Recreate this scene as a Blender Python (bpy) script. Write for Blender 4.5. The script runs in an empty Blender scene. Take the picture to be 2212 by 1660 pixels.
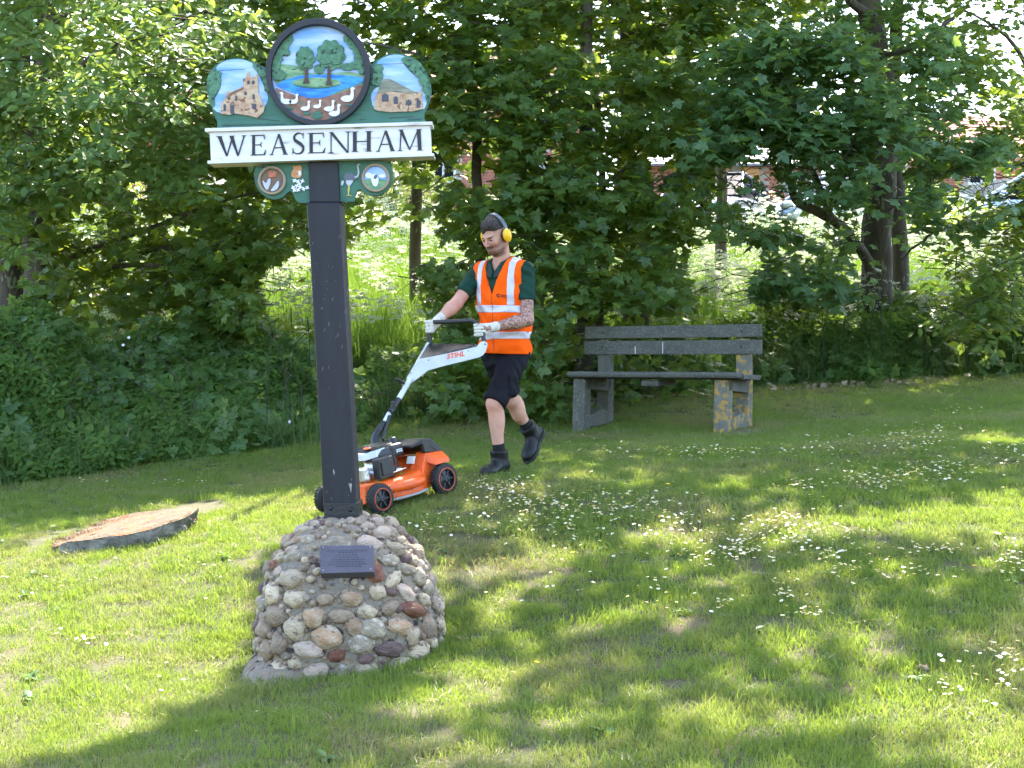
import bpy, bmesh, math, random
import numpy as np
from mathutils import Vector, Matrix, Euler, noise as mnoise
R = math.radians
rnd = random.Random(7)
rng = np.random.default_rng(7)
S = bpy.context.scene
COL = S.collection

# ------------------------------------------------------------------ camera, sky, sun, exposure
SUN_EL, SUN_AZ = 57.0, 14.0            # degrees above the horizon, degrees clockwise from +Y
cam_d = bpy.data.cameras.new('camera')
cam = bpy.data.objects.new('camera', cam_d)
COL.objects.link(cam)
S.camera = cam
cam.location = (0, 0, 1.5)
cam.rotation_euler = (R(90), 0, 0)
cam_d.sensor_width = 36
cam_d.lens = 48.82
cam_d.shift_y = -0.0226
cam_d.clip_start = 0.1
cam_d.clip_end = 2000
w = bpy.data.worlds.new('World')
S.world = w
w.use_nodes = True
nt = w.node_tree
sky = nt.nodes.new('ShaderNodeTexSky')
sky.sky_type = 'NISHITA'
sky.sun_disc = False
sky.sun_elevation = R(SUN_EL)
sky.sun_rotation = R(SUN_AZ)
sky.air_density = 1.0
sky.dust_density = 2.0
sky.ozone_density = 1.0
nt.links.new(sky.outputs[0], nt.nodes['Background'].inputs[0])
nt.nodes['Background'].inputs[1].default_value = 0.15
sun_d = bpy.data.lights.new('sun', 'SUN')
sun_d.energy = 4.0
sun_d.angle = R(0.53)
sun_d.color = (1.0, 0.93, 0.80)
sun = bpy.data.objects.new('sun', sun_d)
COL.objects.link(sun)
SUNV = Vector((math.sin(R(SUN_AZ)) * math.cos(R(SUN_EL)), math.cos(R(SUN_AZ)) * math.cos(R(SUN_EL)), math.sin(R(SUN_EL))))
sun.rotation_euler = SUNV.to_track_quat('Z', 'Y').to_euler()
S.view_settings.view_transform = 'Standard'
S.view_settings.look = 'None'
S.view_settings.exposure = 2.85
S.view_settings.gamma = 1.0
S.view_settings.use_curve_mapping = False
S.render.engine = 'CYCLES'
S.cycles.max_bounces = 8
S.cycles.diffuse_bounces = 3
S.cycles.transmission_bounces = 4
S.cycles.transparent_max_bounces = 6
S.cycles.caustics_reflective = False
S.cycles.caustics_refractive = False
S.cycles.sample_clamp_indirect = 4.0
S.cycles.use_adaptive_sampling = True
S.cycles.adaptive_threshold = 0.02
S.cycles.use_denoising = True

F = 3000.0
def W(dx, dy, Y):
    """place of a feature seen at reference coordinates (dx, dy) and standing Y metres away"""
    return Vector(((dx - 1106) / F * Y, Y, 1.5 - (dy - 780) / F * Y))

# ------------------------------------------------------------------ object helpers
def tag(o, label=None, cat=None, group=None, kind=None):
    if label: o['label'] = label
    if cat: o['category'] = cat
    if group: o['group'] = group
    if kind: o['kind'] = kind
    return o
def link(name, me, parent=None, loc=None):
    o = bpy.data.objects.new(name, me)
    COL.objects.link(o)
    if parent is not None: o.parent = parent
    if loc is not None: o.location = loc
    return o
def empty(name, loc=(0, 0, 0), mat=None, label=None, cat=None, group=None):
    o = bpy.data.objects.new(name, None)
    COL.objects.link(o)
    o.empty_display_size = 0.1
    if mat is not None: o.matrix_world = mat
    else: o.location = loc
    return tag(o, label, cat, group)
def world_parent(o, p):
    """o is modelled in world coordinates; hang it on p without moving it"""
    o.parent = p
    o.matrix_parent_inverse = p.matrix_world.inverted() if p.type == 'EMPTY' and p.parent is None else Matrix.Identity(4)
    return o
def np_mesh(name, verts, faces, mats=(), smooth=False, midx=None):
    """faces: (n,3) or (n,4) array or a list of lists"""
    me = bpy.data.meshes.new(name)
    if isinstance(faces, np.ndarray):
        verts = np.asarray(verts, dtype=np.float32)
        n, k = faces.shape
        me.vertices.add(len(verts)); me.vertices.foreach_set('co', verts.ravel())
        me.loops.add(n * k); me.loops.foreach_set('vertex_index', faces.astype(np.int32).ravel())
        me.polygons.add(n)
        me.polygons.foreach_set('loop_start', np.arange(0, n * k, k, dtype=np.int32))
        me.polygons.foreach_set('loop_total', np.full(n, k, dtype=np.int32))
        if midx is not None: me.polygons.foreach_set('material_index', np.asarray(midx, dtype=np.int32))
        me.polygons.foreach_set('use_smooth', np.full(n, bool(smooth)))
        me.update(calc_edges=True)
        me.validate()
    else:
        me.from_pydata([tuple(v) for v in verts], [], faces)
        if midx is not None:
            for p, m in zip(me.polygons, midx): p.material_index = m
        for p in me.polygons: p.use_smooth = smooth
    for m in mats: me.materials.append(m)
    return me

class MB:
    """collects simple shapes and links them as one mesh object"""
    def __init__(s): s.v = []; s.f = []; s.sm = []
    def add(s, vs, fs, sm=False):
        b = len(s.v); s.v += [Vector(v) for v in vs]
        s.f += [[b + i for i in f] for f in fs]; s.sm += [sm] * len(fs)
        return s
    def box(s, c, size, M=None, bev=0.0):
        x, y, z = [a / 2 for a in size]
        if bev > 0:
            b = min(bev, x * .9, y * .9, z * .9)
            bm = bmesh.new(); bmesh.ops.create_cube(bm, size=1)
            for v in bm.verts: v.co = Vector((v.co.x * 2 * x, v.co.y * 2 * y, v.co.z * 2 * z))
            bmesh.ops.bevel(bm, geom=bm.edges[:], offset=b, segments=2, affect='EDGES', profile=0.5)
            vs = [v.co.copy() for v in bm.verts]; fs = [[v.index for v in f.verts] for f in bm.faces]
            bm.free()
        else:
            vs = [Vector((i, j, k)) for i in (-x, x) for j in (-y, y) for k in (-z, z)]
            fs = [(0, 1, 3, 2), (4, 6, 7, 5), (0, 4, 5, 1), (2, 3, 7, 6), (0, 2, 6, 4), (1, 5, 7, 3)]
        if M is not None: vs = [M @ v for v in vs]
        vs = [v + Vector(c) for v in vs]
        return s.add(vs, fs)
    def tube(s, pts, r, n=10, cap=True, sm=True):
        pts = [Vector(p) for p in pts]
        rs = r if isinstance(r, (list, tuple)) else [r] * len(pts)
        rings = []; prev = None
        for i, p in enumerate(pts):
            t = (pts[min(i + 1, len(pts) - 1)] - pts[max(i - 1, 0)])
            if t.length < 1e-9: t = Vector((0, 0, 1))
            t.normalize()
            if prev is None:
                a = t.cross(Vector((0, 0, 1)));
                if a.length < .1: a = t.cross(Vector((1, 0, 0)))
            else:
                a = prev - t * prev.dot(t)
                if a.length < 1e-6: a = t.cross(Vector((0, 0, 1)))
            a.normalize(); prev = a; b = t.cross(a)
            rings.append([p + (a * math.cos(2 * math.pi * k / n) + b * math.sin(2 * math.pi * k / n)) * rs[i] for k in range(n)])
        vs = [v for q in rings for v in q]; fs = []
        for i in range(len(rings) - 1):
            for k in range(n):
                fs.append((i * n + k, i * n + (k + 1) % n, (i + 1) * n + (k + 1) % n, (i + 1) * n + k))
        s.add(vs, fs, sm)
        if cap:
            s.add(rings[0], [list(range(n))[::-1]]); s.add(rings[-1], [list(range(n))])
        return s
    def extrude(s, poly, fn, d0, d1, sm=False):
        """poly: 2-D outline; fn(x, y, d) -> 3-D point"""
        n = len(poly)
        vs = [fn(x, y, d0) for x, y in poly] + [fn(x, y, d1) for x, y in poly]
        s.add(vs, [[i, (i + 1) % n, n + (i + 1) % n, n + i] for i in range(n)], sm)
        s.add(vs[:n], [list(range(n))[::-1]]); s.add(vs[n:], [list(range(n))])
        return s
    def lathe(s, prof, n=24, M=None, sm=True, a0=0, a1=2 * math.pi):
        """prof: (radius, height) pairs about local Z"""
        vs = []
        for r, h in prof:
            for k in range(n):
                a = a0 + (a1 - a0) * k / n
                vs.append(Vector((r * math.cos(a), r * math.sin(a), h)))
        if M is not None: vs = [M @ v for v in vs]
        fs = []
        for i in range(len(prof) - 1):
            for k in range(n):
                fs.append((i * n + k, i * n + (k + 1) % n, (i + 1) * n + (k + 1) % n, (i + 1) * n + k))
        return s.add(vs, fs, sm)
    def ico(s, c, size, sub=2, jit=0.0, M=None, seed=0, sm=True):
        bm = bmesh.new(); bmesh.ops.create_icosphere(bm, subdivisions=sub, radius=1)
        vs = []
        for v in bm.verts:
            p = v.co.copy()
            if jit: p *= 1 + jit * mnoise.noise(p * 1.7 + Vector((seed * 3.1, seed, 0)))
            p = Vector((p.x * size[0], p.y * size[1], p.z * size[2]))
            if M is not None: p = M @ p
            vs.append(p + Vector(c))
        fs = [[v.index for v in f.verts] for f in bm.faces]; bm.free()
        return s.add(vs, fs, sm)
    def build(s, name, mat, parent=None, wp=None, fix=True, bevel=0, shade=None):
        me = bpy.data.meshes.new(name)
        me.from_pydata([tuple(v) for v in s.v], [], s.f)
        for p, q in zip(me.polygons, s.sm): p.use_smooth = q if shade is None else shade
        if fix:
            bm = bmesh.new(); bm.from_mesh(me)
            bmesh.ops.recalc_face_normals(bm, faces=bm.faces[:]); bm.to_mesh(me); bm.free()
        if mat is not None: me.materials.append(mat)
        o = link(name, me, parent)
        if wp is not None: world_parent(o, wp)
        if bevel:
            m = o.modifiers.new('edge', 'BEVEL'); m.width = bevel; m.segments = 2; m.limit_method = 'ANGLE'; m.angle_limit = R(35)
        return o

# ------------------------------------------------------------------ materials
def mat(name, col=(.5, .5, .5), rough=.6, metal=0.0, spec=0.5, var=None, nscale=8.0, bump=0.0, bscale=60.0, coords='Object', detail=4.0,
        spots=None, sscale=20.0, sth=0.62, swid=.03, transl=None, alpha=None, emit=None, objvar=0.0, stretch=None, bdist=.01, var2=None):
    """var: second colour mixed by noise; spots: a third colour in blotches; transl: (colour, weight) for leaves; objvar: value spread per object"""
    m = bpy.data.materials.new(name); m.use_nodes = True
    nt = m.node_tree; N = nt.nodes; L = nt.links
    b = N['Principled BSDF']
    b.inputs['Roughness'].default_value = rough; b.inputs['Metallic'].default_value = metal
    b.inputs['Specular IOR Level'].default_value = spec
    tc = N.new('ShaderNodeTexCoord')
    co = tc.outputs[coords] if coords != 'World' else N.new('ShaderNodeNewGeometry').outputs['Position']
    if stretch:
        mp = N.new('ShaderNodeMapping'); mp.inputs['Scale'].default_value = stretch
        L.new(co, mp.inputs[0]); co = mp.outputs[0]
    def noise(sc, det=4.0):
        n = N.new('ShaderNodeTexNoise'); n.inputs['Scale'].default_value = sc; n.inputs['Detail'].default_value = det
        L.new(co, n.inputs['Vector']); return n.outputs['Fac']
    def ramp(src, p0, p1):
        r = N.new('ShaderNodeMapRange'); r.inputs[1].default_value = p0; r.inputs[2].default_value = p1; L.new(src, r.inputs[0]); return r.outputs[0]
    def mix(f, a, c):
        x = N.new('ShaderNodeMix'); x.data_type = 'RGBA'
        if isinstance(f, float): x.inputs[0].default_value = f
        else: L.new(f, x.inputs[0])
        for s_, v in ((6, a), (7, c)):
            if isinstance(v, tuple): x.inputs[s_].default_value = (*v[:3], 1)
            else: L.new(v, x.inputs[s_])
        return x.outputs[2]
    c = (*col, 1)
    cur = tuple(col)
    if var: cur = mix(ramp(noise(nscale, detail), .35, .65), cur, var)
    if var2: cur = mix(ramp(noise(nscale * 3.3, detail), .4, .62), cur, var2)
    if spots: cur = mix(ramp(noise(sscale, 5), sth, sth + swid), cur, spots)
    if objvar:
        oi = N.new('ShaderNodeObjectInfo'); h = N.new('ShaderNodeHueSaturation')
        if isinstance(cur, tuple): h.inputs['Color'].default_value = (*cur, 1)
        else: L.new(cur, h.inputs['Color'])
        mr = N.new('ShaderNodeMapRange'); mr.inputs[3].default_value = 1 - objvar; mr.inputs[4].default_value = 1 + objvar
        L.new(oi.outputs['Random'], mr.inputs[0]); L.new(mr.outputs[0], h.inputs['Value']); cur = h.outputs[0]
    if isinstance(cur, tuple): b.inputs['Base Color'].default_value = (*cur, 1)
    else: L.new(cur, b.inputs['Base Color'])
    if bump:
        bp = N.new('ShaderNodeBump'); bp.inputs['Strength'].default_value = bump; bp.inputs['Distance'].default_value = bdist
        L.new(noise(bscale, 6), bp.inputs['Height']); L.new(bp.outputs[0], b.inputs['Normal'])
    if emit: b.inputs['Emission Color'].default_value = (*emit, 1); b.inputs['Emission Strength'].default_value = 1
    if alpha is not None: b.inputs['Alpha'].default_value = alpha
    return m

def leaf_mat(name, col, col2, tr, tw=.45, rough=.42, spec=.45, hue=.02):
    """two-sided leaf: reflected colour between col and col2, light coming through tinted tr"""
    m = bpy.data.materials.new(name); m.use_nodes = True
    nt = m.node_tree; N = nt.nodes; L = nt.links
    b = N['Principled BSDF']; out = N['Material Output']
    b.inputs['Roughness'].default_value = rough; b.inputs['Specular IOR Level'].default_value = spec
    at = N.new('ShaderNodeAttribute'); at.attribute_name = 'var'
    oi = N.new('ShaderNodeObjectInfo')
    ad = N.new('ShaderNodeMath'); ad.operation = 'ADD'; L.new(at.outputs['Fac'], ad.inputs[0]); L.new(oi.outputs['Random'], ad.inputs[1])
    fr = N.new('ShaderNodeMath'); fr.operation = 'FRACT'; L.new(ad.outputs[0], fr.inputs[0])
    x = N.new('ShaderNodeMix'); x.data_type = 'RGBA'; L.new(fr.outputs[0], x.inputs[0])
    x.inputs[6].default_value = (*col, 1); x.inputs[7].default_value = (*col2, 1)
    L.new(x.outputs[2], b.inputs['Base Color'])
    t = N.new('ShaderNodeBsdfTranslucent'); t.inputs[0].default_value = (*tr, 1)
    ms = N.new('ShaderNodeMixShader'); ms.inputs[0].default_value = tw
    L.new(b.outputs[0], ms.inputs[1]); L.new(t.outputs[0], ms.inputs[2]); L.new(ms.outputs[0], out.inputs[0])
    return m

# ------------------------------------------------------------------ terrain
CTRL = [(0, 1, -1.52), (-4, 2, -1.55), (4, 2, -1.42), (0, 4.5, -1.49), (-3, 4.5, -1.53), (3, 4.5, -1.36),
        (-.81, 6.1, -1.43), (-1.3, 6.4, -1.47), (-.31, 6.75, -1.33), (-3, 6.5, -1.50),
        (-.80, 8.57, -.934), (-.425, 8.984, -.859), (-1.17, 8.905, -.970),
        (-.14, 9.55, -.795), (.145, 10.1, -.751), (-2.6, 8.7, -1.20), (-2.2, 10.2, -1.07), (-3.6, 9.2, -1.27),
        (-4.35, 11.8, -1.10), (-1.8, 13, -.80), (.75, 13.5, -.645), (2.3, 12.5, -.62), (1.6, 13.2, -.63),
        (5.5, 15, -.175), (3.0, 15, -.30), (.45, 14.6, -.45), (3.5, 9.5, -.62), (2.5, 7, -1.02), (4, 7, -.9), (1.2, 6.5, -1.22), (1.2, 9, -.83), (4.8, 12, -.42),
        (-8, 12, -1.3), (-7, 6, -1.7), (8, 8, -.5), (9, 14, .0), (-6, 16, -.5), (0, 18, .2), (6, 18, .35), (-8, 20, .4),
        (0, 22, 1.05), (8, 22, 1.1), (-9, 23, 1.0), (0, 27, 2.1), (9, 27, 2.15), (-10, 27, 2.0),
        (0, 31, 2.65), (10, 31, 2.65), (-11, 31, 2.6), (0, 38, 2.75), (14, 38, 2.8), (-15, 38, 2.7),
        (0, -8, -1.6), (-12, -8, -1.8), (12, -8, -1.3), (16, 4, -.8), (-16, 4, -2.0), (-18, 18, -.2), (18, 18, .6)]
_P = np.array([(a, b) for a, b, c in CTRL], float); _h = np.array([c for a, b, c in CTRL], float)
def _tps(r2): return np.where(r2 > 1e-12, r2 * np.log(np.maximum(r2, 1e-12)), 0.0)
_n = len(_P)
_A = np.zeros((_n + 3, _n + 3)); _d = ((_P[:, None] - _P[None]) ** 2).sum(-1)
_A[:_n, :_n] = _tps(_d) + np.eye(_n) * .02; _A[:_n, _n] = 1; _A[:_n, _n + 1:] = _P; _A[_n, :_n] = 1; _A[_n + 1:, :_n] = _P.T
_w = np.linalg.solve(_A, np.concatenate([_h, np.zeros(3)]))
def ground_np(x, y):
    x = np.asarray(x, float); y = np.asarray(y, float); sh = x.shape; x = x.ravel(); y = y.ravel()
    xc = np.clip(x, -18, 18); yc = np.clip(y, -8, 38)
    out = np.empty(len(x))
    for i in range(0, len(x), 20000):
        q = np.stack([xc[i:i + 20000], yc[i:i + 20000]], 1)
        out[i:i + 20000] = _tps(((q[:, None] - _P[None]) ** 2).sum(-1)) @ _w[:_n] + _w[_n] + q @ _w[_n + 1:]
    d = 0.018 * (np.sin(x * 2.3 + y * 1.1) * np.sin(y * 1.9 - x * .7)) * np.clip((y - 2) / 6, 0, 1)
    return (out + d + 1.5).reshape(sh)
def ground(x, y): return float(ground_np(np.array([x]), np.array([y]))[0])
def gnormal(x, y, e=.15):
    return Vector((-(ground(x + e, y) - ground(x - e, y)) / (2 * e), -(ground(x, y + e) - ground(x, y - e)) / (2 * e), 1)).normalized()

# ------------------------------------------------------------------ signed distance modelling (organic shapes)
def sd_rc(p, a, b, ra, rb):
    a = np.array(a, np.float32); b = np.array(b, np.float32); ba = b - a; pa = p - a
    t = np.clip((pa @ ba) / max(1e-9, float(ba @ ba)), 0, 1)
    return np.linalg.norm(pa - t[..., None] * ba, axis=-1) - (ra + (rb - ra) * t)
def sd_el(p, c, r, M=None):
    q = p - np.array(c, np.float32)
    if M is not None: q = q @ M          # columns of M are the ellipsoid axes
    r = np.array(r, np.float32); k0 = np.linalg.norm(q / r, axis=-1); k1 = np.linalg.norm(q / (r * r), axis=-1)
    return k0 * (k0 - 1) / np.maximum(k1, 1e-6)
def sd_box(p, c, h, M=None, r=0.0):
    q = p - np.array(c, np.float32)
    if M is not None: q = q @ M
    d = np.abs(q) - (np.array(h, np.float32) - r)
    return np.linalg.norm(np.maximum(d, 0), axis=-1) + np.minimum(d.max(-1), 0) - r
def smin(a, b, k):
    h = np.clip(.5 + .5 * (b - a) / k, 0, 1); return b + (a - b) * h - k * h * (1 - h)
def smax(a, b, k): return -smin(-a, -b, k)
def vnoise(p, s, seed=0):
    q = p * s
    return (np.sin(q[..., 0] * 1.7 + seed + 1.3 * np.sin(q[..., 1] * 1.1 + seed)) + np.sin(q[..., 1] * 1.9 + 2 * seed + 1.2 * np.sin(q[..., 2] * 1.3)) + np.sin(q[..., 2] * 1.6 + 1.4 * np.sin(q[..., 0] * 1.2 + seed * 3))) / 3
def sdf_mesh(f, lo, hi, h):
    lo = np.array(lo, float); hi = np.array(hi, float)
    n = np.ceil((hi - lo) / h).astype(int) + 1
    ax = [(lo[i] + h * np.arange(n[i])).astype(np.float32) for i in range(3)]
    V = np.empty(tuple(n), np.float32)
    step = max(1, int(400000 / (n[1] * n[2])))
    for i in range(0, n[0], step):
        g = np.stack(np.meshgrid(ax[0][i:i + step], ax[1], ax[2], indexing='ij'), -1)
        V[i:i + step] = f(g)
    s = V < 0
    c = np.zeros(tuple(n - 1), np.int8)
    for i in (0, 1):
        for j in (0, 1):
            for k in (0, 1): c += s[i:n[0] - 1 + i, j:n[1] - 1 + j, k:n[2] - 1 + k]
    act = (c > 0) & (c < 8)
    I = np.argwhere(act)
    idx = np.full(act.shape, -1, np.int32); idx[act] = np.arange(len(I))
    acc = np.zeros((len(I), 3)); cnt = np.zeros(len(I))
    cor = [(i, j, k) for i in (0, 1) for j in (0, 1) for k in (0, 1)]
    vals = {q: V[I[:, 0] + q[0], I[:, 1] + q[1], I[:, 2] + q[2]] for q in cor}
    for a in cor:
        for d in range(3):
            if a[d] == 0:
                b = list(a); b[d] = 1; b = tuple(b)
                va, vb = vals[a], vals[b]; m = (va < 0) != (vb < 0)
                t = np.where(m, va / np.where(m, va - vb, 1), 0)
                pos = np.array(a, float)[None] + np.zeros((len(I), 3)); pos[:, d] += t
                acc[m] += pos[m]; cnt[m] += 1
    P = lo + h * (I + acc / cnt[:, None])
    faces = []
    for d in range(3):
        e, g = (d + 1) % 3, (d + 2) % 3
        sl0 = [slice(1, -1)] * 3; sl1 = [slice(1, -1)] * 3
        sl0[d] = slice(0, n[d] - 1); sl1[d] = slice(1, n[d])
        A, B = s[tuple(sl0)], s[tuple(sl1)]
        for flip, mm in ((0, A & ~B), (1, ~A & B)):
            q = np.argwhere(mm)
            off = np.ones(3, int); off[d] = 0; q = q + off
            o = []
            for de, dg in ((-1, -1), (0, -1), (0, 0), (-1, 0)):
                r_ = q.copy(); r_[:, e] += de; r_[:, g] += dg
                o.append(idx[r_[:, 0], r_[:, 1], r_[:, 2]])
            fq = np.stack(o, 1)
            faces.append(fq[:, ::-1] if flip else fq)
    return P, np.concatenate(faces)
def sdf_obj(name, f, lo, hi, h, m, parent=None, wp=None, shade=True, fcol=None):
    P, Q = sdf_mesh(f, lo, hi, h)
    me = np_mesh(name, P, Q, [m] if m else [], smooth=shade)
    if fcol is not None:
        a = me.attributes.new('mask', 'FLOAT', 'POINT'); a.data.foreach_set('value', fcol(P.astype(np.float32)).astype(np.float32))
    o = link(name, me, parent)
    if wp is not None: world_parent(o, wp)
    return o
# ------------------------------------------------------------------ ground sheet
def axis(a, b, c, d, fine, coarse):
    return np.concatenate([np.linspace(a, b, coarse, endpoint=False), np.linspace(b, c, fine, endpoint=False), np.linspace(c, d, coarse)])
gx = axis(-400, -8, 8, 400, 200, 36); gy = axis(-200, 1, 32, 600, 380, 36)
GX, GY = np.meshgrid(gx, gy, indexing='ij')
GZ = ground_np(GX, GY)
nx, ny = GX.shape
ii = (np.arange(nx - 1)[:, None] * ny + np.arange(ny - 1)[None]).ravel()
gf = np.stack([ii, ii + ny, ii + ny + 1, ii + 1], 1)
M_soil = mat('lawn_soil', (.050, .055, .018), .95, var=(.085, .070, .032), nscale=2.2, coords='World', bump=.6, bscale=40, spots=(.14, .10, .055), sscale=1.1, sth=.60, swid=.1)
g = link('lawn_ground', np_mesh('lawn_ground', np.stack([GX, GY, GZ], -1).reshape(-1, 3), gf, [M_soil], True))
tag(g, kind='structure')

# scattering on points with instances, for grass and ground cover only
def scatter(name, pts, rots, scl, protos, seed=0):
    """pts (n,3), rots (n,3) euler, scl (n,3); protos: unlinked objects, one picked per point"""
    me = bpy.data.meshes.new(name)
    me.vertices.add(len(pts)); me.vertices.foreach_set('co', np.asarray(pts, np.float32).ravel())
    for nm, arr in (('rot', rots), ('scl', scl)):
        a = me.attributes.new(nm, 'FLOAT_VECTOR', 'POINT'); a.data.foreach_set('vector', np.asarray(arr, np.float32).ravel())
    a = me.attributes.new('pick', 'INT', 'POINT'); a.data.foreach_set('value', np.random.default_rng(seed).integers(0, len(protos), len(pts)).astype(np.int32))
    o = link(name, me)
    ng = bpy.data.node_groups.new(name, 'GeometryNodeTree')
    ng.interface.new_socket('Geometry', in_out='INPUT', socket_type='NodeSocketGeometry')
    ng.interface.new_socket('Geometry', in_out='OUTPUT', socket_type='NodeSocketGeometry')
    N, L = ng.nodes, ng.links
    gi = N.new('NodeGroupInput'); go = N.new('NodeGroupOutput'); join = N.new('GeometryNodeJoinGeometry')
    def attr(nm, t):
        q = N.new('GeometryNodeInputNamedAttribute'); q.data_type = t; q.inputs[0].default_value = nm
        return [s for s in q.outputs if s.enabled and s.name == 'Attribute'][0]
    ar, as_, ap = attr('rot', 'FLOAT_VECTOR'), attr('scl', 'FLOAT_VECTOR'), attr('pick', 'INT')
    for i, pr in enumerate(protos):
        oi = N.new('GeometryNodeObjectInfo'); oi.inputs['Object'].default_value = pr; oi.inputs['As Instance'].default_value = True
        ip = N.new('GeometryNodeInstanceOnPoints')
        cmp_ = N.new('FunctionNodeCompare'); cmp_.data_type = 'INT'; cmp_.operation = 'EQUAL'
        ins = [s for s in cmp_.inputs if s.enabled]
        L.new(ap, ins[0]); ins[1].default_value = i
        L.new(gi.outputs[0], ip.inputs['Points']); L.new(cmp_.outputs[0], ip.inputs['Selection'])
        L.new(oi.outputs['Geometry'], ip.inputs['Instance'])
        L.new(ar, ip.inputs['Rotation']); L.new(as_, ip.inputs['Scale'])
        L.new(ip.outputs[0], join.inputs[0])
    L.new(join.outputs[0], go.inputs[0])
    md = o.modifiers.new('scatter', 'NODES'); md.node_group = ng
    return o

def grass_mat(name, c1, c2, dry, tr, tw=.4, dryth=.52, dscale=1.3):
    m = bpy.data.materials.new(name); m.use_nodes = True
    nt = m.node_tree; N = nt.nodes; L = nt.links
    b = N['Principled BSDF']; out = N['Material Output']; b.inputs['Roughness'].default_value = .5; b.inputs['Specular IOR Level'].default_value = .35
    oi = N.new('ShaderNodeObjectInfo'); geo = N.new('ShaderNodeNewGeometry'); at = N.new('ShaderNodeAttribute'); at.attribute_name = 'var'
    def mixc(f, a, c):
        x = N.new('ShaderNodeMix'); x.data_type = 'RGBA'; L.new(f, x.inputs[0])
        for s_, v in ((6, a), (7, c)):
            if isinstance(v, tuple): x.inputs[s_].default_value = (*v, 1)
            else: L.new(v, x.inputs[s_])
        return x.outputs[2]
    def nz(sc, lo, hi, det=4):
        n = N.new('ShaderNodeTexNoise'); n.inputs['Scale'].default_value = sc; n.inputs['Detail'].default_value = det; L.new(geo.outputs['Position'], n.inputs['Vector'])
        r = N.new('ShaderNodeMapRange'); r.inputs[1].default_value = lo; r.inputs[2].default_value = hi; L.new(n.outputs['Fac'], r.inputs[0]); return r.outputs[0]
    base = mixc(nz(.9, .35, .65), c1, c2)
    base = mixc(at.outputs['Fac'], base, c2)
    # dry clippings: in drifts, and a few blades everywhere
    mul = N.new('ShaderNodeMath'); mul.operation = 'MULTIPLY'
    L.new(nz(dscale, dryth - .08, dryth + .14, 6), mul.inputs[0])
    r2 = N.new('ShaderNodeMapRange'); r2.inputs[1].default_value = .25; r2.inputs[2].default_value = .75; L.new(at.outputs['Fac'], r2.inputs[0]); L.new(r2.outputs[0], mul.inputs[1])
    base = mixc(mul.outputs[0], base, dry)
    L.new(base, b.inputs['Base Color'])
    t = N.new('ShaderNodeBsdfTranslucent')
    tm = mixc(mul.outputs[0], tr, dry); L.new(tm, t.inputs[0])
    ms = N.new('ShaderNodeMixShader'); ms.inputs[0].default_value = tw
    L.new(b.outputs[0], ms.inputs[1]); L.new(t.outputs[0], ms.inputs[2]); L.new(ms.outputs[0], out.inputs[0])
    return m
M_grass = grass_mat('lawn_grass', (.078, .145, .028), (.150, .208, .044), (.34, .27, .13), (.31, .41, .045), tw=.42, dryth=.535)
M_tall = grass_mat('tall_grass', (.05, .11, .018), (.10, .18, .03), (.28, .24, .10), (.22, .36, .04), dryth=.62)

def blades(n, rad, hmin, hmax, wid, lean, m, seed, segs=2, clover=0):
    q = np.random.default_rng(seed); V = []; Fq = []; var = []
    for i in range(n):
        a = q.uniform(0, 2 * math.pi); r = rad * math.sqrt(q.uniform()); x, y = r * math.cos(a), r * math.sin(a)
        hgt = q.uniform(hmin, hmax) ; ld = q.uniform(0, 2 * math.pi); ln = abs(q.normal(0, lean)) * hgt
        wv = wid * q.uniform(.6, 1.2); wa = q.uniform(0, 2 * math.pi); wx, wy = math.cos(wa) * wv, math.sin(wa) * wv
        b = len(V); va = q.uniform()
        for s_ in range(segs):
            t = s_ / segs; lx = math.cos(ld) * ln * t * t; ly = math.sin(ld) * ln * t * t; k = (1 - t * .55) / 2
            zz = hgt * t * (1 - .25 * min(1, ln / hgt) * t) - .004
            V += [(x + lx - wx * k, y + ly - wy * k, zz), (x + lx + wx * k, y + ly + wy * k, zz)]; var += [va, va]
        V.append((x + math.cos(ld) * ln, y + math.sin(ld) * ln, hgt * (1 - .3 * min(1.5, ln / hgt)))); var.append(va)
        for s_ in range(segs - 1):
            Fq += [(b + 2 * s_, b + 2 * s_ + 1, b + 2 * s_ + 3), (b + 2 * s_, b + 2 * s_ + 3, b + 2 * s_ + 2)]
        Fq.append((b + 2 * segs - 2, b + 2 * segs - 1, b + 2 * segs))
    me = np_mesh('blades', np.array(V), np.array(Fq), [m])
    at = me.attributes.new('var', 'FLOAT', 'POINT'); at.data.foreach_set('value', np.array(var, np.float32))
    return bpy.data.objects.new('blades', me)

def in_poly(x, y, poly):
    x = np.asarray(x); y = np.asarray(y); c = np.zeros(x.shape, bool); n = len(poly)
    for i in range(n):
        x0, y0 = poly[i]; x1, y1 = poly[(i + 1) % n]
        m = ((y0 > y) != (y1 > y)) & (x < (x1 - x0) * (y - y0) / ((y1 - y0) if y1 != y0 else 1e-9) + x0)
        c ^= m
    return c
def to_ref(P):
    P = np.asarray(P, float); return 1106 + P[..., 0] / P[..., 1] * F, 780 + (1.5 - P[..., 2]) / P[..., 1] * F

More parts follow.
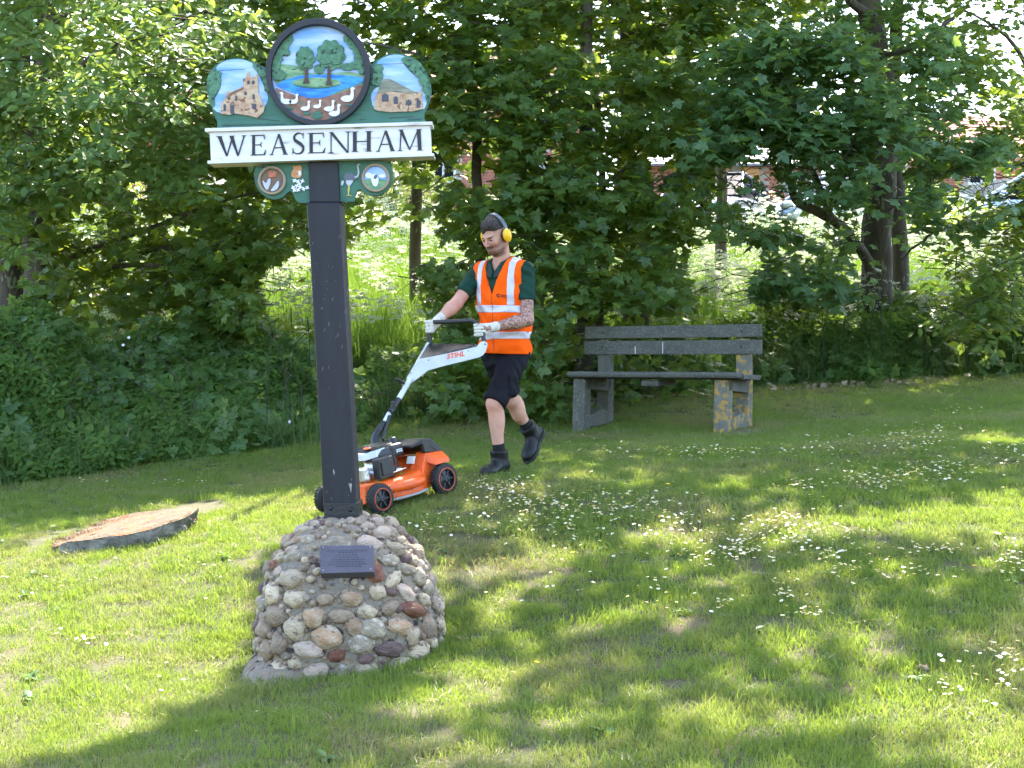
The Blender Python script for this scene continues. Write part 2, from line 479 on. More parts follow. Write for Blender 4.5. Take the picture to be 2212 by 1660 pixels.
# lawn edge: grass belongs in front of this line (reference x -> y)
EDGE_X = np.array([-700, 0, 330, 690, 830, 1200, 1700, 2212, 2900]); EDGE_Y = np.array([1110, 1058, 1003, 962, 915, 872, 838, 812, 790])
def on_lawn(X, Y, Z, slack=0):
    px, py = to_ref(np.stack([X, Y, Z], -1)); return py > np.interp(px, EDGE_X, EDGE_Y) - slack
SLAB = [(-3.05, 8.85), (-2.35, 9.02), (-2.33, 9.30), (-2.02, 9.95), (-2.22, 10.65), (-2.95, 10.2), (-3.35, 9.35)]
def rand_area(n, x0, x1, y0, y1, q):
    x = q.uniform(x0, x1, n); y = q.uniform(y0, y1, n); return x, y
q = np.random.default_rng(3)
pA = [blades(64, .085, .016, .044, .0042, .75, M_grass, s_) for s_ in range(6)]
pB = [blades(44, .085, .03, .085, .0046, .6, M_grass, 20 + s_) for s_ in range(4)]
N0 = 36000
x, y = rand_area(N0, -6.5, 7.5, 3.9, 15.6, q); keep = np.abs(x) < .40 * y + .8; x, y = x[keep], y[keep]
z = ground_np(x, y); k = on_lawn(x, y, z, 6) & ~in_poly(x, y, SLAB) & (np.hypot((x + .81) / .98, y - 6.67) > .43)
x, y, z = x[k], y[k], z[k]; n = len(x)
# longer, ranker grass to the right of the mown strip
px, py = to_ref(np.stack([x, y, z], -1))
long_ = np.clip((px - 900) / 500, 0, 1) * np.clip((py - 1000) / 80, 0, 1)
sz = q.uniform(.8, 1.25, n) * (1 + .12 * long_)
sz[np.hypot(x + .81, y - 6.67) < .62] *= 1.25
rots = np.stack([q.normal(0, .08, n), q.normal(0, .08, n), q.uniform(0, 6.28, n)], 1)
lawn = scatter('lawn_grass', np.stack([x, y, z], 1), rots, np.stack([np.full(n, 1.), np.full(n, 1.), np.ones(n)], 1) * sz[:, None], pA, 1)
tag(lawn, kind='stuff')
k = q.uniform(size=n) < .03 + .12 * long_ * (.5 + .5 * np.sin(x * 3.1 + 1.7 * np.sin(y * 2.3)))
n2 = int(k.sum())
tag(scatter('long_grass', np.stack([x, y, z], 1)[k], rots[k], np.repeat(q.uniform(.7, 1.25, n2)[:, None], 3, 1), pB, 2), kind='stuff')

# dry clippings lying on the mown turf
M_clip = grass_mat('dry_clippings', (.30, .25, .12), (.38, .31, .16), (.26, .20, .10), (.25, .2, .08), dryth=.5, tw=.2)
pC = [blades(26, .085, .006, .012, .0035, 3.0, M_clip, 300 + i) for i in range(3)]
for _p in pC: _p.data.transform(Matrix.Translation((0, 0, .018)))
q = np.random.default_rng(44); x, y = rand_area(9000, -5, 6.5, 4.2, 15.2, q); z = ground_np(x, y); px, py = to_ref(np.stack([x, y, z], -1))
d_ = vnoise(np.stack([x, y, x * 0], 1), 1.7, 3.0) + .6 * vnoise(np.stack([x, y, x * 0], 1), 5, 1.0)
want = .16 + .30 * (d_ > .15) + .40 * np.clip(1 - (py - np.interp(px, EDGE_X, EDGE_Y)) / 130, 0, 1) + .5 * np.exp(-((np.hypot(x + .81, y - 6.67) - .6) / .25) ** 2) - .10 * (px > 900) * (py > 980)
k = on_lawn(x, y, z, -1) & ~in_poly(x, y, SLAB) & (np.hypot((x + .81) / .98, y - 6.67) > .46) & (q.uniform(size=len(x)) < want); n = int(k.sum())
tag(scatter('dry_clippings', np.stack([x, y, z], 1)[k], np.stack([q.normal(0, .1, n), q.normal(0, .1, n), q.uniform(0, 6.28, n)], 1), np.repeat(q.uniform(.7, 1.3, n)[:, None], 3, 1), pC, 7), kind='stuff')
# ------------------------------------------------------------------ materials of the sign
M_postpaint = mat('black_post_paint', (.0075, .0070, .0105), .55, var=(.013, .012, .018), nscale=14, bump=.5, bscale=55, stretch=(1, 1, .22), spots=(.30, .27, .24), sscale=24, sth=.68, swid=.012, bdist=.006, spec=.4)
M_ring = mat('black_ring_paint', (.009, .009, .014), .5, bump=.4, bscale=60, bdist=.005)
M_boot = mat('black_iron', (.007, .0075, .010), .42, bump=.25, bscale=50)
M_white = mat('white_board_paint', (.74, .72, .73), .5, var=(.64, .62, .64), nscale=22, bump=.35, bscale=70, stretch=(.3, 1, 1.6), bdist=.003, spots=(.35, .30, .27), sscale=26, sth=.63, swid=.12)
M_letter = mat('black_letter_paint', (.010, .006, .007), .5, bump=.2)
M_green = mat('dark_green_paint', (.028, .115, .075), .55, var=(.040, .145, .095), nscale=20, bump=.7, bscale=28, stretch=(.35, 1, 1.5), bdist=.006, spots=(.012, .03, .022), sscale=22, sth=.67)
M_green2 = mat('leaf_green_paint', (.045, .14, .07), .55, var=(.09, .22, .12), nscale=45, bump=.8, bscale=45, bdist=.008, spots=(.010, .035, .02), sscale=38, sth=.60)
M_green3 = mat('meadow_green_paint', (.10, .24, .11), .55, var=(.28, .42, .22), nscale=25, bump=.5, bscale=50, stretch=(.5, 1, 2), spots=(.02, .09, .05), sscale=30, sth=.62)
M_skyp = mat('sky_blue_paint', (.16, .36, .78), .55, var=(.48, .60, .82), nscale=11, bump=.45, bscale=26, stretch=(.5, 1, 2.2), bdist=.004, detail=6)
M_lake = mat('lake_blue_paint', (.015, .16, .66), .5, var=(.06, .40, .78), nscale=26, bump=.5, bscale=40, stretch=(.6, 1, 2.2))
M_earthp = mat('red_brown_paint', (.17, .07, .045), .6, var=(.30, .17, .12), nscale=30, bump=.5, bscale=40, spots=(.10, .16, .10), sscale=26, sth=.62)
M_church = mat('sandstone_paint', (.42, .25, .15), .6, var=(.58, .42, .27), nscale=34, bump=.6, bscale=70, spots=(.22, .09, .05), sscale=45, sth=.60)
M_roofp = mat('slate_green_paint', (.17, .17, .12), .6, var=(.30, .29, .21), nscale=40, bump=.6, bscale=60, stretch=(.5, 1, 2))
M_darkp = mat('dark_window_paint', (.05, .05, .07), .5)
M_trunkp = mat('dark_brown_paint', (.07, .035, .03), .6)
M_gooze = mat('goose_white_paint', (.76, .76, .78), .5, bump=.3, bscale=60)
M_gold = mat('dull_gold_paint', (.30, .24, .16), .5, bump=.3, bscale=70)
M_brownp = mat('roundel_brown_paint', (.17, .11, .075), .6, bump=.4, bscale=70)
M_redp = mat('crown_red_paint', (.45, .09, .05), .5, var=(.5, .2, .08), nscale=60)
M_greyp = mat('feather_grey_paint', (.12, .13, .17), .6, bump=.6, bscale=90)
M_silver = mat('pale_grey_paint', (.50, .50, .58), .5, bump=.3)
M_squirrel = mat('squirrel_orange_paint', (.50, .17, .04), .6, var=(.6, .35, .18), nscale=60)
M_yel = mat('yellow_leg_paint', (.6, .5, .12), .6)

SY = 6.67
def zs(x, y):        # sign-board tracing coordinates -> reference coordinates
    return (460 + x / 3.458) * .914, (20 + y / 3.458) * .914
def zP(x, y, d):
    a, b = zs(x, y); p = W(a, b, SY); p.y = SY + d; return p
SB = zP(1050, 1250, 0)
sign = empty('village_sign', W(742, 1128, SY), label='carved village sign with painted pond scene above WEASENHAM on a black post', cat='village sign')
SIGN0 = Vector(sign.location)
bpy.context.view_layer.update()
def wpar(o, p=None):
    o.parent = p or sign
    if p is None: o.matrix_parent_inverse = Matrix.Translation(-SIGN0)
    return o
def relief(name, poly, d0, d1, m, part, bev=.0):
    o = MB().extrude(poly, zP, d0, d1).build(name, m, bevel=bev)
    wpar(o, part); return o
def ell(cx, cy, rx, ry, n=40, a=0, jit=0, seed=0, lob=0, lobn=7):
    out = []
    for k in range(n):
        t = 2 * math.pi * k / n
        f = 1 + jit * mnoise.noise(Vector((math.cos(t) * 2 + seed, math.sin(t) * 2, seed * 1.7))) + lob * abs(math.sin(t * lobn / 2 + seed))
        x, y = rx * f * math.cos(t), ry * f * math.sin(t)
        out.append((cx + x * math.cos(a) - y * math.sin(a), cy + x * math.sin(a) + y * math.cos(a)))
    return out
def smooth(poly, it=2):
    for _ in range(it):
        o = []
        for i in range(len(poly)):
            a, b = poly[i], poly[(i + 1) % len(poly)]
            o += [(.75 * a[0] + .25 * b[0], .75 * a[1] + .25 * b[1]), (.25 * a[0] + .75 * b[0], .25 * a[1] + .75 * b[1])]
        poly = o
    return poly

# post: slimmer head, widening shaft with chamfered edges
def quadpost(name, rows, y0, y1, m, bev):
    mb = MB(); vs = []
    for (l, r_, yy) in rows:
        a, b = W(l, yy, SY), W(r_, yy, SY)
        for p, d in ((a, y0), (b, y0), (b, y1), (a, y1)): vs.append(Vector((p.x, SY + d, p.z)))
    n = len(rows); fs = [(0, 3, 2, 1), tuple(4 * (n - 1) + k for k in range(4))]
    for i in range(n - 1):
        for k in range(4): fs.append((4 * i + k, 4 * i + (k + 1) % 4, 4 * i + 4 + (k + 1) % 4, 4 * i + 4 + k))
    mb.add(vs, fs); o = mb.build(name, m, bevel=bev); wpar(o); return o
quadpost('post', [(664.5, 737.5, 439), (671.5, 742.5, 540), (680, 751, 700), (691, 763, 900), (702.5, 774.5, 1118)], -.045, .135, M_postpaint, .012)
quadpost('post_head', [(668.5, 731.5, 352), (671, 736.5, 438.9)], -.035, .125, M_postpaint, .004)
bt = quadpost('post_shoe', [(702, 776.5, 1084), (703, 778, 1112), (699, 781, 1133)], -.052, .142, M_boot, .004)
for (bx, by) in ((715, 1099), (757, 1102)):
    b = MB().ico(W(bx, by, SY - .052) , (.011, .008, .011), 1).build('bolt', M_boot); wpar(b, bt); b.matrix_parent_inverse = Matrix.Identity(4)

# name board with ledges
board = relief('name_board', [(145, 1022), (1925, 975), (1937, 1222), (157, 1278)], -.062, .05, M_white, None, .002)
for i, pl in enumerate(([(112, 1003), (1950, 948), (1951, 973), (113, 1030)], [(134, 1264), (1962, 1204), (1962, 1226), (134, 1289)])):
    relief('ledge', pl, -.078, .06, M_white, None, .003)
# lettering, each letter one piece made of strokes
def seg(x0, y0, x1, y1, w_):
    return [(x0 - w_ / 2, y0), (x0 + w_ / 2, y0), (x1 + w_ / 2, y1), (x1 - w_ / 2, y1)]
def rect(x0, y0, x1, y1): return [(x0, y0), (x1, y0), (x1, y1), (x0, y1)]
def srf(x, y, w_, up): return [(x - w_, y), (x + w_, y), (x + w_ * .45, y + (.035 if up else -.035)), (x - w_ * .45, y + (.035 if up else -.035))]
TH, TN = .155, .05
G = {
 'E': [rect(.12, 0, .29, 1), rect(.29, .955, .86, 1), rect(.29, .49, .66, .53), rect(.29, 0, .90, .045), [(.80, .955), (.86, .955), (.88, .76), (.855, .76)], [(.60, .53), (.66, .53), (.68, .64), (.66, .64)], [(.60, .49), (.66, .49), (.68, .38), (.66, .38)], [(.80, .045), (.90, .045), (.95, .26), (.925, .26)], srf(.17, 0, .17, 1), srf(.17, 1, .17, 0)],
 'A': [seg(.13, 0, .50, 1, .055), [(.44, 1), (.56, 1), (.94, 0), (.76, 0)], rect(.27, .32, .70, .365), srf(.12, 0, .12, 1), srf(.85, 0, .15, 1)],
 'W': [[(.04, 1), (.18, 1), (.385, 0), (.33, 0)], seg(.36, 0, .555, 1, .042), [(.44, 1), (.57, 1), (.755, 0), (.70, 0)], seg(.73, 0, .935, 1, .042), srf(.11, 1, .11, 0), srf(.93, 1, .08, 0), srf(.53, 1, .10, 0)],
 'N': [rect(.12, 0, .165, 1), [(.06, 1), (.22, 1), (.90, 0), (.80, 0)], rect(.845, .03, .89, 1), srf(.14, 0, .13, 1), srf(.87, 1, .13, 0)],
 'H': [rect(.10, 0, .27, 1), rect(.73, 0, .90, 1), rect(.27, .485, .73, .53), srf(.185, 0, .17, 1), srf(.185, 1, .17, 0), srf(.815, 0, .17, 1), srf(.815, 1, .17, 0)],
 'M': [seg(.115, 0, .155, 1, .045), [(.08, 1), (.21, 1), (.50, .03), (.45, .03)], seg(.47, .03, .79, 1, .04), [(.73, 1), (.88, 1), (.92, 0), (.79, 0)], srf(.12, 0, .11, 1), srf(.855, 0, .13, 1), srf(.83, 1, .10, 0), srf(.15, 1, .10, 0)],
}
sp = [(.80, .80), (.74, .91), (.60, .97), (.44, .96), (.28, .88), (.22, .76), (.30, .64), (.48, .55), (.68, .44), (.80, .33), (.80, .18), (.68, .07), (.50, .025), (.34, .04), (.20, .12), (.15, .24)]
sw = [.03, .035, .05, .08, .11, .13, .155, .165, .165, .15, .125, .09, .05, .045, .04, .03]
sl = []
for i in range(len(sp) - 1):
    (x0, y0), (x1, y1) = sp[i], sp[i + 1]
    dx, dy = x1 - x0, y1 - y0; L_ = math.hypot(dx, dy); nx_, ny_ = -dy / L_ / 2, dx / L_ / 2
    e = .012; ex, ey = dx / L_ * e, dy / L_ * e
    sl.append([(x0 - ex + nx_ * sw[i], y0 - ey + ny_ * sw[i]), (x1 + ex + nx_ * sw[i + 1], y1 + ey + ny_ * sw[i + 1]), (x1 + ex - nx_ * sw[i + 1], y1 + ey - ny_ * sw[i + 1]), (x0 - ex - nx_ * sw[i], y0 - ey - ny_ * sw[i])])
sl += [[(.78, .72), (.80, .72), (.83, .98), (.79, .98)], [(.13, .02), (.16, .02), (.17, .30), (.14, .30)]]
G['S'] = sl
for ch, x0, x1, yt, yb in [('W', 198, 443, 1060, 1224), ('E', 474, 610, 1052, 1217), ('A', 628, 783, 1046, 1213), ('S', 800, 930, 1033, 1210), ('E', 936, 1092, 1036, 1200), ('N', 1102, 1292, 1028, 1198), ('H', 1288, 1468, 1024, 1188), ('A', 1490, 1652, 1018, 1185), ('M', 1662, 1880, 1008, 1180)]:
    mb = MB(); sh = -.030 * (x1 - x0)
    for k, st in enumerate(G[ch]):
        mb.extrude([(x0 + (x1 - x0) * u, yb - (yb - yt) * v + sh * (u - .5)) for u, v in st], zP, -.0625 - .0035 - k * .00017, -.0615)
    wpar(mb.build('letter', M_letter), board)

# picture panel
panel = relief('picture_panel', smooth([(180, 1010), (200, 950), (160, 860), (120, 740), (104, 640), (115, 560), (150, 500), (200, 455), (280, 422), (380, 415), (470, 440), (540, 470), (600, 500), (700, 500), (1340, 500), (1440, 480), (1490, 430), (1560, 392), (1660, 374), (1760, 395), (1840, 445), (1900, 530), (1935, 640), (1930, 730), (1895, 820), (1868, 890), (1895, 935), (1900, 958)], 1), -.022, .03, M_green, None, .003)
ring = MB()
ro = ell(1022, 540, 424, 437, 72); ri = ell(1019, 545, 378, 388, 72)
vs = [zP(x, y, -.062) for x, y in ro] + [zP(x, y, -.062) for x, y in ri] + [zP(x, y, .035) for x, y in ro] + [zP(x, y, -.03) for x, y in ri]
n = 72; fs = []
for i in range(n):
    j = (i + 1) % n
    fs += [(i, j, n + j, n + i), (i, 2 * n + i, 2 * n + j, j), (n + i, n + j, 3 * n + j, 3 * n + i)]
ring.add(vs, fs); ringo = ring.build('medallion_ring', M_ring, bevel=.003); wpar(ringo)
disc = relief('medallion_disc', ell(1019, 543, 400, 412, 64), -.030, .034, M_skyp, None)
# medallion scene, in layers from far to near
D = -.0305
def rl(nm, poly, t, m, part=disc, base=D, bev=.0015): return relief(nm, poly, base - t, base + .002, m, part, bev)
rl('painted_meadow', smooth([(640, 455), (700, 462), (760, 470), (830, 478), (870, 500), (940, 545), (1010, 535), (1100, 545), (1210, 535), (1300, 530), (1392, 560), (1396, 640), (1300, 690), (1000, 745), (800, 700), (660, 640)]), .003, M_green3)
rl('painted_soil', smooth([(655, 650), (740, 690), (870, 735), (1000, 745), (1110, 730), (1250, 680), (1390, 620), (1380, 720), (1330, 800), (1240, 870), (1150, 912), (1018, 935), (900, 905), (790, 850), (710, 760)]), .0045, M_earthp)
rl('painted_pond', smooth([(668, 636), (740, 600), (850, 566), (1000, 552), (1200, 556), (1385, 578), (1392, 605), (1330, 640), (1230, 672), (1150, 705), (1090, 735), (1000, 750), (900, 738), (820, 700), (730, 672)]), .006, M_lake)
rl('painted_island', ell(1005, 622, 200, 42, 30), .009, M_green3); rl('island_bank', smooth([(810, 630), (860, 655), (1005, 672), (1150, 655), (1205, 625), (1150, 648), (1005, 660), (860, 645)]), .0105, M_green)
def painted_tree(cx, cy, rx, ry, tx, ty0, ty1, sd):
    t_ = rl('painted_tree', ell(cx, cy, rx, ry, 60, jit=.1, seed=sd, lob=.18, lobn=9), .010, M_green2, bev=.004)
    for k in range(5):
        a = 2.3 * k + sd; rr = .5
        o = relief('painted_bough', ell(cx + rx * rr * math.cos(a), cy + ry * rr * math.sin(a), rx * .42, ry * .36, 24, jit=.2, seed=sd + k, lob=.2, lobn=5, a=a), D - .0145 - .0006 * k, D - .009, M_green2, t_, .003)
    rl('painted_trunk', smooth([(tx - 12, ty0), (tx + 12, ty0), (tx + 13, ty1 - 25), (tx + 32, ty1), (tx, ty1 - 6), (tx - 34, ty1), (tx - 13, ty1 - 25)], 1), .0165, M_trunkp)
painted_tree(912, 425, 68, 88, 924, 500, 630, 1.2)
painted_tree(1122, 395, 104, 108, 1107, 490, 645, 4.1)
for (cx, cy, rx, ry, sd) in [(770, 262, 40, 44, 1), (745, 315, 36, 36, 2), (705, 370, 40, 34, 3), (760, 375, 28, 26, 9), (690, 420, 38, 34, 4), (1262, 262, 36, 34, 5), (1300, 310, 34, 36, 6), (1335, 365, 32, 36, 7), (1345, 430, 34, 34, 8), (1255, 492, 50, 26, 10), (1310, 482, 46, 26, 11), (668, 480, 40, 40, 12), (1370, 500, 26, 50, 13), (1025, 510, 36, 34, 14), (700, 560, 50, 40, 15)]:
    rl('painted_bush', ell(cx, cy, rx, ry, 30, lob=.2, seed=sd), .008 + .0003 * sd, M_green2, bev=.003)
def goose(cx, cy, s_, flip, m=M_gooze):
    b = [(-34, 4), (-20, -8), (0, -12), (16, -10), (22, -30), (18, -46), (26, -56), (36, -52), (44, -46), (34, -42), (34, -26), (36, 0), (24, 16), (0, 22), (-22, 16)]
    rl('painted_goose', smooth([(cx + flip * s_ * x, cy + s_ * y) for x, y in b], 1), .0125, m)
for a in [(762, 770, 1.35, -1), (815, 772, 1.1, 1), (912, 828, 1.1, 1), (1008, 812, .95, 1), (1105, 830, 1.25, 1), (1148, 868, 1.35, 1), (1252, 745, 1.6, 1)]: goose(*a)
for (cx, cy, rx, ry) in ((1010, 885, 42, 34), (925, 870, 26, 14), (790, 830, 30, 10), (1140, 905, 28, 10), (1270, 800, 26, 10)):
    rl('painted_grass', ell(cx, cy, rx, ry, 16, jit=.3, seed=cx), .0085, M_green)
# the two church scenes
PD = -.0225
lsky = rl('painted_sky', smooth([(158, 850), (165, 760), (200, 700), (225, 640), (230, 570), (205, 525), (180, 500), (210, 462), (280, 430), (380, 424), (450, 442), (500, 470), (512, 520), (540, 570), (560, 620), (590, 680), (612, 740), (590, 800), (540, 860), (300, 875)], 1), .002, M_skyp, panel, PD)
rsky = rl('painted_sky', smooth([(1440, 720), (1480, 660), (1530, 640), (1548, 560), (1525, 480), (1480, 455), (1560, 402), (1660, 384), (1735, 405), (1700, 450), (1750, 510), (1800, 560), (1852, 590), (1860, 650), (1900, 700), (1902, 780), (1870, 850), (1500, 850), (1462, 820)], 1), .002, M_skyp, panel, PD)
ch1 = rl('painted_church', [(225, 872), (230, 790), (268, 730), (274, 690), (300, 695), (410, 648), (405, 590), (432, 575), (442, 535), (455, 528), (467, 570), (498, 576), (517, 545), (526, 570), (530, 700), (560, 770), (582, 820), (570, 860), (520, 905), (460, 888), (400, 880), (340, 866), (300, 880)], .010, M_church, panel, PD)
ch2 = rl('painted_church', [(1473, 835), (1480, 740), (1500, 700), (1610, 690), (1730, 705), (1845, 700), (1850, 668), (1862, 700), (1868, 830), (1800, 850), (1600, 858), (1500, 845)], .010, M_church, panel, PD)
rl('painted_roof', [(1496, 705), (1540, 590), (1600, 588), (1700, 640), (1796, 690), (1840, 700), (1740, 708), (1640, 684), (1560, 700)], .0125, M_roofp, panel, PD)
for (x0, y0, x1, y1) in [(284, 722, 302, 758), (342, 722, 360, 766), (416, 690, 437, 720), (483, 712, 501, 756), (485, 788, 514, 835), (303, 800, 334, 872), (248, 792, 268, 850), (440, 600, 462, 630), (478, 600, 500, 630)]:
    w_ = relief('painted_window', [(x0, y1), (x0, y0 + 8), ((x0 + x1) / 2, y0), (x1, y0 + 8), (x1, y1)], PD - .0125, PD - .009, M_darkp, panel)
for (x0, y0, x1, y1) in [(1536, 706, 1590, 772), (1632, 728, 1666, 792), (1732, 756, 1776, 800), (1818, 750, 1846, 822)]:
    relief('painted_window', [(x0, y1), (x0, y0 + 14), ((x0 + x1) / 2, y0), (x1, y0 + 14), (x1, y1)], PD - .0125, PD - .009, M_darkp, panel)
for x_ in (1500, 1612, 1690, 1712, 1795): relief('painted_buttress', rect(x_, 712, x_ + 12, 845), PD - .0135, PD - .009, M_church, panel)
relief('painted_roof', [(270, 735), (310, 700), (412, 655), (412, 668), (320, 716), (280, 748)], PD - .013, PD - .008, M_earthp, panel)
relief('painted_porch', [(296, 800), (320, 770), (345, 800), (340, 806), (320, 782), (302, 806)], PD - .014, PD - .008, M_earthp, panel)
k = 0
for (cx, cy, rx, ry, a) in [(150, 590, 34, 60, .2), (190, 545, 38, 26, 0), (195, 600, 32, 36, 0), (160, 680, 30, 60, .1), (185, 650, 30, 40, .3), (150, 760, 22, 50, -.2), (520, 490, 40, 24, .8), (560, 540, 34, 26, .9), (585, 600, 24, 34, 0), (600, 660, 22, 34, 0),
                            (1505, 500, 40, 34, 0), (1495, 560, 50, 30, 0), (1500, 610, 46, 30, 0), (1740, 440, 44, 28, .3), (1785, 490, 46, 30, .6), (1830, 540, 46, 30, .7), (1870, 600, 34, 44, 0), (1890, 660, 26, 44, 0), (1905, 720, 18, 44, 0), (1820, 470, 40, 26, .6), (1860, 530, 30, 30, 0)]:
    k += 1
    rl('painted_bough', ell(cx, cy, rx, ry, 26, a=a, lob=.14, seed=k, lobn=6), .006 + .0005 * (k % 9), M_green2, panel, PD, .003)
for yy in ((240, 960, 740, 950), (520, 905, 700, 925), (1600, 900, 1790, 890), (1740, 915, 1860, 910), (1500, 465, 1700, 460), (210, 515, 420, 505)):
    relief('crack', [(yy[0], yy[1]), (yy[2], yy[3]), (yy[2], yy[3] + 3), (yy[0], yy[1] + 4)], PD - .0032, PD, M_darkp, panel)
# lower wings with roundels
wl = relief('lower_panel', smooth([(498, 1270), (488, 1400), (515, 1480), (575, 1542), (650, 1567), (722, 1548), (772, 1495), (800, 1500), (825, 1565), (850, 1592), (900, 1592), (990, 1594), (1010, 1592), (1010, 1500), (1010, 1300), (1000, 1255)], 1), -.01, .03, M_green, None, .003)
wr = relief('lower_panel', smooth([(1120, 1250), (1120, 1300), (1120, 1500), (1120, 1582), (1200, 1583), (1290, 1583), (1306, 1582), (1306, 1545), (1342, 1468), (1400, 1520), (1480, 1537), (1560, 1504), (1612, 1430), (1624, 1350), (1600, 1244)], 1), -.01, .03, M_green, None, .003)
WD = -.0105
for (cx, cy, m_, part) in ((637, 1412, M_brownp, wl), (1482, 1390, M_skyp, wr)):
    relief('roundel', ell(cx, cy, 95, 97, 36), WD - .004, WD + .001, m_, part)
    mb = MB(); mb_pts = [zP(x, y, WD - .010) for x, y in ell(cx, cy, 104, 107, 40)]
    mb_pts.append(mb_pts[0]); mb.tube(mb_pts, .0072, 8, False); wpar(mb.build('roundel_rim', M_gold), part)
relief('painted_crown', [(600, 1335), (612, 1350), (625, 1328), (640, 1350), (655, 1328), (662, 1350), (680, 1335), (665, 1385), (610, 1385)], WD - .009, WD - .003, M_redp, wl, .001)
for p_ in ([(555, 1400), (590, 1440), (605, 1400), (625, 1392), (628, 1420), (612, 1470), (600, 1492), (575, 1470)], [(622, 1498), (655, 1455), (690, 1408), (697, 1440), (685, 1480), (650, 1500)]):
    relief('painted_bird', smooth(p_, 1), WD - .010, WD - .003, M_silver, wl, .001)
relief('painted_squirrel', smooth([(790, 1375), (800, 1330), (815, 1318), (805, 1290), (830, 1296), (850, 1288), (875, 1290), (880, 1320), (882, 1380), (850, 1390), (815, 1390)], 1), WD - .007, WD, M_squirrel, wl, .001)
relief('painted_squirrel_belly', smooth([(850, 1330), (874, 1330), (876, 1372), (856, 1376)], 1), WD - .009, WD - .005, M_gooze, wl)
for k, (cx, cy, a) in enumerate([(820, 1412, .5), (848, 1418, 2.2), (885, 1415, .3), (810, 1468, 1), (840, 1455, 2), (868, 1465, .2), (895, 1480, 1.3), (925, 1470, .5), (820, 1490, 2.2), (850, 1488, .6), (860, 1440, 1.2)]):
    relief('painted_flower', ell(cx, cy, 19, 7, 10, a=a), WD - .006 - k * .0004, WD, M_gooze, wl)
    relief('painted_flower', ell(cx, cy, 19, 7, 10, a=a + 1.6), WD - .0062 - k * .0004, WD, M_gooze, wl)
relief('painted_ostrich', smooth([(1218, 1400), (1228, 1360), (1265, 1348), (1300, 1358), (1325, 1385), (1330, 1400), (1290, 1410), (1250, 1412)], 1), WD - .008, WD, M_greyp, wr, .001)
relief('ostrich_breast', smooth([(1236, 1405), (1290, 1405), (1300, 1412), (1285, 1440), (1262, 1460), (1244, 1440)], 1), WD - .0075, WD, M_silver, wr, .001)
relief('ostrich_tail', ell(1210, 1432, 11, 22, 12, a=.3), WD - .006, WD, M_silver, wr)
nk = MB().tube([zP(x, y, WD - .004) for x, y in ((1312, 1385), (1335, 1380), (1343, 1350), (1340, 1315), (1334, 1290), (1342, 1278), (1358, 1284))], [.006, .006, .0045, .004, .004, .0045, .001], 8); wpar(nk.build('ostrich_neck', M_silver), wr)
lg = MB()
for pts in (((1262, 1455), (1256, 1490), (1264, 1530), (1245, 1538)), ((1268, 1455), (1266, 1490), (1256, 1530), (1285, 1538))): lg.tube([zP(x, y, WD - .004) for x, y in pts], .0028, 6)
wpar(lg.build('ostrich_leg', M_yel), wr)
relief('painted_field', smooth([(1388, 1405), (1440, 1398), (1530, 1400), (1576, 1408), (1556, 1455), (1520, 1480), (1482, 1486), (1430, 1470), (1400, 1440)], 1), WD - .0055, WD, M_green3, wr)
for k, p_ in enumerate(([(1395, 1350), (1440, 1345), (1460, 1370), (1440, 1395), (1400, 1388)], [(1500, 1365), (1555, 1360), (1570, 1385), (1520, 1392)], [(1440, 1380), (1470, 1352), (1500, 1372), (1508, 1420), (1492, 1462), (1465, 1458), (1448, 1420)])):
    relief('painted_sheep', smooth(p_, 1), WD - .0075 - .001 * k, WD, M_gooze, wr, .001)
relief('painted_sheep_face', ell(1482, 1382, 13, 20, 12, a=.5), WD - .011, WD - .004, M_greyp, wr)

# ------------------------------------------------------------------ cobble plinth
M_mortar = mat('mortar', (.22, .155, .10), .9, var=(.31, .235, .155), nscale=9, bump=1.0, bscale=55, bdist=.03, spots=(.05, .030, .028), sscale=12, sth=.55, swid=.05, var2=(.22, .19, .15))  # dark blotches: stains, and crevice shadow between stones put into the colour
def stone_mat(nm, a, b, s_, sth=.58, ss=18): return mat(nm, a, .55, var=b, nscale=1.5, bump=.5, bscale=5.5, spots=s_, sscale=1.9, sth=sth, swid=.10, objvar=.25, bdist=.05, detail=7, spec=.35)
SM = {'w': stone_mat('white_flint', (.50, .39, .26), (.38, .28, .18), (.17, .12, .09), .56), 'g': stone_mat('grey_flint', (.27, .215, .15), (.38, .305, .21), (.52, .45, .36), .55),
      't': stone_mat('tan_cobble', (.30, .215, .14), (.20, .15, .11), (.33, .19, .10), .58), 'o': stone_mat('orange_cobble', (.34, .20, .11), (.40, .32, .23), (.16, .09, .055), .57),
      'r': stone_mat('red_cobble', (.16, .055, .035), (.24, .11, .06), (.42, .25, .14), .66), 'd': stone_mat('dark_cobble', (.13, .075, .065), (.20, .13, .11), (.35, .30, .27), .66), 'p': stone_mat('pink_cobble', (.40, .29, .22), (.46, .37, .28), (.30, .17, .11), .57)}
def z4(x, y): return (540 + x / 3.459) * .914, (1180 + y / 3.459) * .914
OUT_Y = [130, 180, 240, 370, 500, 640, 830, 1000, 1150, 1300, 1400, 1500, 1600]
OUT_L = [790, 690, 580, 440, 360, 300, 262, 246, 242, 244, 248, 250, 250]
OUT_R = [1110, 1265, 1385, 1515, 1595, 1655, 1712, 1742, 1750, 1742, 1730, 1722, 1715]
MM = .914 / 3.459 / F * SY           # metres per tracing unit
def prof(y):
    l, r_ = np.interp(y, OUT_Y, OUT_L), np.interp(y, OUT_Y, OUT_R); return (l + r_) / 2, (r_ - l) / 2
plinth = empty('cobble_plinth', (W(*z4(990, 1500), SY).x, SY, ground(-.82, SY)), label='beehive-shaped plinth of mortared cobbles carrying the village sign', cat='plinth')
PL0 = Vector(plinth.location)
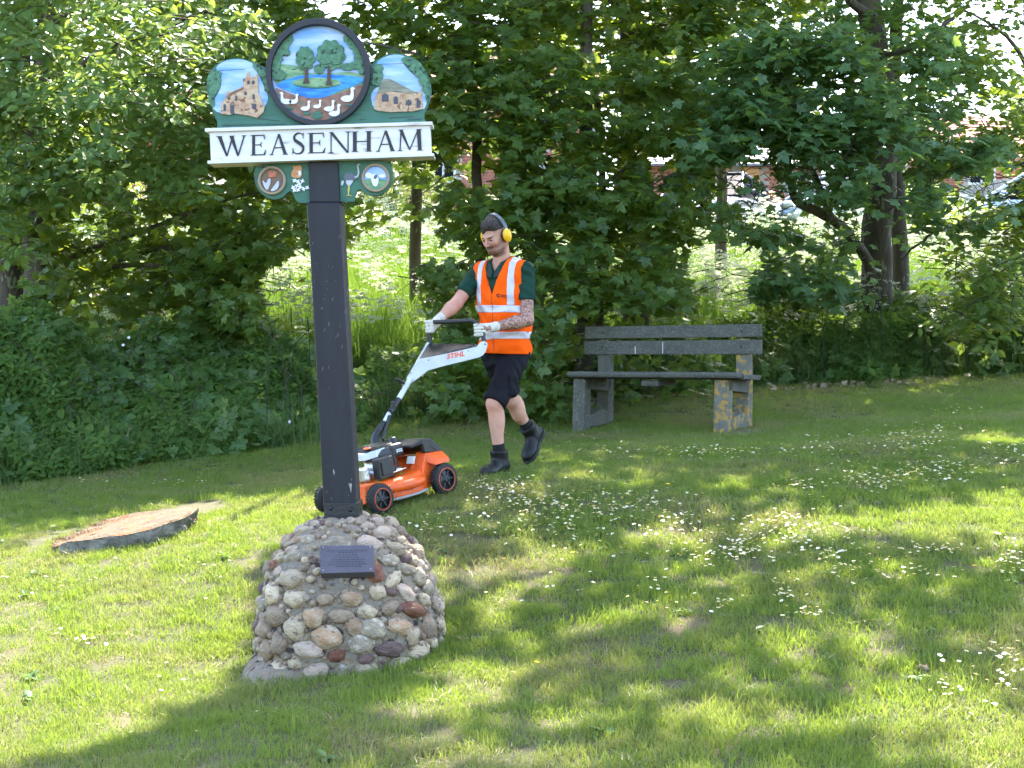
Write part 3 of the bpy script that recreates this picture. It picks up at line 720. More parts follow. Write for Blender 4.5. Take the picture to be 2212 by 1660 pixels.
def ppar(o, p=None):
    o.parent = p or plinth
    if p is None: o.matrix_parent_inverse = Matrix.Translation(-PL0)
    return o
def plinth_pt(y, a):
    """point on the mortar skin at tracing height y and bearing a (0 = right, pi/2 = away, -pi/2 = towards the viewer)"""
    c, r_ = prof(y); q = W(*z4(c, y), SY)
    return Vector((q.x + r_ * MM * math.cos(a), SY + r_ * MM * math.sin(a), q.z))
def plinth_nrm(y, a):
    du = plinth_pt(y, a + .02) - plinth_pt(y, a - .02); dv = plinth_pt(y - 12, a) - plinth_pt(y + 12, a)
    n_ = du.cross(dv); n_.normalize()
    c_ = plinth_pt(y, a) - Vector((plinth_pt(y, 0).x - prof(y)[1] * MM, SY, plinth_pt(y, a).z))
    return n_ if n_.dot(c_) > 0 or n_.z > .9 else -n_
mb = MB(); NA = 120; ys = list(np.linspace(132, 1640, 84)); vs = []
for yy in ys:
    for k in range(NA):
        a = 2 * math.pi * k / NA; p = plinth_pt(yy, a); n_ = plinth_nrm(yy, a)
        vs.append(p + n_ * (.012 * mnoise.noise(p * 9) + .009 * mnoise.noise(p * 30) - .004))
fs = [(i * NA + k, i * NA + (k + 1) % NA, (i + 1) * NA + (k + 1) % NA, (i + 1) * NA + k) for i in range(len(ys) - 1) for k in range(NA)]
ct = len(vs); pc = W(*z4(950, 150), SY); vs.append(pc)
fs += [(ct, k, (k + 1) % NA) for k in range(NA)]
mb.add(vs, fs, True); ppar(mb.build('mortar_core', M_mortar))
# concrete footing showing at the lower left
ft = MB(); vs = []
ring_ = [W(509, 1486, 6.32), W(530, 1440, 6.6), W(560, 1405, 6.85), W(640, 1400, 7.0), W(690, 1430, 6.4), W(700, 1476, 6.23), W(640, 1482, 6.2), W(560, 1490, 6.2)]
n = len(ring_)
for r_ in (1.06, 1.0, .55):
    cx = sum(p.x for p in ring_) / n; cy = sum(p.y for p in ring_) / n
    for p in ring_:
        x_, y_ = cx + (p.x - cx) * r_, cy + (p.y - cy) * r_
        vs.append(Vector((x_, y_, ground(x_, y_) + {1.06: -.03, 1.0: .022, .55: .075}[r_])))
fs = [(i * n + k, i * n + (k + 1) % n, (i + 1) * n + (k + 1) % n, (i + 1) * n + k) for i in range(2) for k in range(n)] + [tuple(range(2 * n, 3 * n))]
ft.add(vs, fs, True); fo = ft.build('concrete_footing', M_mortar); ppar(fo)
md = fo.modifiers.new('s', 'SUBSURF'); md.levels = 2; md.render_levels = 2

STONES = [  # x, y, rx, ry, tilt, kind  (as traced from the front)
 (935, 300, 105, 55, 0, 'g'), (1205, 305, 85, 58, .2, 'p'), (690, 285, 52, 42, 0, 'g'), (560, 365, 48, 30, -.3, 'p'), (570, 410, 62, 38, -.5, 'g'), (690, 428, 28, 28, 0, 'w'), (590, 570, 100, 76, -.15, 'w'), (455, 440, 42, 44, -.5, 'w'),
 (460, 540, 38, 40, 0, 'p'), (425, 700, 66, 74, .2, 'w'), (625, 715, 84, 66, 0, 'w'), (330, 810, 40, 50, 0, 'g'), (462, 860, 78, 82, 0, 't'), (880, 700, 62, 48, 0, 't'), (1085, 692, 78, 60, .3, 'o'), (1262, 520, 62, 78, 0, 'r'), (1365, 435, 62, 48, 0, 'g'),
 (1415, 360, 66, 46, .5, 'w'), (1400, 575, 70, 44, -.6, 'w'), (1500, 520, 66, 46, .4, 'g'), (1300, 235, 60, 50, 0, 'p'), (1335, 235, 55, 45, .4, 'p'), (1235, 170, 52, 38, .3, 'p'), (1170, 190, 48, 34, -.2, 'p'), (1440, 310, 40, 30, 0, 'w'),
 (1280, 655, 62, 52, .2, 'w'), (1390, 665, 40, 34, .3, 'd'), (1500, 690, 66, 48, .7, 'p'), (1590, 590, 50, 66, -.5, 'w'), (1655, 690, 48, 55, 0, 'g'), (795, 840, 80, 76, -.2, 'o'), (1010, 820, 92, 56, .1, 't'), (1110, 905, 60, 70, -.4, 'o'), (1210, 795, 68, 54, .3, 'w'),
 (1380, 780, 62, 52, -.4, 't'), (1560, 820, 82, 50, .3, 'r'), (1630, 770, 46, 56, .5, 'w'), (1455, 935, 82, 62, .2, 'o'), (640, 930, 82, 90, .5, 'w'), (1255, 930, 100, 72, .4, 'g'), (345, 985, 62, 70, .2, 't'), (900, 980, 110, 76, .2, 'o'),
 (1550, 1020, 44, 78, .2, 'w'), (500, 1070, 62, 86, 0, 't'), (750, 1090, 108, 58, .15, 'p'), (980, 1120, 72, 44, -.15, 'r'), (1165, 1040, 88, 72, 0, 'g'), (1380, 1090, 96, 58, 0, 'd'), (1665, 970, 52, 84, 0, 't'), (1720, 830, 34, 66, 0, 'p'), (385, 1140, 50, 74, -.2, 't'),
 (1200, 1150, 60, 42, 0, 'd'), (1605, 1160, 74, 76, 0, 'w'), (1700, 1120, 32, 50, 0, 'w'), (510, 1275, 74, 78, .1, 'w'), (815, 1255, 98, 62, -.3, 'p'), (1035, 1250, 60, 58, 0, 'g'), (1210, 1240, 82, 66, -.2, 'w'), (1445, 1245, 96, 78, -.3, 'w'), (340, 1270, 46, 42, .4, 'g'),
 (640, 1200, 52, 44, 0, 'w'), (250, 1160, 30, 62, 0, 'g'), (305, 1375, 44, 48, 0, 'd'), (660, 1400, 76, 62, 0, 't'), (870, 1410, 94, 64, .1, 'r'), (1045, 1400, 60, 44, 0, 'g'), (1285, 1365, 90, 52, 0, 'g'), (1545, 1320, 54, 38, -.3, 'o'), (1440, 800, 30, 26, 0, 'd'),
 (300, 700, 34, 50, 0, 'd'), (360, 590, 34, 40, 0, 'w'), (400, 500, 34, 40, -.4, 'r'), (630, 230, 55, 30, -.5, 'w'), (720, 180, 50, 26, -.2, 'p'), (780, 170, 34, 24, 0, 'd'), (520, 340, 42, 22, -.5, 'w'), (590, 300, 46, 26, -.5, 'o'), (1700, 1220, 34, 40, 0, 'd'), (275, 960, 26, 60, 0, 'd'),
 (1490, 440, 40, 40, 0, 'd'), (1545, 470, 30, 36, 0, 'w'), (1590, 510, 30, 40, 0, 'p'), (410, 1395, 40, 34, 0, 'g'), (470, 1420, 36, 24, 0, 'd'), (560, 1150, 36, 30, 0, 'g'), (880, 840, 30, 26, 0, 't'), (1330, 870, 26, 24, 0, 'g'), (1495, 1420, 34, 22, 0, 'g'), (1160, 1330, 36, 26, .3, 'p'), (740, 1330, 36, 24, 0, 'w')]
proto_st = []
for sdd in range(9):
    m_ = MB().ico((0, 0, 0), (1, 1, 1), 3, .27, seed=sdd * 3 + 1); me = bpy.data.meshes.new('stone'); me.from_pydata([tuple(v) for v in m_.v], [], m_.f)
    for p in me.polygons: p.use_smooth = True
    proto_st.append(me)
smesh = {}
def place_stone(y, a, rx, ry, tilt, kind, rnd_):
    p = plinth_pt(y, a); n_ = plinth_nrm(y, a)
    up = Vector((0, 0, 1)); u = up.cross(n_); u.normalize(); v_ = n_.cross(u)
    c_, s_ = math.cos(-tilt), math.sin(-tilt)
    A = u * c_ + v_ * s_; B = -u * s_ + v_ * c_
    th = .80 * min(rx, ry)
    i = rnd_.randrange(9); key = (i, kind)
    if key not in smesh:
        me = proto_st[i].copy(); me.materials.clear(); me.materials.append(SM[kind]); smesh[key] = me
    o = link('stone', smesh[key])
    sx, sy, sz = rx * MM * 1.12, ry * MM * 1.12, th * MM * 1.05 + .006
    flip = rnd_.choice((-1, 1))
    Mx = Matrix(((A.x * sx * flip, B.x * sy, n_.x * sz, p.x - n_.x * .26 * sz), (A.y * sx * flip, B.y * sy, n_.y * sz, p.y - n_.y * .26 * sz), (A.z * sx * flip, B.z * sy, n_.z * sz, p.z - n_.z * .26 * sz), (0, 0, 0, 1)))
    ppar(o); o.matrix_basis = Mx
    return p
placed = []
rs = random.Random(5)
for (x_, y_, rx, ry, tl, kd) in STONES:
    c_, r_ = prof(y_); sx_ = max(-.985, min(.985, (x_ - c_) / (r_ + 12))); a = -math.acos(sx_)
    f_ = 1 / max(.45, math.sin(math.acos(sx_)))
    p = place_stone(y_, a, rx * min(1.5, f_), ry, tl, kd, rs); placed.append((p, max(rx, ry) * MM))
for k in range(2600):
    y_ = rs.uniform(150, 1560); a = rs.uniform(-math.pi, math.pi); rx = rs.uniform(34, 88); ry = rx * rs.uniform(.65, 1); p = plinth_pt(y_, a)
    front = math.sin(a) < -.25
    if front: rx *= .42; ry *= .42
    if any((p - q_).length < (max(rx, ry) * MM + r_) * (.92 if not front else .96) for q_, r_ in placed): continue
    if front:
        qx, qy = to_ref(np.array(p)); 
        if 685 < qx < 815 and 1170 < qy < 1250: continue
    place_stone(y_, a, rx, ry, rs.uniform(-.6, .6), rs.choice('wwwggttttpdt'), rs); placed.append((p, max(rx, ry) * MM))
# plaque
M_plaque = mat('bronze_plaque', (.070, .060, .074), .5, spec=.4, metal=.0, bump=.12, bscale=90, var=(.085, .073, .088), nscale=12)
M_engrave = mat('engraved_lines', (.016, .012, .016), .5)
pq = [W(692, 1179, SY - .335), W(806, 1178, SY - .335), W(808, 1236, SY - .420), W(692, 1239, SY - .420)]
nq = (pq[1] - pq[0]).cross(pq[3] - pq[0]).normalized()
if nq.y > 0: nq = -nq
mb = MB(); vs = [p for p in pq] + [p - nq * .05 for p in pq]
mb.add(vs, [(0, 1, 2, 3), (4, 7, 6, 5), (0, 4, 5, 1), (1, 5, 6, 2), (2, 6, 7, 3), (3, 7, 4, 0)])
plq = mb.build('plaque', M_plaque, bevel=.002); ppar(plq)
def pqp(u, v, d=0): return (pq[0] * (1 - u) + pq[1] * u) * (1 - v) + (pq[3] * (1 - u) + pq[2] * u) * v + nq * d
mb = MB(); rs2 = random.Random(2)
for li, (u0, u1, v_) in enumerate([(.12, .88, .20), (.34, .66, .27), (.30, .68, .36), (.27, .72, .445), (.22, .82, .53), (.18, .82, .61), (.15, .86, .69), (.28, .72, .77)]):
    u = u0
    while u < u1:
        wd = rs2.uniform(.02, .06)
        for s_ in range(int(wd / .008)):
            uu = u + s_ * .008
            mb.add([pqp(uu, v_ - .016, .0012), pqp(uu + .0055, v_ - .016, .0012), pqp(uu + .0055, v_ + .020, .0012), pqp(uu, v_ + .020, .0012)], [(0, 1, 2, 3)])
        u += wd + .014
o = mb.build('engraving', M_engrave, fix=False); ppar(o, plq)
for (u, v_) in ((.05, .09), (.94, .08), (.05, .90), (.94, .90)):
    o = MB().ico(pqp(u, v_, .001), (.005, .004, .005), 1).build('screw', mat('brass_screw', (.35, .3, .28), .35, metal=.8)); ppar(o, plq)

# flaked spots of bare wood on the post
M_flake = mat('bare_wood_flake', (.11, .095, .085), .9)
rs3 = random.Random(12); mb = MB()
for k in range(30):
    yy = rs3.choice([rs3.uniform(560, 800), rs3.uniform(560, 800), rs3.uniform(950, 1080), rs3.uniform(440, 1080)])
    l_, r_ = np.interp(yy, [439, 540, 700, 900, 1118], [668, 675, 683.5, 694, 706]), np.interp(yy, [439, 540, 700, 900, 1118], [731, 738, 746, 758, 770])
    u = rs3.random() ** 1.2 if yy < 850 else rs3.choice([rs3.uniform(0, .25), rs3.uniform(.7, .98)]); x_ = l_ + (r_ - l_) * u
    w_, h_ = rs3.uniform(.4, 1.5), rs3.uniform(1.0, 5.5) * (1 if yy < 850 else .6); t_ = rs3.uniform(.1, .5)
    pts = [W(x_ + a * w_ + b * h_ * t_ * -1, yy + b * h_, SY - .0463) for a, b in ((-.6, -1), (.5, -.9), (1, -.1), (.4, 1), (-.6, .8), (-1, .1))]
    for p in pts: p.y = SY - .0463
    mb.add(pts, [tuple(range(6))])
wpar(tag(mb.build('paint_flakes', M_flake, fix=False), kind='stuff'))
# ------------------------------------------------------------------ lawn mower
M_orange = mat('orange_deck', (.85, .105, .006), .42, bump=.04, bscale=90, var=(.66, .095, .012), nscale=16, spots=(.20, .22, .06), sscale=30, sth=.70, swid=.08)
M_blkpl = mat('black_plastic', (.009, .0095, .011), .42, bump=.12, bscale=120, var=(.015, .015, .017), nscale=20)
M_tyre = mat('tyre_rubber', (.009, .009, .0095), .7, bump=.3, bscale=80, spots=(.06, .07, .03), sscale=25, sth=.68, swid=.1)
M_whtpl = mat('pale_grey_plastic', (.60, .62, .66), .36, var=(.50, .52, .55), nscale=9)
M_alu = mat('bare_aluminium', (.55, .55, .54), .35, metal=.85, bump=.2, bscale=60)
M_redmark = mat('orange_marking', (.80, .10, .02), .45)
M_greytrim = mat('grey_trim', (.30, .30, .30), .6)
F0 = Vector((-.80, 8.57, 0)); R0 = Vector((-.425, 8.984, 0)); FF = Vector((-1.17, 8.905, 0))
for p in (F0, R0, FF): p.z = ground(p.x, p.y)
ax = (F0 - R0).normalized(); ay = (F0 - FF).normalized(); az = ax.cross(ay).normalized(); ay = az.cross(ax)
mc = (R0 + FF) / 2 + az * .004
MW = Matrix(((ax.x, ay.x, az.x, mc.x), (ax.y, ay.y, az.y, mc.y), (ax.z, ay.z, az.z, mc.z), (0, 0, 0, 1)))
mower = empty('lawn_mower', mat=MW, label='orange and grey petrol lawn mower being pushed behind the sign post', cat='lawn mower')
MWI = MW.inverted()
def mw(o, part=None):
    """parts modelled in mower space"""
    o.parent = part or mower; return o
def mww(o, part=None):
    """parts modelled in world space"""
    o.data.transform(MWI); o.parent = part or mower; return o
# deck shell
secs = [(.325, .10, .075, .115), (.30, .16, .06, .16), (.24, .185, .055, .18), (.16, .20, .055, .185), (.06, .235, .055, .185), (-.06, .24, .055, .19), (-.14, .225, .06, .20), (-.20, .20, .07, .235), (-.29, .19, .08, .26), (-.34, .17, .10, .25)]
mb = MB(); vs = []
for x_, w_, zb, zt in secs:
    for y_, z_ in ((-w_, zb), (-w_, zb + .045), (-w_ * .97, zb + .07), (-w_ * .86, zt - .02), (-w_ * .74, zt), (0, zt + .006), (w_ * .74, zt), (w_ * .86, zt - .02), (w_ * .97, zb + .07), (w_, zb + .045), (w_, zb)):
        vs.append((x_, y_, z_))
k_ = 11; fs = [(i * k_ + j, i * k_ + j + 1, (i + 1) * k_ + j + 1, (i + 1) * k_ + j) for i in range(len(secs) - 1) for j in range(k_ - 1)]
fs += [tuple(range(k_)), tuple(range((len(secs) - 1) * k_, len(secs) * k_))]
mb.add(vs, fs, True); deck = mw(mb.build('deck', M_orange)); m_ = deck.modifiers.new('t', 'SOLIDIFY'); m_.thickness = .006
m_ = deck.modifiers.new('s', 'SUBSURF'); m_.levels = 1; m_.render_levels = 2
mb = MB()      # swelling ledge over the blade chamber on both sides
for sy in (1, -1): mb.tube([(.20, sy * .17, .135), (.12, sy * .215, .13), (0, sy * .245, .13), (-.10, sy * .235, .132), (-.16, sy * .20, .14)], [.02, .03, .034, .03, .018], 12)
mw(mb.build('deck_rim', M_orange), deck)
mb = MB()
for sy in (1, -1): mb.tube([(.20, sy * .19, .062), (.1, sy * .235, .06), (-.05, sy * .245, .06), (-.15, sy * .228, .065)], .009, 8)
mw(mb.build('grey_trim', M_greytrim), deck)
# rear pylons rising to the flap
def loftbox(rows, m, name, part=None, bev=.008):
    """rows: list of 4-corner sections"""
    mb = MB(); vs = [p for r_ in rows for p in r_]; n = len(rows[0])
    fs = [tuple(range(n))[::-1], tuple((len(rows) - 1) * n + i for i in range(n))]
    for i in range(len(rows) - 1):
        for k in range(n): fs.append((i * n + k, i * n + (k + 1) % n, (i + 1) * n + (k + 1) % n, (i + 1) * n + k))
    mb.add(vs, fs); return mw(mb.build(name, m, bevel=bev), part)
for sy in (1, -1):
    y0, y1 = sy * .115, sy * .195
    loftbox([[(-.11, y0, .17), (-.345, y0, .17), (-.345, y1, .08), (-.13, y1 * 1.08, .08)], [(-.15, y0, .24), (-.35, y0, .24), (-.35, y1, .20), (-.16, y1 * 1.04, .20)], [(-.20, y0, .30), (-.35, y0, .30), (-.35, y1, .285), (-.21, y1, .285)]], M_orange, 'rear_pylon')
    loftbox([[(-.20, y1, .225), (-.345, y1, .225), (-.35, y1 + sy * .075, .205), (-.22, y1 + sy * .07, .205)], [(-.215, y1 - sy * .01, .29), (-.35, y1 - sy * .01, .29), (-.355, y1 + sy * .06, .235), (-.25, y1 + sy * .06, .235)]], M_orange, 'rear_fender')
    loftbox([[(.33, sy * .10, .07), (.33, sy * .165, .07), (.25, sy * .19, .07), (.25, sy * .10, .07)], [(.315, sy * .10, .19), (.31, sy * .165, .185), (.25, sy * .185, .19), (.25, sy * .10, .19)]], M_orange, 'front_shroud')
# rear flap
loftbox([[(-.12, -.17, .355), (-.12, .17, .355), (-.12, .17, .335), (-.12, -.17, .335)], [(-.20, -.195, .385), (-.20, .195, .385), (-.20, .195, .345), (-.20, -.195, .345)], [(-.27, -.20, .375), (-.27, .20, .375), (-.27, .20, .305), (-.27, -.20, .305)], [(-.36, -.20, .285), (-.36, .20, .285), (-.34, .20, .255), (-.34, -.20, .255)]], M_blkpl, 'rear_flap')
for sy in (1, -1):
    loftbox([[(-.20, sy * .165, .29), (-.20, sy * .198, .29), (-.34, sy * .198, .27), (-.34, sy * .165, .27)], [(-.19, sy * .165, .36), (-.19, sy * .198, .36), (-.28, sy * .198, .36), (-.28, sy * .165, .36)]], M_blkpl, 'flap_arm')
# wheels
def wheel(x_, y_, r_, side):
    T = Matrix.Translation((x_, y_, r_)) @ Matrix.Rotation(R(90), 4, 'X')
    w_ = empty('wheel'); w_.parent = mower
    mb = MB().lathe([(r_ * .60, -.028), (r_ * .9, -.029), (r_ * .985, -.021), (r_, -.008), (r_, .008), (r_ * .985, .021), (r_ * .9, .029), (r_ * .60, .028)], 36, T)
    o = mb.build('tyre', M_tyre); o.parent = w_
    mb = MB()
    for k in range(30):
        a = 2 * math.pi * k / 30
        for s_ in (-1, 1):
            mb.box((0, 0, 0), (.006, .005, .022), T @ Matrix.Rotation(a, 4, 'Z') @ Matrix.Translation((r_ + .0005, 0, s_ * .013)) @ Matrix.Rotation(s_ * .5, 4, 'X'))
    o = mb.build('tread', M_tyre, fix=False); o.parent = w_
    s_ = 1 if side > 0 else -1
    mb = MB()
    mb.lathe([(.001, .022), (r_ * .16, .030), (r_ * .2, .024), (r_ * .28, .016), (r_ * .66, .012)], 30, T @ Matrix.Scale(-s_, 4, (0, 0, 1)))
    for k in range(6):
        a = 2 * math.pi * k / 6
        mb.box((0, 0, 0), (r_ * .48, .012, .010), T @ Matrix.Rotation(a, 4, 'Z') @ Matrix.Translation((r_ * .42, 0, -s_ * .017)), bev=.002)
    o = mb.build('hub', M_blkpl); o.parent = w_
    ringp = [T @ Vector((r_ * .70 * math.cos(2 * math.pi * k / 36), r_ * .70 * math.sin(2 * math.pi * k / 36), -s_ * .0290)) for k in range(37)]
    mb = MB().tube(ringp, .0022, 6, False); o = mb.build('orange_ring', M_orange); o.parent = w_
    return w_
wheel(.28, .25, .095, 1); wheel(.28, -.25, .095, -1); wheel(-.28, .255, .102, 1); wheel(-.28, -.255, .102, -1)
mb = MB().tube([(.28, -.24, .095), (.28, .24, .095)], .010, 10).tube([(-.28, -.24, .102), (-.28, .24, .102)], .010, 10); mw(mb.build('axle', M_alu))
# engine
eng = empty('engine'); eng.parent = mower; eng.location = (0, 0, .022)
mw(MB().lathe([(.0, .19), (.125, .19), (.13, .205), (.10, .225), (.085, .25), (.085, .30), (0, .30)], 32, Matrix.Translation((.04, 0, 0))).build('crankcase', M_alu), eng)
sh = [[(-.10, -.105, z_), (-.05, -.125, z_), (.10, -.12, z_), (.165, -.07, z_), (.17, .05, z_), (.12, .105, z_), (-.04, .12, z_), (-.10, .09, z_)] for z_ in (.285, .315)]
sh += [[((x_ - .03) * .93 + .03, y_ * .93, .345) for x_, y_, z_ in sh[0]], [((x_ - .03) * .72 + .025, y_ * .72, .372) for x_, y_, z_ in sh[0]]]
loftbox(sh, M_blkpl, 'shroud', eng, .006)
wc = [(.178, -.06), (.178, .045), (.125, .10), (.045, .10), (.025, .055), (.045, -.03), (.085, -.09)]
z_at = lambda x_, y_: .349 - max(0, (x_ - .12)) * .45 - max(0, abs(y_) - .07) * .3
mb = MB(); n = len(wc); vs = [(x_, y_, z_at(x_, y_) + .014) for x_, y_ in wc] + [((x_ - .1) * 1.06 + .1, y_ * 1.06, z_at(x_, y_) - .03) for x_, y_ in wc]
mb.add(vs, [tuple(range(n)), tuple(range(n, 2 * n))[::-1]] + [(i, (i + 1) % n, n + (i + 1) % n, n + i) for i in range(n)])
mw(mb.build('pale_cover', M_whtpl, bevel=.004), eng)
mb = MB().lathe([(0, .003), (.9, .003), (1, 0)], 24, Matrix.Translation((.135, .035, .3655)) @ Matrix.Rotation(R(12), 4, 'Y') @ Matrix.Diagonal((.019, .032, 1, 1)))
mw(mb.build('badge', M_redmark), eng)
mw(MB().box((.105, .128, .235), (.135, .062, .135), bev=.010).build('air_filter_box', M_blkpl), eng)
mw(MB().box((.105, .162, .235), (.09, .012, .09), bev=.005).build('filter_lid', M_blkpl), eng)
mw(MB().box((.225, .055, .215), (.055, .10, .09), bev=.014).build('muffler', M_alu), eng)
mb = MB()
for k in range(4): mb.box((.254, .025 + .02 * k, .215), (.006, .008, .07), bev=.002)
mw(mb.build('muffler_guard', M_alu), eng)
mw(MB().lathe([(0, .40), (.020, .40), (.026, .395), (.026, .36), (.03, .355)], 20, Matrix.Translation((-.07, .055, 0))).build('fuel_cap', M_blkpl), eng)
mw(MB().box((-.045, .06, .32), (.12, .12, .085), bev=.02).build('fuel_tank', M_blkpl), eng)
mw(MB().box((-.055, .122, .315), (.05, .003, .022), bev=.001).build('warning_label', mat('label_white', (.6, .6, .6), .5)), eng)
for k in range(2): mw(MB().box((-.055, .1242, .318 - .012 * k), (.035, .0012, .004)).build('label_line', M_blkpl), eng)
mw(MB().tube([(.02, .14, .30), (.02, .155, .24), (.03, .15, .20)], .006, 8).tube([(.0, .13, .29), (-.01, .15, .22), (-.03, .15, .205)], .004, 8).build('cable', M_blkpl), eng)
mw(MB().box((.0, .145, .20), (.055, .012, .022), bev=.003).build('lever_tab', M_whtpl), eng)
mw(MB().tube([(.14, .15, .19), (.05, .16, .195), (-.06, .15, .20)], .005, 8).build('control_rod', M_alu), eng)
mw(MB().box((-.115, .15, .24), (.006, .07, .05), M=Matrix.Rotation(R(-25), 4, 'Y'), bev=.001).build('sticker', mat('sticker_white', (.62, .60, .56), .5)), eng)
# handle, drawn through traced points
def z3(x, y): return (720 + x / 3.458) * .914, (780 + y / 3.458) * .914
def H(x, y, Y): return W(*z3(x, y), Y)
hd = empty('handle'); hd.parent = mower
mww(MB().tube([H(590, 1010, 9.12), H(575, 905, 9.16), H(590, 850, 9.18), H(640, 780, 9.2), H(690, 705, 9.22)], [.034, .030, .028, .022, .018], 12).build('handle_bracket', M_blkpl), hd)
mww(MB().tube([H(640, 900, 9.12), H(655, 830, 9.16), H(700, 700, 9.2)], [.012, .010, .009], 8).build('bracket_stay', M_blkpl), hd)
mww(MB().tube([H(655, 750, 9.20), H(735, 600, 9.26)], .0155, 12).build('lower_tube', M_whtpl), hd)
mww(MB().tube([H(700, 672, 9.21), H(770, 565, 9.28)], [.022, .019], 12).build('clamp_sleeve', M_blkpl), hd)
mww(MB().box(H(722, 612, 9.22), (.03, .03, .05), bev=.006).build('clamp_lever', M_blkpl), hd)
mww(MB().tube([H(755, 590, 9.27), H(865, 400, 9.36)], .0185, 12).build('upper_tube', M_whtpl), hd)
mww(MB().tube([H(745, 400, 9.28), H(775, 412, 9.29), H(815, 438, 9.31)], [.010, .012, .009], 8).tube([H(775, 415, 9.29), H(780, 470, 9.3), H(800, 500, 9.32)], .005, 6).build('height_lever', M_blkpl), hd)
def hz(x, y, d): return H(x, y, 9.37 + (x - 850) / 600 * .045 + d)
con = [(830, 396), (880, 322), (932, 238), (1060, 214), (1180, 190), (1300, 163), (1405, 138), (1440, 98), (1468, 92), (1492, 106), (1494, 130), (1478, 180), (1455, 210), (1420, 226), (1300, 256), (1150, 292), (1010, 331), (940, 385), (876, 432), (848, 424)]
o = MB().extrude(con, hz, 0, .038).build('console_rail', M_whtpl, bevel=.007); mww(o, hd); rail = o
def hf(x, y, d): return H(x, y, 9.40 + (385 - y) / 285 * .25 + d)
o = MB().extrude([(838, 388), (925, 232), (1000, 100), (1020, 104), (1015, 120), (935, 245), (880, 340)], hf, 0, .035).build('console_rail', M_whtpl, bevel=.004); mww(o, hd)
pa, pb, pc_ = H(936, 238, 9.385), H(1432, 126, 9.43), H(1012, 112, 9.645)
pd = H(1405, 118, 9.50)
mb = MB(); vs = [pa, pb, pd, pc_] + [p - Vector((0, 0, .02)) for p in (pa, pb, pd, pc_)]
mb.add(vs, [(0, 1, 2, 3), (7, 6, 5, 4), (0, 4, 5, 1), (1, 5, 6, 2), (2, 6, 7, 3), (3, 7, 4, 0)]); mww(mb.build('console_panel', M_blkpl), hd)
for (x_, y_) in ((868, 352), (1010, 248), (1338, 172)):
    mww(MB().ico(hz(x_, y_, -.001), (.006, .003, .006), 1).build('screw', M_greytrim), hd)
mb = MB().tube([H(0, 0, 9)] * 2, .001, 3); mb = MB()
def z2(x, y): return (980 + x / 3.953) * .914, (480 + y / 3.953) * .914
def H2(x, y, Y): return W(*z2(x, y), Y)
hoop_pts = [H2(658, 1330, 9.43), H2(640, 1250, 9.44), H2(600, 1150, 9.45), H2(575, 1118, 9.46), H2(540, 1101, 9.47), H2(450, 1104, 9.51), H2(300, 1110, 9.58), H2(180, 1114, 9.63), H2(140, 1120, 9.65), H2(126, 1145, 9.66), H2(128, 1200, 9.66), H2(150, 1310, 9.655)]
mww(mb.tube(hoop_pts, .0155, 12).build('handlebar', M_blkpl), hd)
# brand lettering on the console, as the photograph shows it
def text_mesh(txt, size, shear=0, off=0):
    cu = bpy.data.curves.new('lettering', 'FONT'); cu.body = txt; cu.size = size; cu.shear = shear; cu.offset = off; cu.extrude = .0006; cu.align_x = 'CENTER'; cu.align_y = 'CENTER'
    t = bpy.data.objects.new('tmp', cu); COL.objects.link(t); dg = bpy.context.evaluated_depsgraph_get(); me = bpy.data.meshes.new_from_object(t.evaluated_get(dg))
    bpy.data.objects.remove(t); return me
me = text_mesh('STIHL', .046, .35, .0012); me.materials.append(M_redmark)
a_, b_ = hz(1162, 222, -.0015), hz(1298, 196, -.0015); xx = (b_ - a_).normalized(); zz = Vector((-xx.z, 0, xx.x)); yy = zz.cross(xx)
c0 = (a_ + b_) / 2; me.transform(Matrix(((xx.x * 1.05, zz.x, -yy.x, c0.x), (xx.y * 1.05, zz.y, -yy.y, c0.y), (xx.z * 1.05, zz.z, -yy.z, c0.z), (0, 0, 0, 1))))
o = link('lettering', me); mww(o, hd)

# grass clippings stuck on the deck, trims and wheels
q = np.random.default_rng(19); n = 420; x_ = q.uniform(-.33, .32, n); s_ = q.choice([-1, 1], n)
y_ = s_ * q.uniform(.10, .262, n); z_ = np.where(np.abs(y_) > .19, q.uniform(.06, .165, n), .195 + .0 * x_)
wh = q.uniform(size=n) < .35; a_ = q.uniform(0, 6.28, n); c_ = np.where(q.uniform(size=n) < .5, .28, -.28)
x_ = np.where(wh, c_ + .1 * np.cos(a_), x_); z_ = np.where(wh, .1 + .1 * np.sin(a_), z_); y_ = np.where(wh, s_ * q.uniform(.225, .282, n), y_)
V = []; Fc = []
for i in range(n):
    b = len(V); d_ = q.normal(0, 1, 3); d_ /= np.linalg.norm(d_); e_ = q.normal(0, 1, 3); e_ -= d_ * (e_ @ d_); e_ /= np.linalg.norm(e_); L2, w2 = q.uniform(.006, .016), .0016; p_ = np.array([x_[i], y_[i], z_[i] + .002])
    V += [tuple(p_ - d_ * L2 - e_ * w2), tuple(p_ + d_ * L2 - e_ * w2), tuple(p_ + d_ * L2 + e_ * w2), tuple(p_ - d_ * L2 + e_ * w2)]; Fc.append((b, b + 1, b + 2, b + 3))
me = bpy.data.meshes.new('grass_clippings'); me.from_pydata(V, [], Fc); me.materials.append(M_grass); mw(tag(link('grass_clippings', me), kind='stuff'))
# ------------------------------------------------------------------ person
M_skin = mat('skin', (.50, .255, .175), .55, var=(.58, .31, .22), nscale=18, bump=.12, bscale=180, spec=.35)
M_skin.node_tree.nodes['Principled BSDF'].inputs['Subsurface Weight'].default_value = .08
M_skin.node_tree.nodes['Principled BSDF'].inputs['Subsurface Radius'].default_value = (.02, .008, .005)
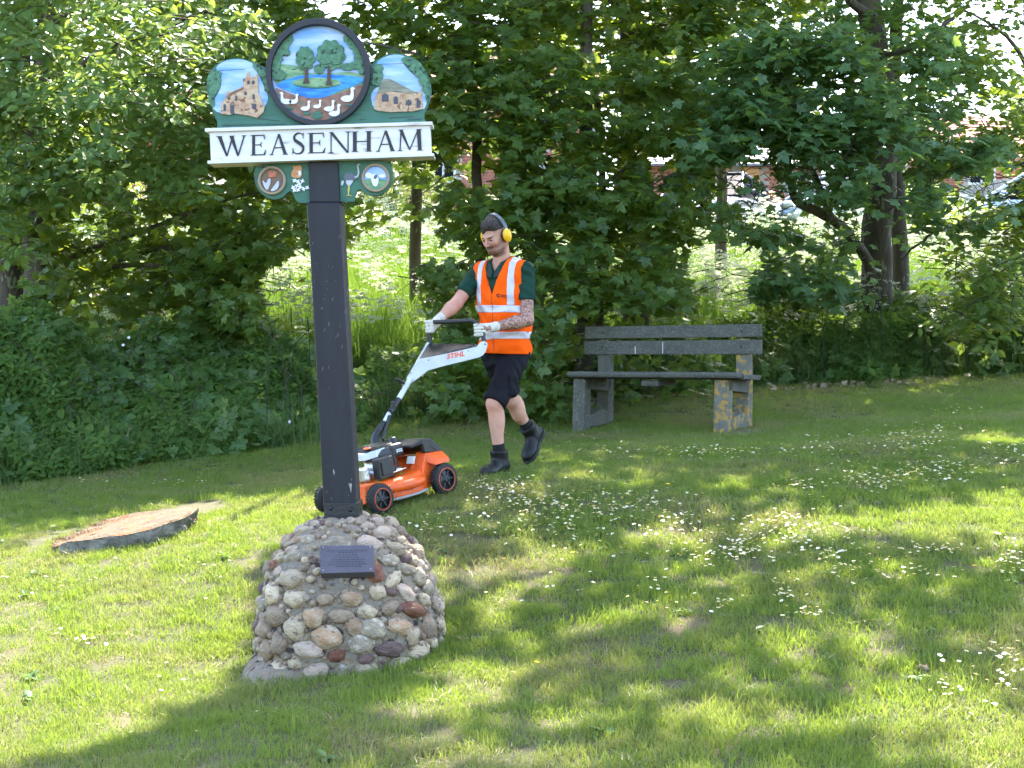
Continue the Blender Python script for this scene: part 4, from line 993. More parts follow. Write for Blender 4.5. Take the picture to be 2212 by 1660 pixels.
# tattooed forearm and face: ink, hair and eye-socket shade are colour of the skin itself, keyed by a stored mask
_nt = M_skin.node_tree; _b = _nt.nodes['Principled BSDF']; _src = _b.inputs['Base Color'].links[0].from_socket
def mask_mix(nt, src, attr, colr, fac_scale, lo, hi, sc):
    at = nt.nodes.new('ShaderNodeAttribute'); at.attribute_name = attr
    tn = nt.nodes.new('ShaderNodeTexNoise'); tn.inputs['Scale'].default_value = sc; tn.inputs['Detail'].default_value = 3
    gp = nt.nodes.new('ShaderNodeNewGeometry'); nt.links.new(gp.outputs['Position'], tn.inputs['Vector'])
    mr = nt.nodes.new('ShaderNodeMapRange'); mr.inputs[1].default_value = lo; mr.inputs[2].default_value = hi; mr.inputs[3].default_value = .25; nt.links.new(tn.outputs['Fac'], mr.inputs[0])
    mu = nt.nodes.new('ShaderNodeMath'); mu.operation = 'MULTIPLY'; nt.links.new(at.outputs['Fac'], mu.inputs[0]); nt.links.new(mr.outputs[0], mu.inputs[1])
    m2 = nt.nodes.new('ShaderNodeMath'); m2.operation = 'MULTIPLY'; m2.inputs[1].default_value = fac_scale; nt.links.new(mu.outputs[0], m2.inputs[0])
    x = nt.nodes.new('ShaderNodeMix'); x.data_type = 'RGBA'; nt.links.new(m2.outputs[0], x.inputs[0]); nt.links.new(src, x.inputs[6]); x.inputs[7].default_value = (*colr, 1)
    return x.outputs[2]
_c = mask_mix(_nt, _src, 'tattoo', (.06, .055, .055), .85, .40, .62, 62)
_c = mask_mix(_nt, _c, 'stubble_shade', (.045, .022, .015), .95, .3, .6, 300)
_c = mask_mix(_nt, _c, 'blush', (.62, .20, .16), .55, .0, .1, 5)
_nt.links.new(_c, _b.inputs['Base Color'])
M_hair = mat('dark_brown_hair', (.016, .010, .008), .6, var=(.034, .022, .016), nscale=90, bump=1.0, bscale=160, stretch=(1, 1, .5))
M_vest = mat('orange_hi_vis', (1.0, .115, .002), .85, spec=.15, var=(.95, .098, .002), nscale=7, bump=.10, bscale=300)
M_tape = mat('reflective_tape', (.52, .50, .55), .38, bump=.15, bscale=120, metal=.15)
M_shirt = mat('bottle_green_polo', (.007, .036, .023), .85, spec=.2, var=(.010, .046, .030), nscale=6, bump=.2, bscale=250)
M_collar = mat('dark_green_collar', (.009, .024, .018), .8, bump=.2, bscale=250)
M_shorts = mat('black_work_shorts', (.0048, .0045, .0075), .8, spec=.2, var=(.008, .0075, .012), nscale=9, bump=.3, bscale=200)
M_boot2 = mat('black_leather_boot', (.0055, .0055, .006), .5, spec=.35, bump=.3, bscale=110, var=(.010, .010, .011), nscale=30)
M_sole = mat('black_boot_sole', (.008, .008, .008), .7)
M_sock = mat('black_sock', (.005, .005, .007), .9, bump=.5, bscale=200)
M_glove = mat('cream_work_glove', (.62, .58, .50), .7, bump=.3, bscale=150, var=(.50, .47, .40), nscale=30, spots=(.10, .10, .10), sscale=26, sth=.66, swid=.03)
M_muff = mat('yellow_ear_cup', (.86, .47, .012), .35)
M_eye = mat('eye_white', (.55, .52, .5), .3); M_iris = mat('dark_iris', (.03, .02, .015), .2); M_lip = mat('lip', (.42, .17, .14), .5)

def J(x, y, Y): return np.array(W(x, y, Y), np.float32)
per = empty('person', (-.02, 9.8, ground(-.02, 9.8)), label='man in orange hi-vis vest, dark shorts and yellow ear defenders pushing the mower', cat='person')
PE0 = Vector(per.location)
def pp(o, part=None):
    o.parent = part or per
    if part is None: o.matrix_parent_inverse = Matrix.Translation(-PE0)
    return o
ft_, lt = np.array([-.5, -.866, 0], np.float32), np.array([.866, -.5, 0], np.float32); up = np.array([0, 0, 1], np.float32)
T0 = J(1092, 772, 9.86)                                     # pelvis
def TL(f_, l_, u_):                                         # torso point, leaning forward with height
    return T0 + ft_ * (f_ + .10 * max(0, u_) ) + lt * l_ + up * u_
MT = np.stack([ft_, lt, up], 1).astype(np.float32)
lean = np.stack([ft_, lt, up], 1)
_up2 = up + ft_ * .10; _up2 /= np.linalg.norm(_up2); _f2 = np.cross(lt, _up2); MT2 = np.stack([_f2, lt, _up2], 1).astype(np.float32)
shR, shL = J(1036, 586, 9.93), J(1136, 584, 9.76)
elR, haR = J(986, 656, 9.80), J(931, 706, 9.665)
elL, haL = J(1139, 692, 9.66), J(1038, 713, 9.455)
wrR = haR + (elR - haR) / np.linalg.norm(elR - haR) * .075; wrL = haL + (elL - haL) / np.linalg.norm(elL - haL) * .085
hipL, hipR = T0 + lt * .095 - up * .0, T0 - lt * .095
knL, anL = J(1068, 872, 9.62), J(1079, 992, 9.66)
knR, anR = J(1104, 864, 9.98), J(1143, 931, 10.14)
neck0 = TL(-.01, 0, .56); HC = J(1069, 511, 9.74)           # head centre
hf_ = np.array([-.62, -.70, -.42]); hf_ /= np.linalg.norm(hf_); hl = np.cross([0, 0, 1], hf_); hl /= np.linalg.norm(hl); hu = np.cross(hf_, hl)
hu2 = hu + hl * .05; MH = np.stack([hf_, hl, hu], 1).astype(np.float32)
def HP(f_, l_, u_): return (HC + hf_ * f_ + hl * l_ + hu * u_).astype(np.float32)
def torso(p, off=0.0):
    d = sd_el(p, TL(0, 0, .42), (.118 + off, .182 + off, .26 + off), MT2)
    d = smin(d, sd_el(p, TL(.012, 0, .14), (.112 + off, .150 + off, .20 + off), MT2), .08)
    d = smin(d, sd_el(p, TL(-.005, 0, .0), (.118 + off, .168 + off, .14 + off), MT), .08)
    d = smin(d, sd_rc(p, TL(-.015, -.160, .598), TL(-.015, .160, .598), .062 + off, .062 + off), .06)
    d = smin(d, sd_rc(p, TL(-.02, 0, .60), TL(-.005, 0, .72), .092 + off * .6, .056 + off * .4), .07)
    return d
def muscle_arm(p, sh, el, wr, off=0.0):
    d = sd_rc(p, sh, el, .056 + off, .043 + off)
    mid = el + (wr - el) * .3
    d = smin(d, sd_rc(p, el, mid, .043 + off, .046 + off), .02)
    return smin(d, sd_rc(p, mid, wr, .046 + off, .028 + off), .02)
def body_lower(p):
    d = torso(p, -.024)
    for h_, k_, a_ in ((hipL, knL, anL), (hipR, knR, anR)):
        d = smin(d, sd_rc(p, h_, k_, .070, .054), .03)
        cm = k_ + (a_ - k_) * .28; back = np.array([.55, .75, 0]) * .022
        d = smin(d, sd_rc(p, k_, a_, .054, .036), .03)
        d = smin(d, sd_el(p, cm + back, (.046, .046, .095), None), .04)
        d = smin(d, sd_el(p, k_ + ft_ * .018, (.04, .045, .05)), .02)
    d = smin(d, muscle_arm(p, shR, elR, wrR), .03)
    d = smin(d, muscle_arm(p, shL, elL, wrL), .03)
    d = smin(d, sd_rc(p, wrR, haR, .028, .02), .02); d = smin(d, sd_rc(p, wrL, haL, .028, .02), .02)
    return d
def head(p):
    d = sd_el(p, HP(-.012, 0, .035), (.099, .076, .098), MH)                       # skull
    d = smin(d, sd_el(p, HP(.020, 0, -.030), (.072, .060, .085), MH), .03)         # face
    d = smin(d, sd_el(p, HP(.052, 0, -.092), (.034, .036, .026), MH), .035)        # chin
    for s in (-1, 1):
        d = smin(d, sd_rc(p, HP(.045, s * .030, -.090), HP(-.03, s * .056, -.055), .018, .020), .03)   # jaw
        d = smin(d, sd_el(p, HP(.060, s * .040, -.025), (.024, .022, .022), MH), .025)                 # cheek bone
    d = smin(d, sd_rc(p, HP(.086, -.030, .020), HP(.086, .030, .020), .010, .010), .018)  # brow
    for s in (-1, 1): d = smax(d, -sd_el(p, HP(.094, s * .031, .002), (.016, .017, .010), MH), .012)  # sockets
    for s in (-1, 1): d = smin(d, sd_el(p, HP(.076, s * .031, .001), (.013, .014, .011), MH), .003)  # lids
    d = smin(d, sd_rc(p, HP(.090, 0, .010), HP(.113, 0, -.032), .0078, .0102), .010)       # nose
    d = smin(d, sd_el(p, HP(.099, 0, -.036), (.012, .016, .008), MH), .006)
    d = smin(d, sd_el(p, HP(.086, 0, -.062), (.012, .024, .008), MH), .008)               # lips
    d = smin(d, sd_el(p, HP(.083, 0, -.073), (.012, .020, .007), MH), .006)
    d = smax(d, -sd_el(p, HP(.099, 0, -.067), (.008, .026, .0016), MH), .003)
    nb = TL(-.02, 0, .60)
    d = smin(d, sd_rc(p, HP(-.035, 0, -.06), nb, .056, .068), .025)                        # neck
    d = smin(d, sd_rc(p, HP(.0, .028, -.08), TL(.06, .01, .58), .015, .012), .03)
    return d
lo1, hi1 = J(925, 780, 9.7), J(1190, 780, 9.7)
PA, QA = sdf_mesh(body_lower, (-.66, 9.33, .72), (.42, 10.3, 2.22), .0065)
PB, QB = sdf_mesh(head, HC - np.array([.20, .20, .24]), HC + np.array([.20, .22, .18]), .0032)
Pall = np.concatenate([PA, PB]); Qall = np.concatenate([QA, QB + len(PA)])
bm_ = np_mesh('body', Pall, Qall, [M_skin], True)
P32 = Pall.astype(np.float32)
tat = (np.minimum(sd_rc(P32, elL, wrL, .075, .07), sd_rc(P32, elL, (elL + (shL - elL) * .5).astype(np.float32), .075, .06)) < 0) * 1.0
loc = (P32 - HC) @ MH
isH = np.arange(len(P32)) >= len(PA)
stub_shade = np.clip(1.2 * np.exp(-np.maximum(0, loc[:, 2] + .052) * 45), 0, 1) * np.clip((loc[:, 0] + .03) * 22, 0, 1) * np.clip((loc[:, 2] + .145) * 60, 0, 1) * isH
stub_shade *= 1.5; stub_shade *= np.clip(.45 + .65 * (np.abs(loc[:, 2] + .052) < .009) * (np.abs(loc[:, 1]) < .034) * 1.6 + .25 * (loc[:, 2] < -.08), 0, 1.2)
brow = np.exp(-((loc[:, 2] - .020 - .05 * 0) / .0055) ** 2) * np.exp(-((np.abs(loc[:, 1]) - .031) / .017) ** 4) * (loc[:, 0] > .05) * isH
mous = np.exp(-((loc[:, 2] + .051) / .006) ** 2) * (np.abs(loc[:, 1]) < .032) * (loc[:, 0] > .07) * isH
stub_shade = np.maximum(stub_shade, 1.5 * brow); stub_shade = np.maximum(stub_shade, 1.5 * mous)
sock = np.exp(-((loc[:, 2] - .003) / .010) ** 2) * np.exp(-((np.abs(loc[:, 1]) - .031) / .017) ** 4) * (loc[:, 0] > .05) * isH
stub_shade = np.maximum(stub_shade, .45 * sock)  # eye sockets darkened in the skin colour, standing in for their shade
fade = np.clip((loc[:, 2] - .015) * 14, 0, .55) * (np.abs(loc[:, 1]) > .05) * isH
stub_shade = np.maximum(stub_shade, fade)
bl = np.exp(-((loc[:, 0] - .11) ** 2 + loc[:, 1] ** 2 + (loc[:, 2] + .03) ** 2) / .0004) * isH + .5 * np.exp(-((loc[:, 0] - .075) ** 2 + (np.abs(loc[:, 1]) - .045) ** 2 + (loc[:, 2] + .03) ** 2) / .0006) * isH
bl += .5 * np.exp(-(((P32 - elR) ** 2).sum(1)) / .01) + .5 * np.exp(-(((P32 - knL) ** 2).sum(1)) / .006)
for nm, arr in (('tattoo', tat), ('stubble_shade', stub_shade), ('blush', bl)):
    a = bm_.attributes.new(nm, 'FLOAT', 'POINT'); a.data.foreach_set('value', arr.astype(np.float32))
body = link('body', bm_); pp(body)
for s in (-1, 1):
    o = MB().ico(HP(.0835, s * .031, -.001), (.0110, .0125, .0060), 2).build('eye', M_iris); pp(o, body)
    o.matrix_parent_inverse = Matrix.Identity(4)
# hair: cropped at the sides, fuller on top with a short fringe
def hair(p):
    q = (p - HC) @ MH
    d = sd_el(p, HP(-.015, 0, .046), (.104, .0785, .103), MH)
    d = smin(d, sd_el(p, HP(.030, .010, .098), (.062, .058, .042), MH), .02)
    fr = q[..., 2] - (.060 + .008 * np.sin(q[..., 1] * 70) - .35 * np.maximum(0, -q[..., 1] + .0) * .9)     # fringe line, lower on his right
    side = q[..., 2] - (.052 - .5 * np.minimum(0, q[..., 0] + .03) * -1)
    cut = np.where(q[..., 0] > .02, fr, np.maximum(side, -1) )
    back = q[..., 2] + .055 + .0 * q[..., 0]
    cut = np.where(q[..., 0] < -.055, back, cut)
    d = d + .0015 * np.sin(q[..., 0] * 240 + 6 * np.sin(q[..., 1] * 60)) * np.sin(q[..., 1] * 190 + 4 * np.sin(q[..., 2] * 70)) - .001
    return smax(d, -cut, .006)
o = sdf_obj('hair', hair, HC - np.array([.15, .15, .12]), HC + np.array([.15, .15, .19]), .0034, M_hair); pp(o)
# ear defenders
ed = empty('ear_defenders', tuple(HC)); pp(ed); ed.location = (0, 0, 0)
def plain(o, part): o.parent = part; return o
ear0 = HP(-.012, 0, -.004)
for s in (-1, 1):
    cushion = lambda p, s=s: smax(sd_el(p, ear0 + hl * s * .086, (.036, .021, .047), MH), -1.0 * (np.abs((p - ear0) @ hl.astype(np.float32)) - .068), .004)
    o = sdf_obj('ear_cushion', cushion, ear0 + hl * s * .086 - .07, ear0 + hl * s * .086 + .07, .004, M_blkpl); pp(o); 
    c_ = ear0 + hl * s * .103
    cup = lambda p, s=s, c_=c_: smax(sd_el(p, c_, (.037, .027, .049), MH), -(((p - ear0) @ hl.astype(np.float32)) * s - .094), .004)
    o = sdf_obj('ear_cup', cup, c_ - .07, c_ + .07, .004, M_muff); pp(o)
bp = []
for k in range(25):
    a = math.pi * k / 24
    bp.append(Vector(HP(-.022 - .012 * math.sin(a), .104 * math.cos(a), -.004 + .158 * math.sin(a))))
mb = MB()
for i in range(24):
    a_, b_ = bp[i], bp[i + 1]; t_ = (b_ - a_).normalized(); s_ = Vector(hf_); n_ = t_.cross(s_).normalized(); w_ = .014
    mb.add([a_ - s_ * w_ + n_ * .004, a_ + s_ * w_ + n_ * .004, b_ + s_ * w_ + n_ * .004, b_ - s_ * w_ + n_ * .004, a_ - s_ * w_ - n_ * .004, a_ + s_ * w_ - n_ * .004, b_ + s_ * w_ - n_ * .004, b_ - s_ * w_ - n_ * .004], [(0, 1, 2, 3), (7, 6, 5, 4), (0, 4, 5, 1), (2, 6, 7, 3), (0, 3, 7, 4), (1, 5, 6, 2)])
pp(mb.build('headband', mat('grey_headband', (.10, .115, .14), .35), shade=False))
for o in [c for c in per.children if c.name.split('.')[0] in ('ear_cushion', 'ear_cup', 'headband')]:
    o.parent = ed; o.matrix_parent_inverse = Matrix.Translation(Vector((0, 0, 0)))
# the polo shirt
def wr_(p, s, amp): return amp * vnoise(p, s, 3)
def shirt(p):
    d = torso(p, .008)
    for sh, el in ((shR, elR), (shL, elL)):
        e2 = sh + (el - sh) * (.72 if sh is shR else .62)
        dd = sd_rc(p, sh, e2 + (el - sh) * .15, .064, .062)
        ax_ = (el - sh) / np.linalg.norm(el - sh)
        dd = smax(dd, (p - e2) @ ax_.astype(np.float32), .004)
        d = smin(d, dd, .035)
    d = d + wr_(p, 38, .005) + .003 * np.sin(p[..., 2] * 90 + p[..., 0] * 50 + 4 * np.sin(p[..., 1] * 20))
    d = np.maximum(d, (p - TL(0, 0, .03)) @ (-up))
    # open collar
    q = (p - TL(0, 0, .60)) @ MT
    vee = np.abs(q[..., 1]) - (.050 + .60 * (q[..., 2] - .07))
    d = np.where(q[..., 0] > .0, smax(d, -np.maximum(vee, -(q[..., 2] + .020)), .004), d)
    d = smax(d, (p - TL(0, 0, .69)) @ _up2, .01)
    return d
o = sdf_obj('polo_shirt', shirt, (-.52, 9.5, 1.50), (.32, 10.15, 2.24), .006, M_shirt); pp(o); shirt_o = o
# collar: two leaves round the neck
def collar(p):
    q = (p - TL(-.012, 0, .665)) @ MT2
    r_ = np.sqrt((q[..., 0] / 1.08) ** 2 + q[..., 1] ** 2); rr = .088 - .40 * q[..., 2]
    d = np.abs(r_ - rr) - .0045
    h0 = q[..., 2] - (.042 - .42 * np.maximum(q[..., 0], 0)); h1 = -(q[..., 2] + .022 + .55 * np.maximum(q[..., 0], 0))
    d = np.maximum(np.maximum(d, h0), h1)
    gap = .010 + np.maximum(0, .030 - .0) * 0 - np.abs(q[..., 1]) + np.clip((q[..., 2] + .05) * .55, 0, .05)
    return np.where(q[..., 0] > 0, np.maximum(d, gap), d)
pp(sdf_obj('collar', collar, TL(0, 0, .65) - .16, TL(0, 0, .65) + .16, .004, M_collar), shirt_o); shirt_o.children[-1].matrix_parent_inverse = Matrix.Identity(4)
# hi-vis vest
vn = ft_
def vest_raw(p, off):
    d = torso(p, .022 + off)
    d = smin(d, sd_el(p, TL(.0, 0, .05), (.125 + off, .182 + off, .16 + off), MT), .05)
    d = smin(d, sd_el(p, TL(-.03, .04, .30), (.15 + off, .165 + off, .22 + off), MT2), .05)
    q = (p - T0) @ MT
    d = d + .005 * np.sin(q[..., 1] * 46 + 2.2 * np.sin(q[..., 2] * 9)) * np.clip(.8 - q[..., 2], 0, 1) + wr_(p, 26, .005) + .0035 * np.sin(q[..., 2] * 52 + q[..., 1] * 24 + 3 * np.sin(q[..., 1] * 17 + 2)) * np.clip(1.2 - 1.8 * np.abs(q[..., 2] - .2), 0, 1)
    return d
def vest(p):
    q = (p - T0) @ MT
    d = vest_raw(p, 0)
    d = np.maximum(d, -(q[..., 2] - .025 + .03 * q[..., 1]))                         # hem
    d = np.maximum(d, np.abs(q[..., 1] + .012) - .200)                                       # arm-hole sides
    v_ = np.abs(q[..., 1] + .008) - .002 - .36 * (q[..., 2] - .435)                   # front opening
    d = np.where(q[..., 0] > .0, np.maximum(d, -np.maximum(v_, -(q[..., 2] - .435))), d)
    d = np.maximum(d, -np.maximum(np.sqrt((q[..., 0] - .045) ** 2 + q[..., 1] ** 2) - .092, -(q[..., 2] - .60)))
    # arm holes: scoops round each shoulder
    for sh, s in ((shR, -1), (shL, 1)):
        c_ = sh + lt * s * .048 - up * .075
        d = smax(d, -sd_el(p, c_, (.080, .068, .135), MT), .008)
    return d
vo = sdf_obj('hi_vis_vest', vest, (-.34, 9.5, 1.52), (.28, 10.12, 2.24), .005, M_vest); pp(vo)
def tape(sel):
    def f(p):
        q = (p - T0) @ MT
        return np.maximum(np.maximum(vest(p) - .0035, -(vest_raw(p, 0) + .004)), sel(q))
    return f
bx = ((-.36, 9.48, 1.50), (.30, 10.14, 2.26))
tapes = [lambda q: np.abs(q[..., 2] - .150 - .02 * q[..., 1]) - .026, lambda q: np.abs(q[..., 2] - .338 + .02 * q[..., 1]) - .026,
         lambda q: np.maximum(np.abs(q[..., 1] - .128) - .024, -(q[..., 2] - .36)), lambda q: np.maximum(np.abs(q[..., 1] + .128) - .024, -(q[..., 2] - .36))]
for sel in tapes:
    o = sdf_obj('reflective_strip', tape(sel), bx[0], bx[1], .005, M_tape); pp(o, vo); o.matrix_parent_inverse = Matrix.Identity(4)
# zip line and printed badge on the chest
dgv = [(sd, None) for sd in ()]
def on_vest(l_, u_, out=.003):
    """front surface of the vest at lateral l_, height u_"""
    t = np.linspace(.30, .02, 240, dtype=np.float32); P_ = (T0 + lt * l_ + up * u_)[None] + t[:, None] * ft_[None]
    v = vest_raw(P_.astype(np.float32), 0); i = int(np.argmax(v < 0)); return Vector(P_[i] + ft_ * out)
mb = MB().tube([on_vest(-.006, u_, .001) for u_ in np.linspace(.05, .435, 14)], .0035, 6); o = mb.build('zip', mat('dark_orange_zip', (.42, .06, .01), .6)); pp(o, vo); o.matrix_parent_inverse = Matrix.Identity(4)
M_print = mat('black_print', (.03, .015, .012), .6)
c_ = on_vest(.050, .430, .004); e_ = on_vest(.088, .425, .004); xx = (e_ - c_).normalized(); zz = Vector((0, 0, 1)); yy = zz.cross(xx).normalized(); zz = xx.cross(yy) * -1
if zz.z < 0: zz = -zz
nrm = xx.cross(zz)
mb = MB(); Mx = Matrix(((xx.x, zz.x, nrm.x, 0), (xx.y, zz.y, nrm.y, 0), (xx.z, zz.z, nrm.z, 0), (0, 0, 0, 1)))
mb.tube([c_ + xx * (.011 * math.cos(a)) + zz * (.010 * math.sin(a)) for a in np.linspace(.6, 5.7, 14)], .0032, 6)
for i in range(2):
    x0 = .018
    for k in range(7):
        wd = .004; mb.box(c_ + xx * (x0 + .0068 * k) + zz * (.005 - .011 * i), (wd, .0055, .003), Mx)
o = mb.build('printed_badge', M_print); pp(o, vo); o.matrix_parent_inverse = Matrix.Identity(4)
# shorts
def shorts(p):
    d = sd_el(p, TL(-.005, 0, .0), (.122, .166, .145), MT)
    for h_, k_, hem in ((hipL, knL, J(1072, 877, 9.62)), (hipR, knR, J(1108, 854, 9.95))):
        dd = sd_rc(p, h_ + up * .02, k_ + (k_ - h_) * .1, .096, .084)
        ax_ = (k_ - h_); ax_ = (ax_ / np.linalg.norm(ax_)).astype(np.float32)
        dd = smax(dd, (p - hem) @ ax_, .005)
        pk = h_ + (k_ - h_) * .62 + (lt if h_ is hipL else -lt) * .082
        dd = smin(dd, sd_box(p, pk, (.055, .014, .07), MT, .010), .010)
        d = smin(d, dd, .03)
    d = d + wr_(p, 24, .008) + .004 * np.sin(p[..., 2] * 55 + 5 * np.sin(p[..., 0] * 22 + p[..., 1] * 9)) * (.6 + .4 * np.sin(p[..., 0] * 30)) + .0025 * np.abs(vnoise(p, 60, 5))
    return np.maximum(d, (p - TL(0, 0, .09)) @ up)
pp(sdf_obj('shorts', shorts, (-.30, 9.42, 1.08), (.28, 10.2, 1.68), .006, M_shorts))
# boots and socks
def boot(an, toe_dir, updir, kn):
    f_ = np.array(toe_dir, float); f_ /= np.linalg.norm(f_); u_ = np.array(updir, float); u_ = u_ - f_ * (u_ @ f_); u_ /= np.linalg.norm(u_); l_ = np.cross(u_, f_)
    M_ = np.stack([f_, l_, u_], 1).astype(np.float32); B = lambda a, b, c: (an + f_ * a + l_ * b + u_ * c).astype(np.float32)
    ld = (kn - an) / np.linalg.norm(kn - an); TOP = (an + ld * .045).astype(np.float32); SK = (an + ld * .10).astype(np.float32)
    def up_(p):
        d = sd_rc(p, TOP, B(-.010, 0, -.03), .064, .058)
        d = smin(d, sd_el(p, B(.02, 0, -.062), (.09, .053, .052), M_), .03)
        d = smin(d, sd_el(p, B(.13, 0, -.078), (.085, .060, .046), M_), .03)
        d = smin(d, sd_el(p, B(-.045, 0, -.065), (.054, .050, .05), M_), .02)
        d = smax(d, (p - B(0, 0, .048)) @ u_.astype(np.float32), .006)
        d = smax(d, -((p - B(0, 0, -.092)) @ u_.astype(np.float32)), .004)
        q = (p - an) @ M_
        return d + .0012 * np.sin(q[..., 0] * 170) * (q[..., 0] > .02) * (q[..., 0] < .11)
    def so_(p):
        d = sd_el(p, B(.135, 0, -.095), (.09, .064, .2), M_); d = smin(d, sd_el(p, B(-.035, 0, -.095), (.068, .056, .2), M_), .06); d = smin(d, sd_el(p, B(.05, 0, -.095), (.1, .043, .2), M_), .03)
        q = (p - an) @ M_
        tread = .004 * (np.sin(q[..., 0] * 260) > 0)
        return np.maximum(d, np.abs(q[..., 2] + .103) - .0125 - 0 * tread)
    a_ = an - .26; b_ = an + .26
    bo = sdf_obj('boot', up_, a_, b_, .0055, M_boot2); pp(bo)
    o = sdf_obj('sole', so_, a_, b_, .0055, M_sole); pp(o, bo); o.matrix_parent_inverse = Matrix.Identity(4)
    mb = MB()
    for k in range(5):
        x_ = .035 + .022 * k; zz_ = -.012 - .010 * k
        mb.tube([Vector(B(x_, -.030, zz_ - .012)), Vector(B(x_ + .012, 0, zz_ + .004)), Vector(B(x_, .030, zz_ - .012))], .003, 6)
    o = mb.build('lace', M_sole); pp(o, bo); o.matrix_parent_inverse = Matrix.Identity(4)
    mb = MB().box(Vector(B(.0, .047, .02)), (.004, .012, .016)); o = mb.build('side_tag', mat('pale_tag', (.5, .5, .5), .5)); pp(o, bo); o.matrix_parent_inverse = Matrix.Identity(4)
    pp(sdf_obj('sock', lambda p: np.maximum(sd_rc(p, SK, an.astype(np.float32), .043, .043), (p - SK) @ ld.astype(np.float32) - 0.0), an - .2, an + .2, .006, M_sock))
    return bo
anLg = anL.copy(); gz = ground(anL[0] - .07, anL[1] - .09); anLg[2] = gz + .118; print('ankle', anL, anLg, ground(anL[0], anL[1]))
boot(anLg, (-.52, -.80, -.07), (0, 0, 1), knL)
boot(anR, (-.34, -.62, -.78), (-.35, -.25, .75), knR)
# gloves gripping the bar
def glove(c, t, wr, side, nm):
    t = np.array(t, float); t /= np.linalg.norm(t); e1 = (c - wr); e1 = e1 - t * (e1 @ t); e1 /= np.linalg.norm(e1); e2 = np.cross(t, e1) * side
    A = lambda off, th, r_: (c + t * off + r_ * (math.cos(th) * e2 + math.sin(th) * e1)).astype(np.float32)
    def f(p):
        kn = [A(o_, .35, .036) for o_ in (-.032, -.011, .011, .031)]
        d = sd_rc(p, wr, wr + (c - wr) * .4 + e2 * .012, .032, .034)
        for k, kk in enumerate(kn): d = smin(d, sd_rc(p, (wr + (kk - wr) * .35).astype(np.float32), kk, .020, .0135), .018)
        for k, o_ in enumerate((-.032, -.011, .011, .031)):
            L_ = (0.9, 1.0, .97, .85)[k]; o2 = o_ * 1.05
            pts = [kn[k], A(o2, 1.35 * L_, .036), A(o2, 2.35 * L_, .032), A(o2, 3.2 * L_, .030)]
            fd = sd_rc(p, pts[0], pts[1], .0125, .0115)
            for a_, b_, r0, r1 in ((1, 2, .0115, .0108), (2, 3, .0108, .010)): fd = smin(fd, sd_rc(p, pts[a_], pts[b_], r0, r1), .004)
            d = smin(d, fd, .0045)
        th = [(wr + (c - wr) * .35 - t * .028 * 1).astype(np.float32), A(-.038, -.8, .034), A(-.030, -1.7, .032), A(-.014, -2.4, .030)]
        for a_ in range(3): d = smin(d, sd_rc(p, th[a_], th[a_ + 1], .0145 - .001 * a_, .0135 - .001 * a_), .006)
        cuff = sd_rc(p, (wr + (wr - c) * .45).astype(np.float32), wr.astype(np.float32), .036, .033)
        return smin(d, cuff, .006)
    pp(sdf_obj('glove', f, c - .16, c + .16, .004, M_glove))
glove(haL, (-.05, -.02, 1.0), wrL, -1, 'L')
glove(haR, (.05, .05, -1.0), wrR, -1, 'R')
# ------------------------------------------------------------------ leaves
M_maple = leaf_mat('maple_leaf', (.032, .072, .022), (.072, .130, .036), (.48, .60, .05), .45)
M_maple2 = leaf_mat('pale_maple_leaf', (.048, .105, .045), (.090, .170, .070), (.34, .50, .08), .40)
M_horn = leaf_mat('hornbeam_leaf', (.045, .100, .030), (.095, .165, .050), (.42, .56, .08), .42, rough=.35)
M_bram = leaf_mat('bramble_leaf', (.040, .092, .020), (.095, .160, .032), (.30, .44, .05), .36, rough=.65, spec=.2)
M_back = leaf_mat('far_leaf', (.07, .13, .025), (.12, .18, .03), (.42, .55, .05), .48)
M_high = leaf_mat('shade_crown_leaf', (.03, .075, .018), (.05, .10, .025), (.30, .44, .04), .38)
M_purp = leaf_mat('purple_leaf', (.05, .02, .03), (.10, .04, .05), (.25, .06, .06), .3)
M_shrub = leaf_mat('variegated_leaf', (.12, .17, .06), (.24, .28, .12), (.35, .42, .12), .35)
M_bark = mat('tree_bark', (.075, .062, .048), .9, var=(.115, .098, .075), nscale=9, bump=1.0, bscale=26, bdist=.02, spots=(.24, .25, .18), sscale=16, sth=.62, swid=.03, stretch=(1, 1, .35))
M_twig = mat('twig_bark', (.040, .033, .026), .9, bump=.5, bscale=40)
_h = [(0, 0), (.20, -.07), (.44, .02), (.33, .17), (.64, .48), (.30, .47), (.20, .72), (0, 1.0)]
_ol = _h + [(-x, y) for x, y in _h[1:-1]][::-1]
MAPLE_V = np.array([(0, .34, -.05)] + [(x, y, -.10 * (abs(x) * 1.6) ** 2 - .12 * max(0, y - .5) ** 2 + .03 * (i % 2)) for i, (x, y) in enumerate(_ol)], np.float32)
MAPLE_F = np.array([(0, 1 + i, 1 + (i + 1) % len(_ol)) for i in range(len(_ol))], np.int32)
OVAL_V = np.array([(0, 0, 0), (.22, .25, .05), (.27, .55, .05), (.13, .85, .02), (0, 1, -.04), (-.13, .85, .02), (-.27, .55, .05), (-.22, .25, .05), (0, .5, -.02)], np.float32)
OVAL_F = np.array([(8, 0, 1), (8, 1, 2), (8, 2, 3), (8, 3, 4), (8, 4, 5), (8, 5, 6), (8, 6, 7), (8, 7, 0)], np.int32)
SIMP_V = np.array([(0, 0, 0), (.34, .3, .05), (.30, .7, .03), (0, 1, -.06), (-.30, .7, .03), (-.34, .3, .05)], np.float32)
SIMP_F = np.array([(0, 1, 2), (0, 2, 3), (0, 3, 4), (0, 4, 5)], np.int32)
def nrmz(a): return a / np.maximum(np.linalg.norm(a, axis=-1, keepdims=True), 1e-9)
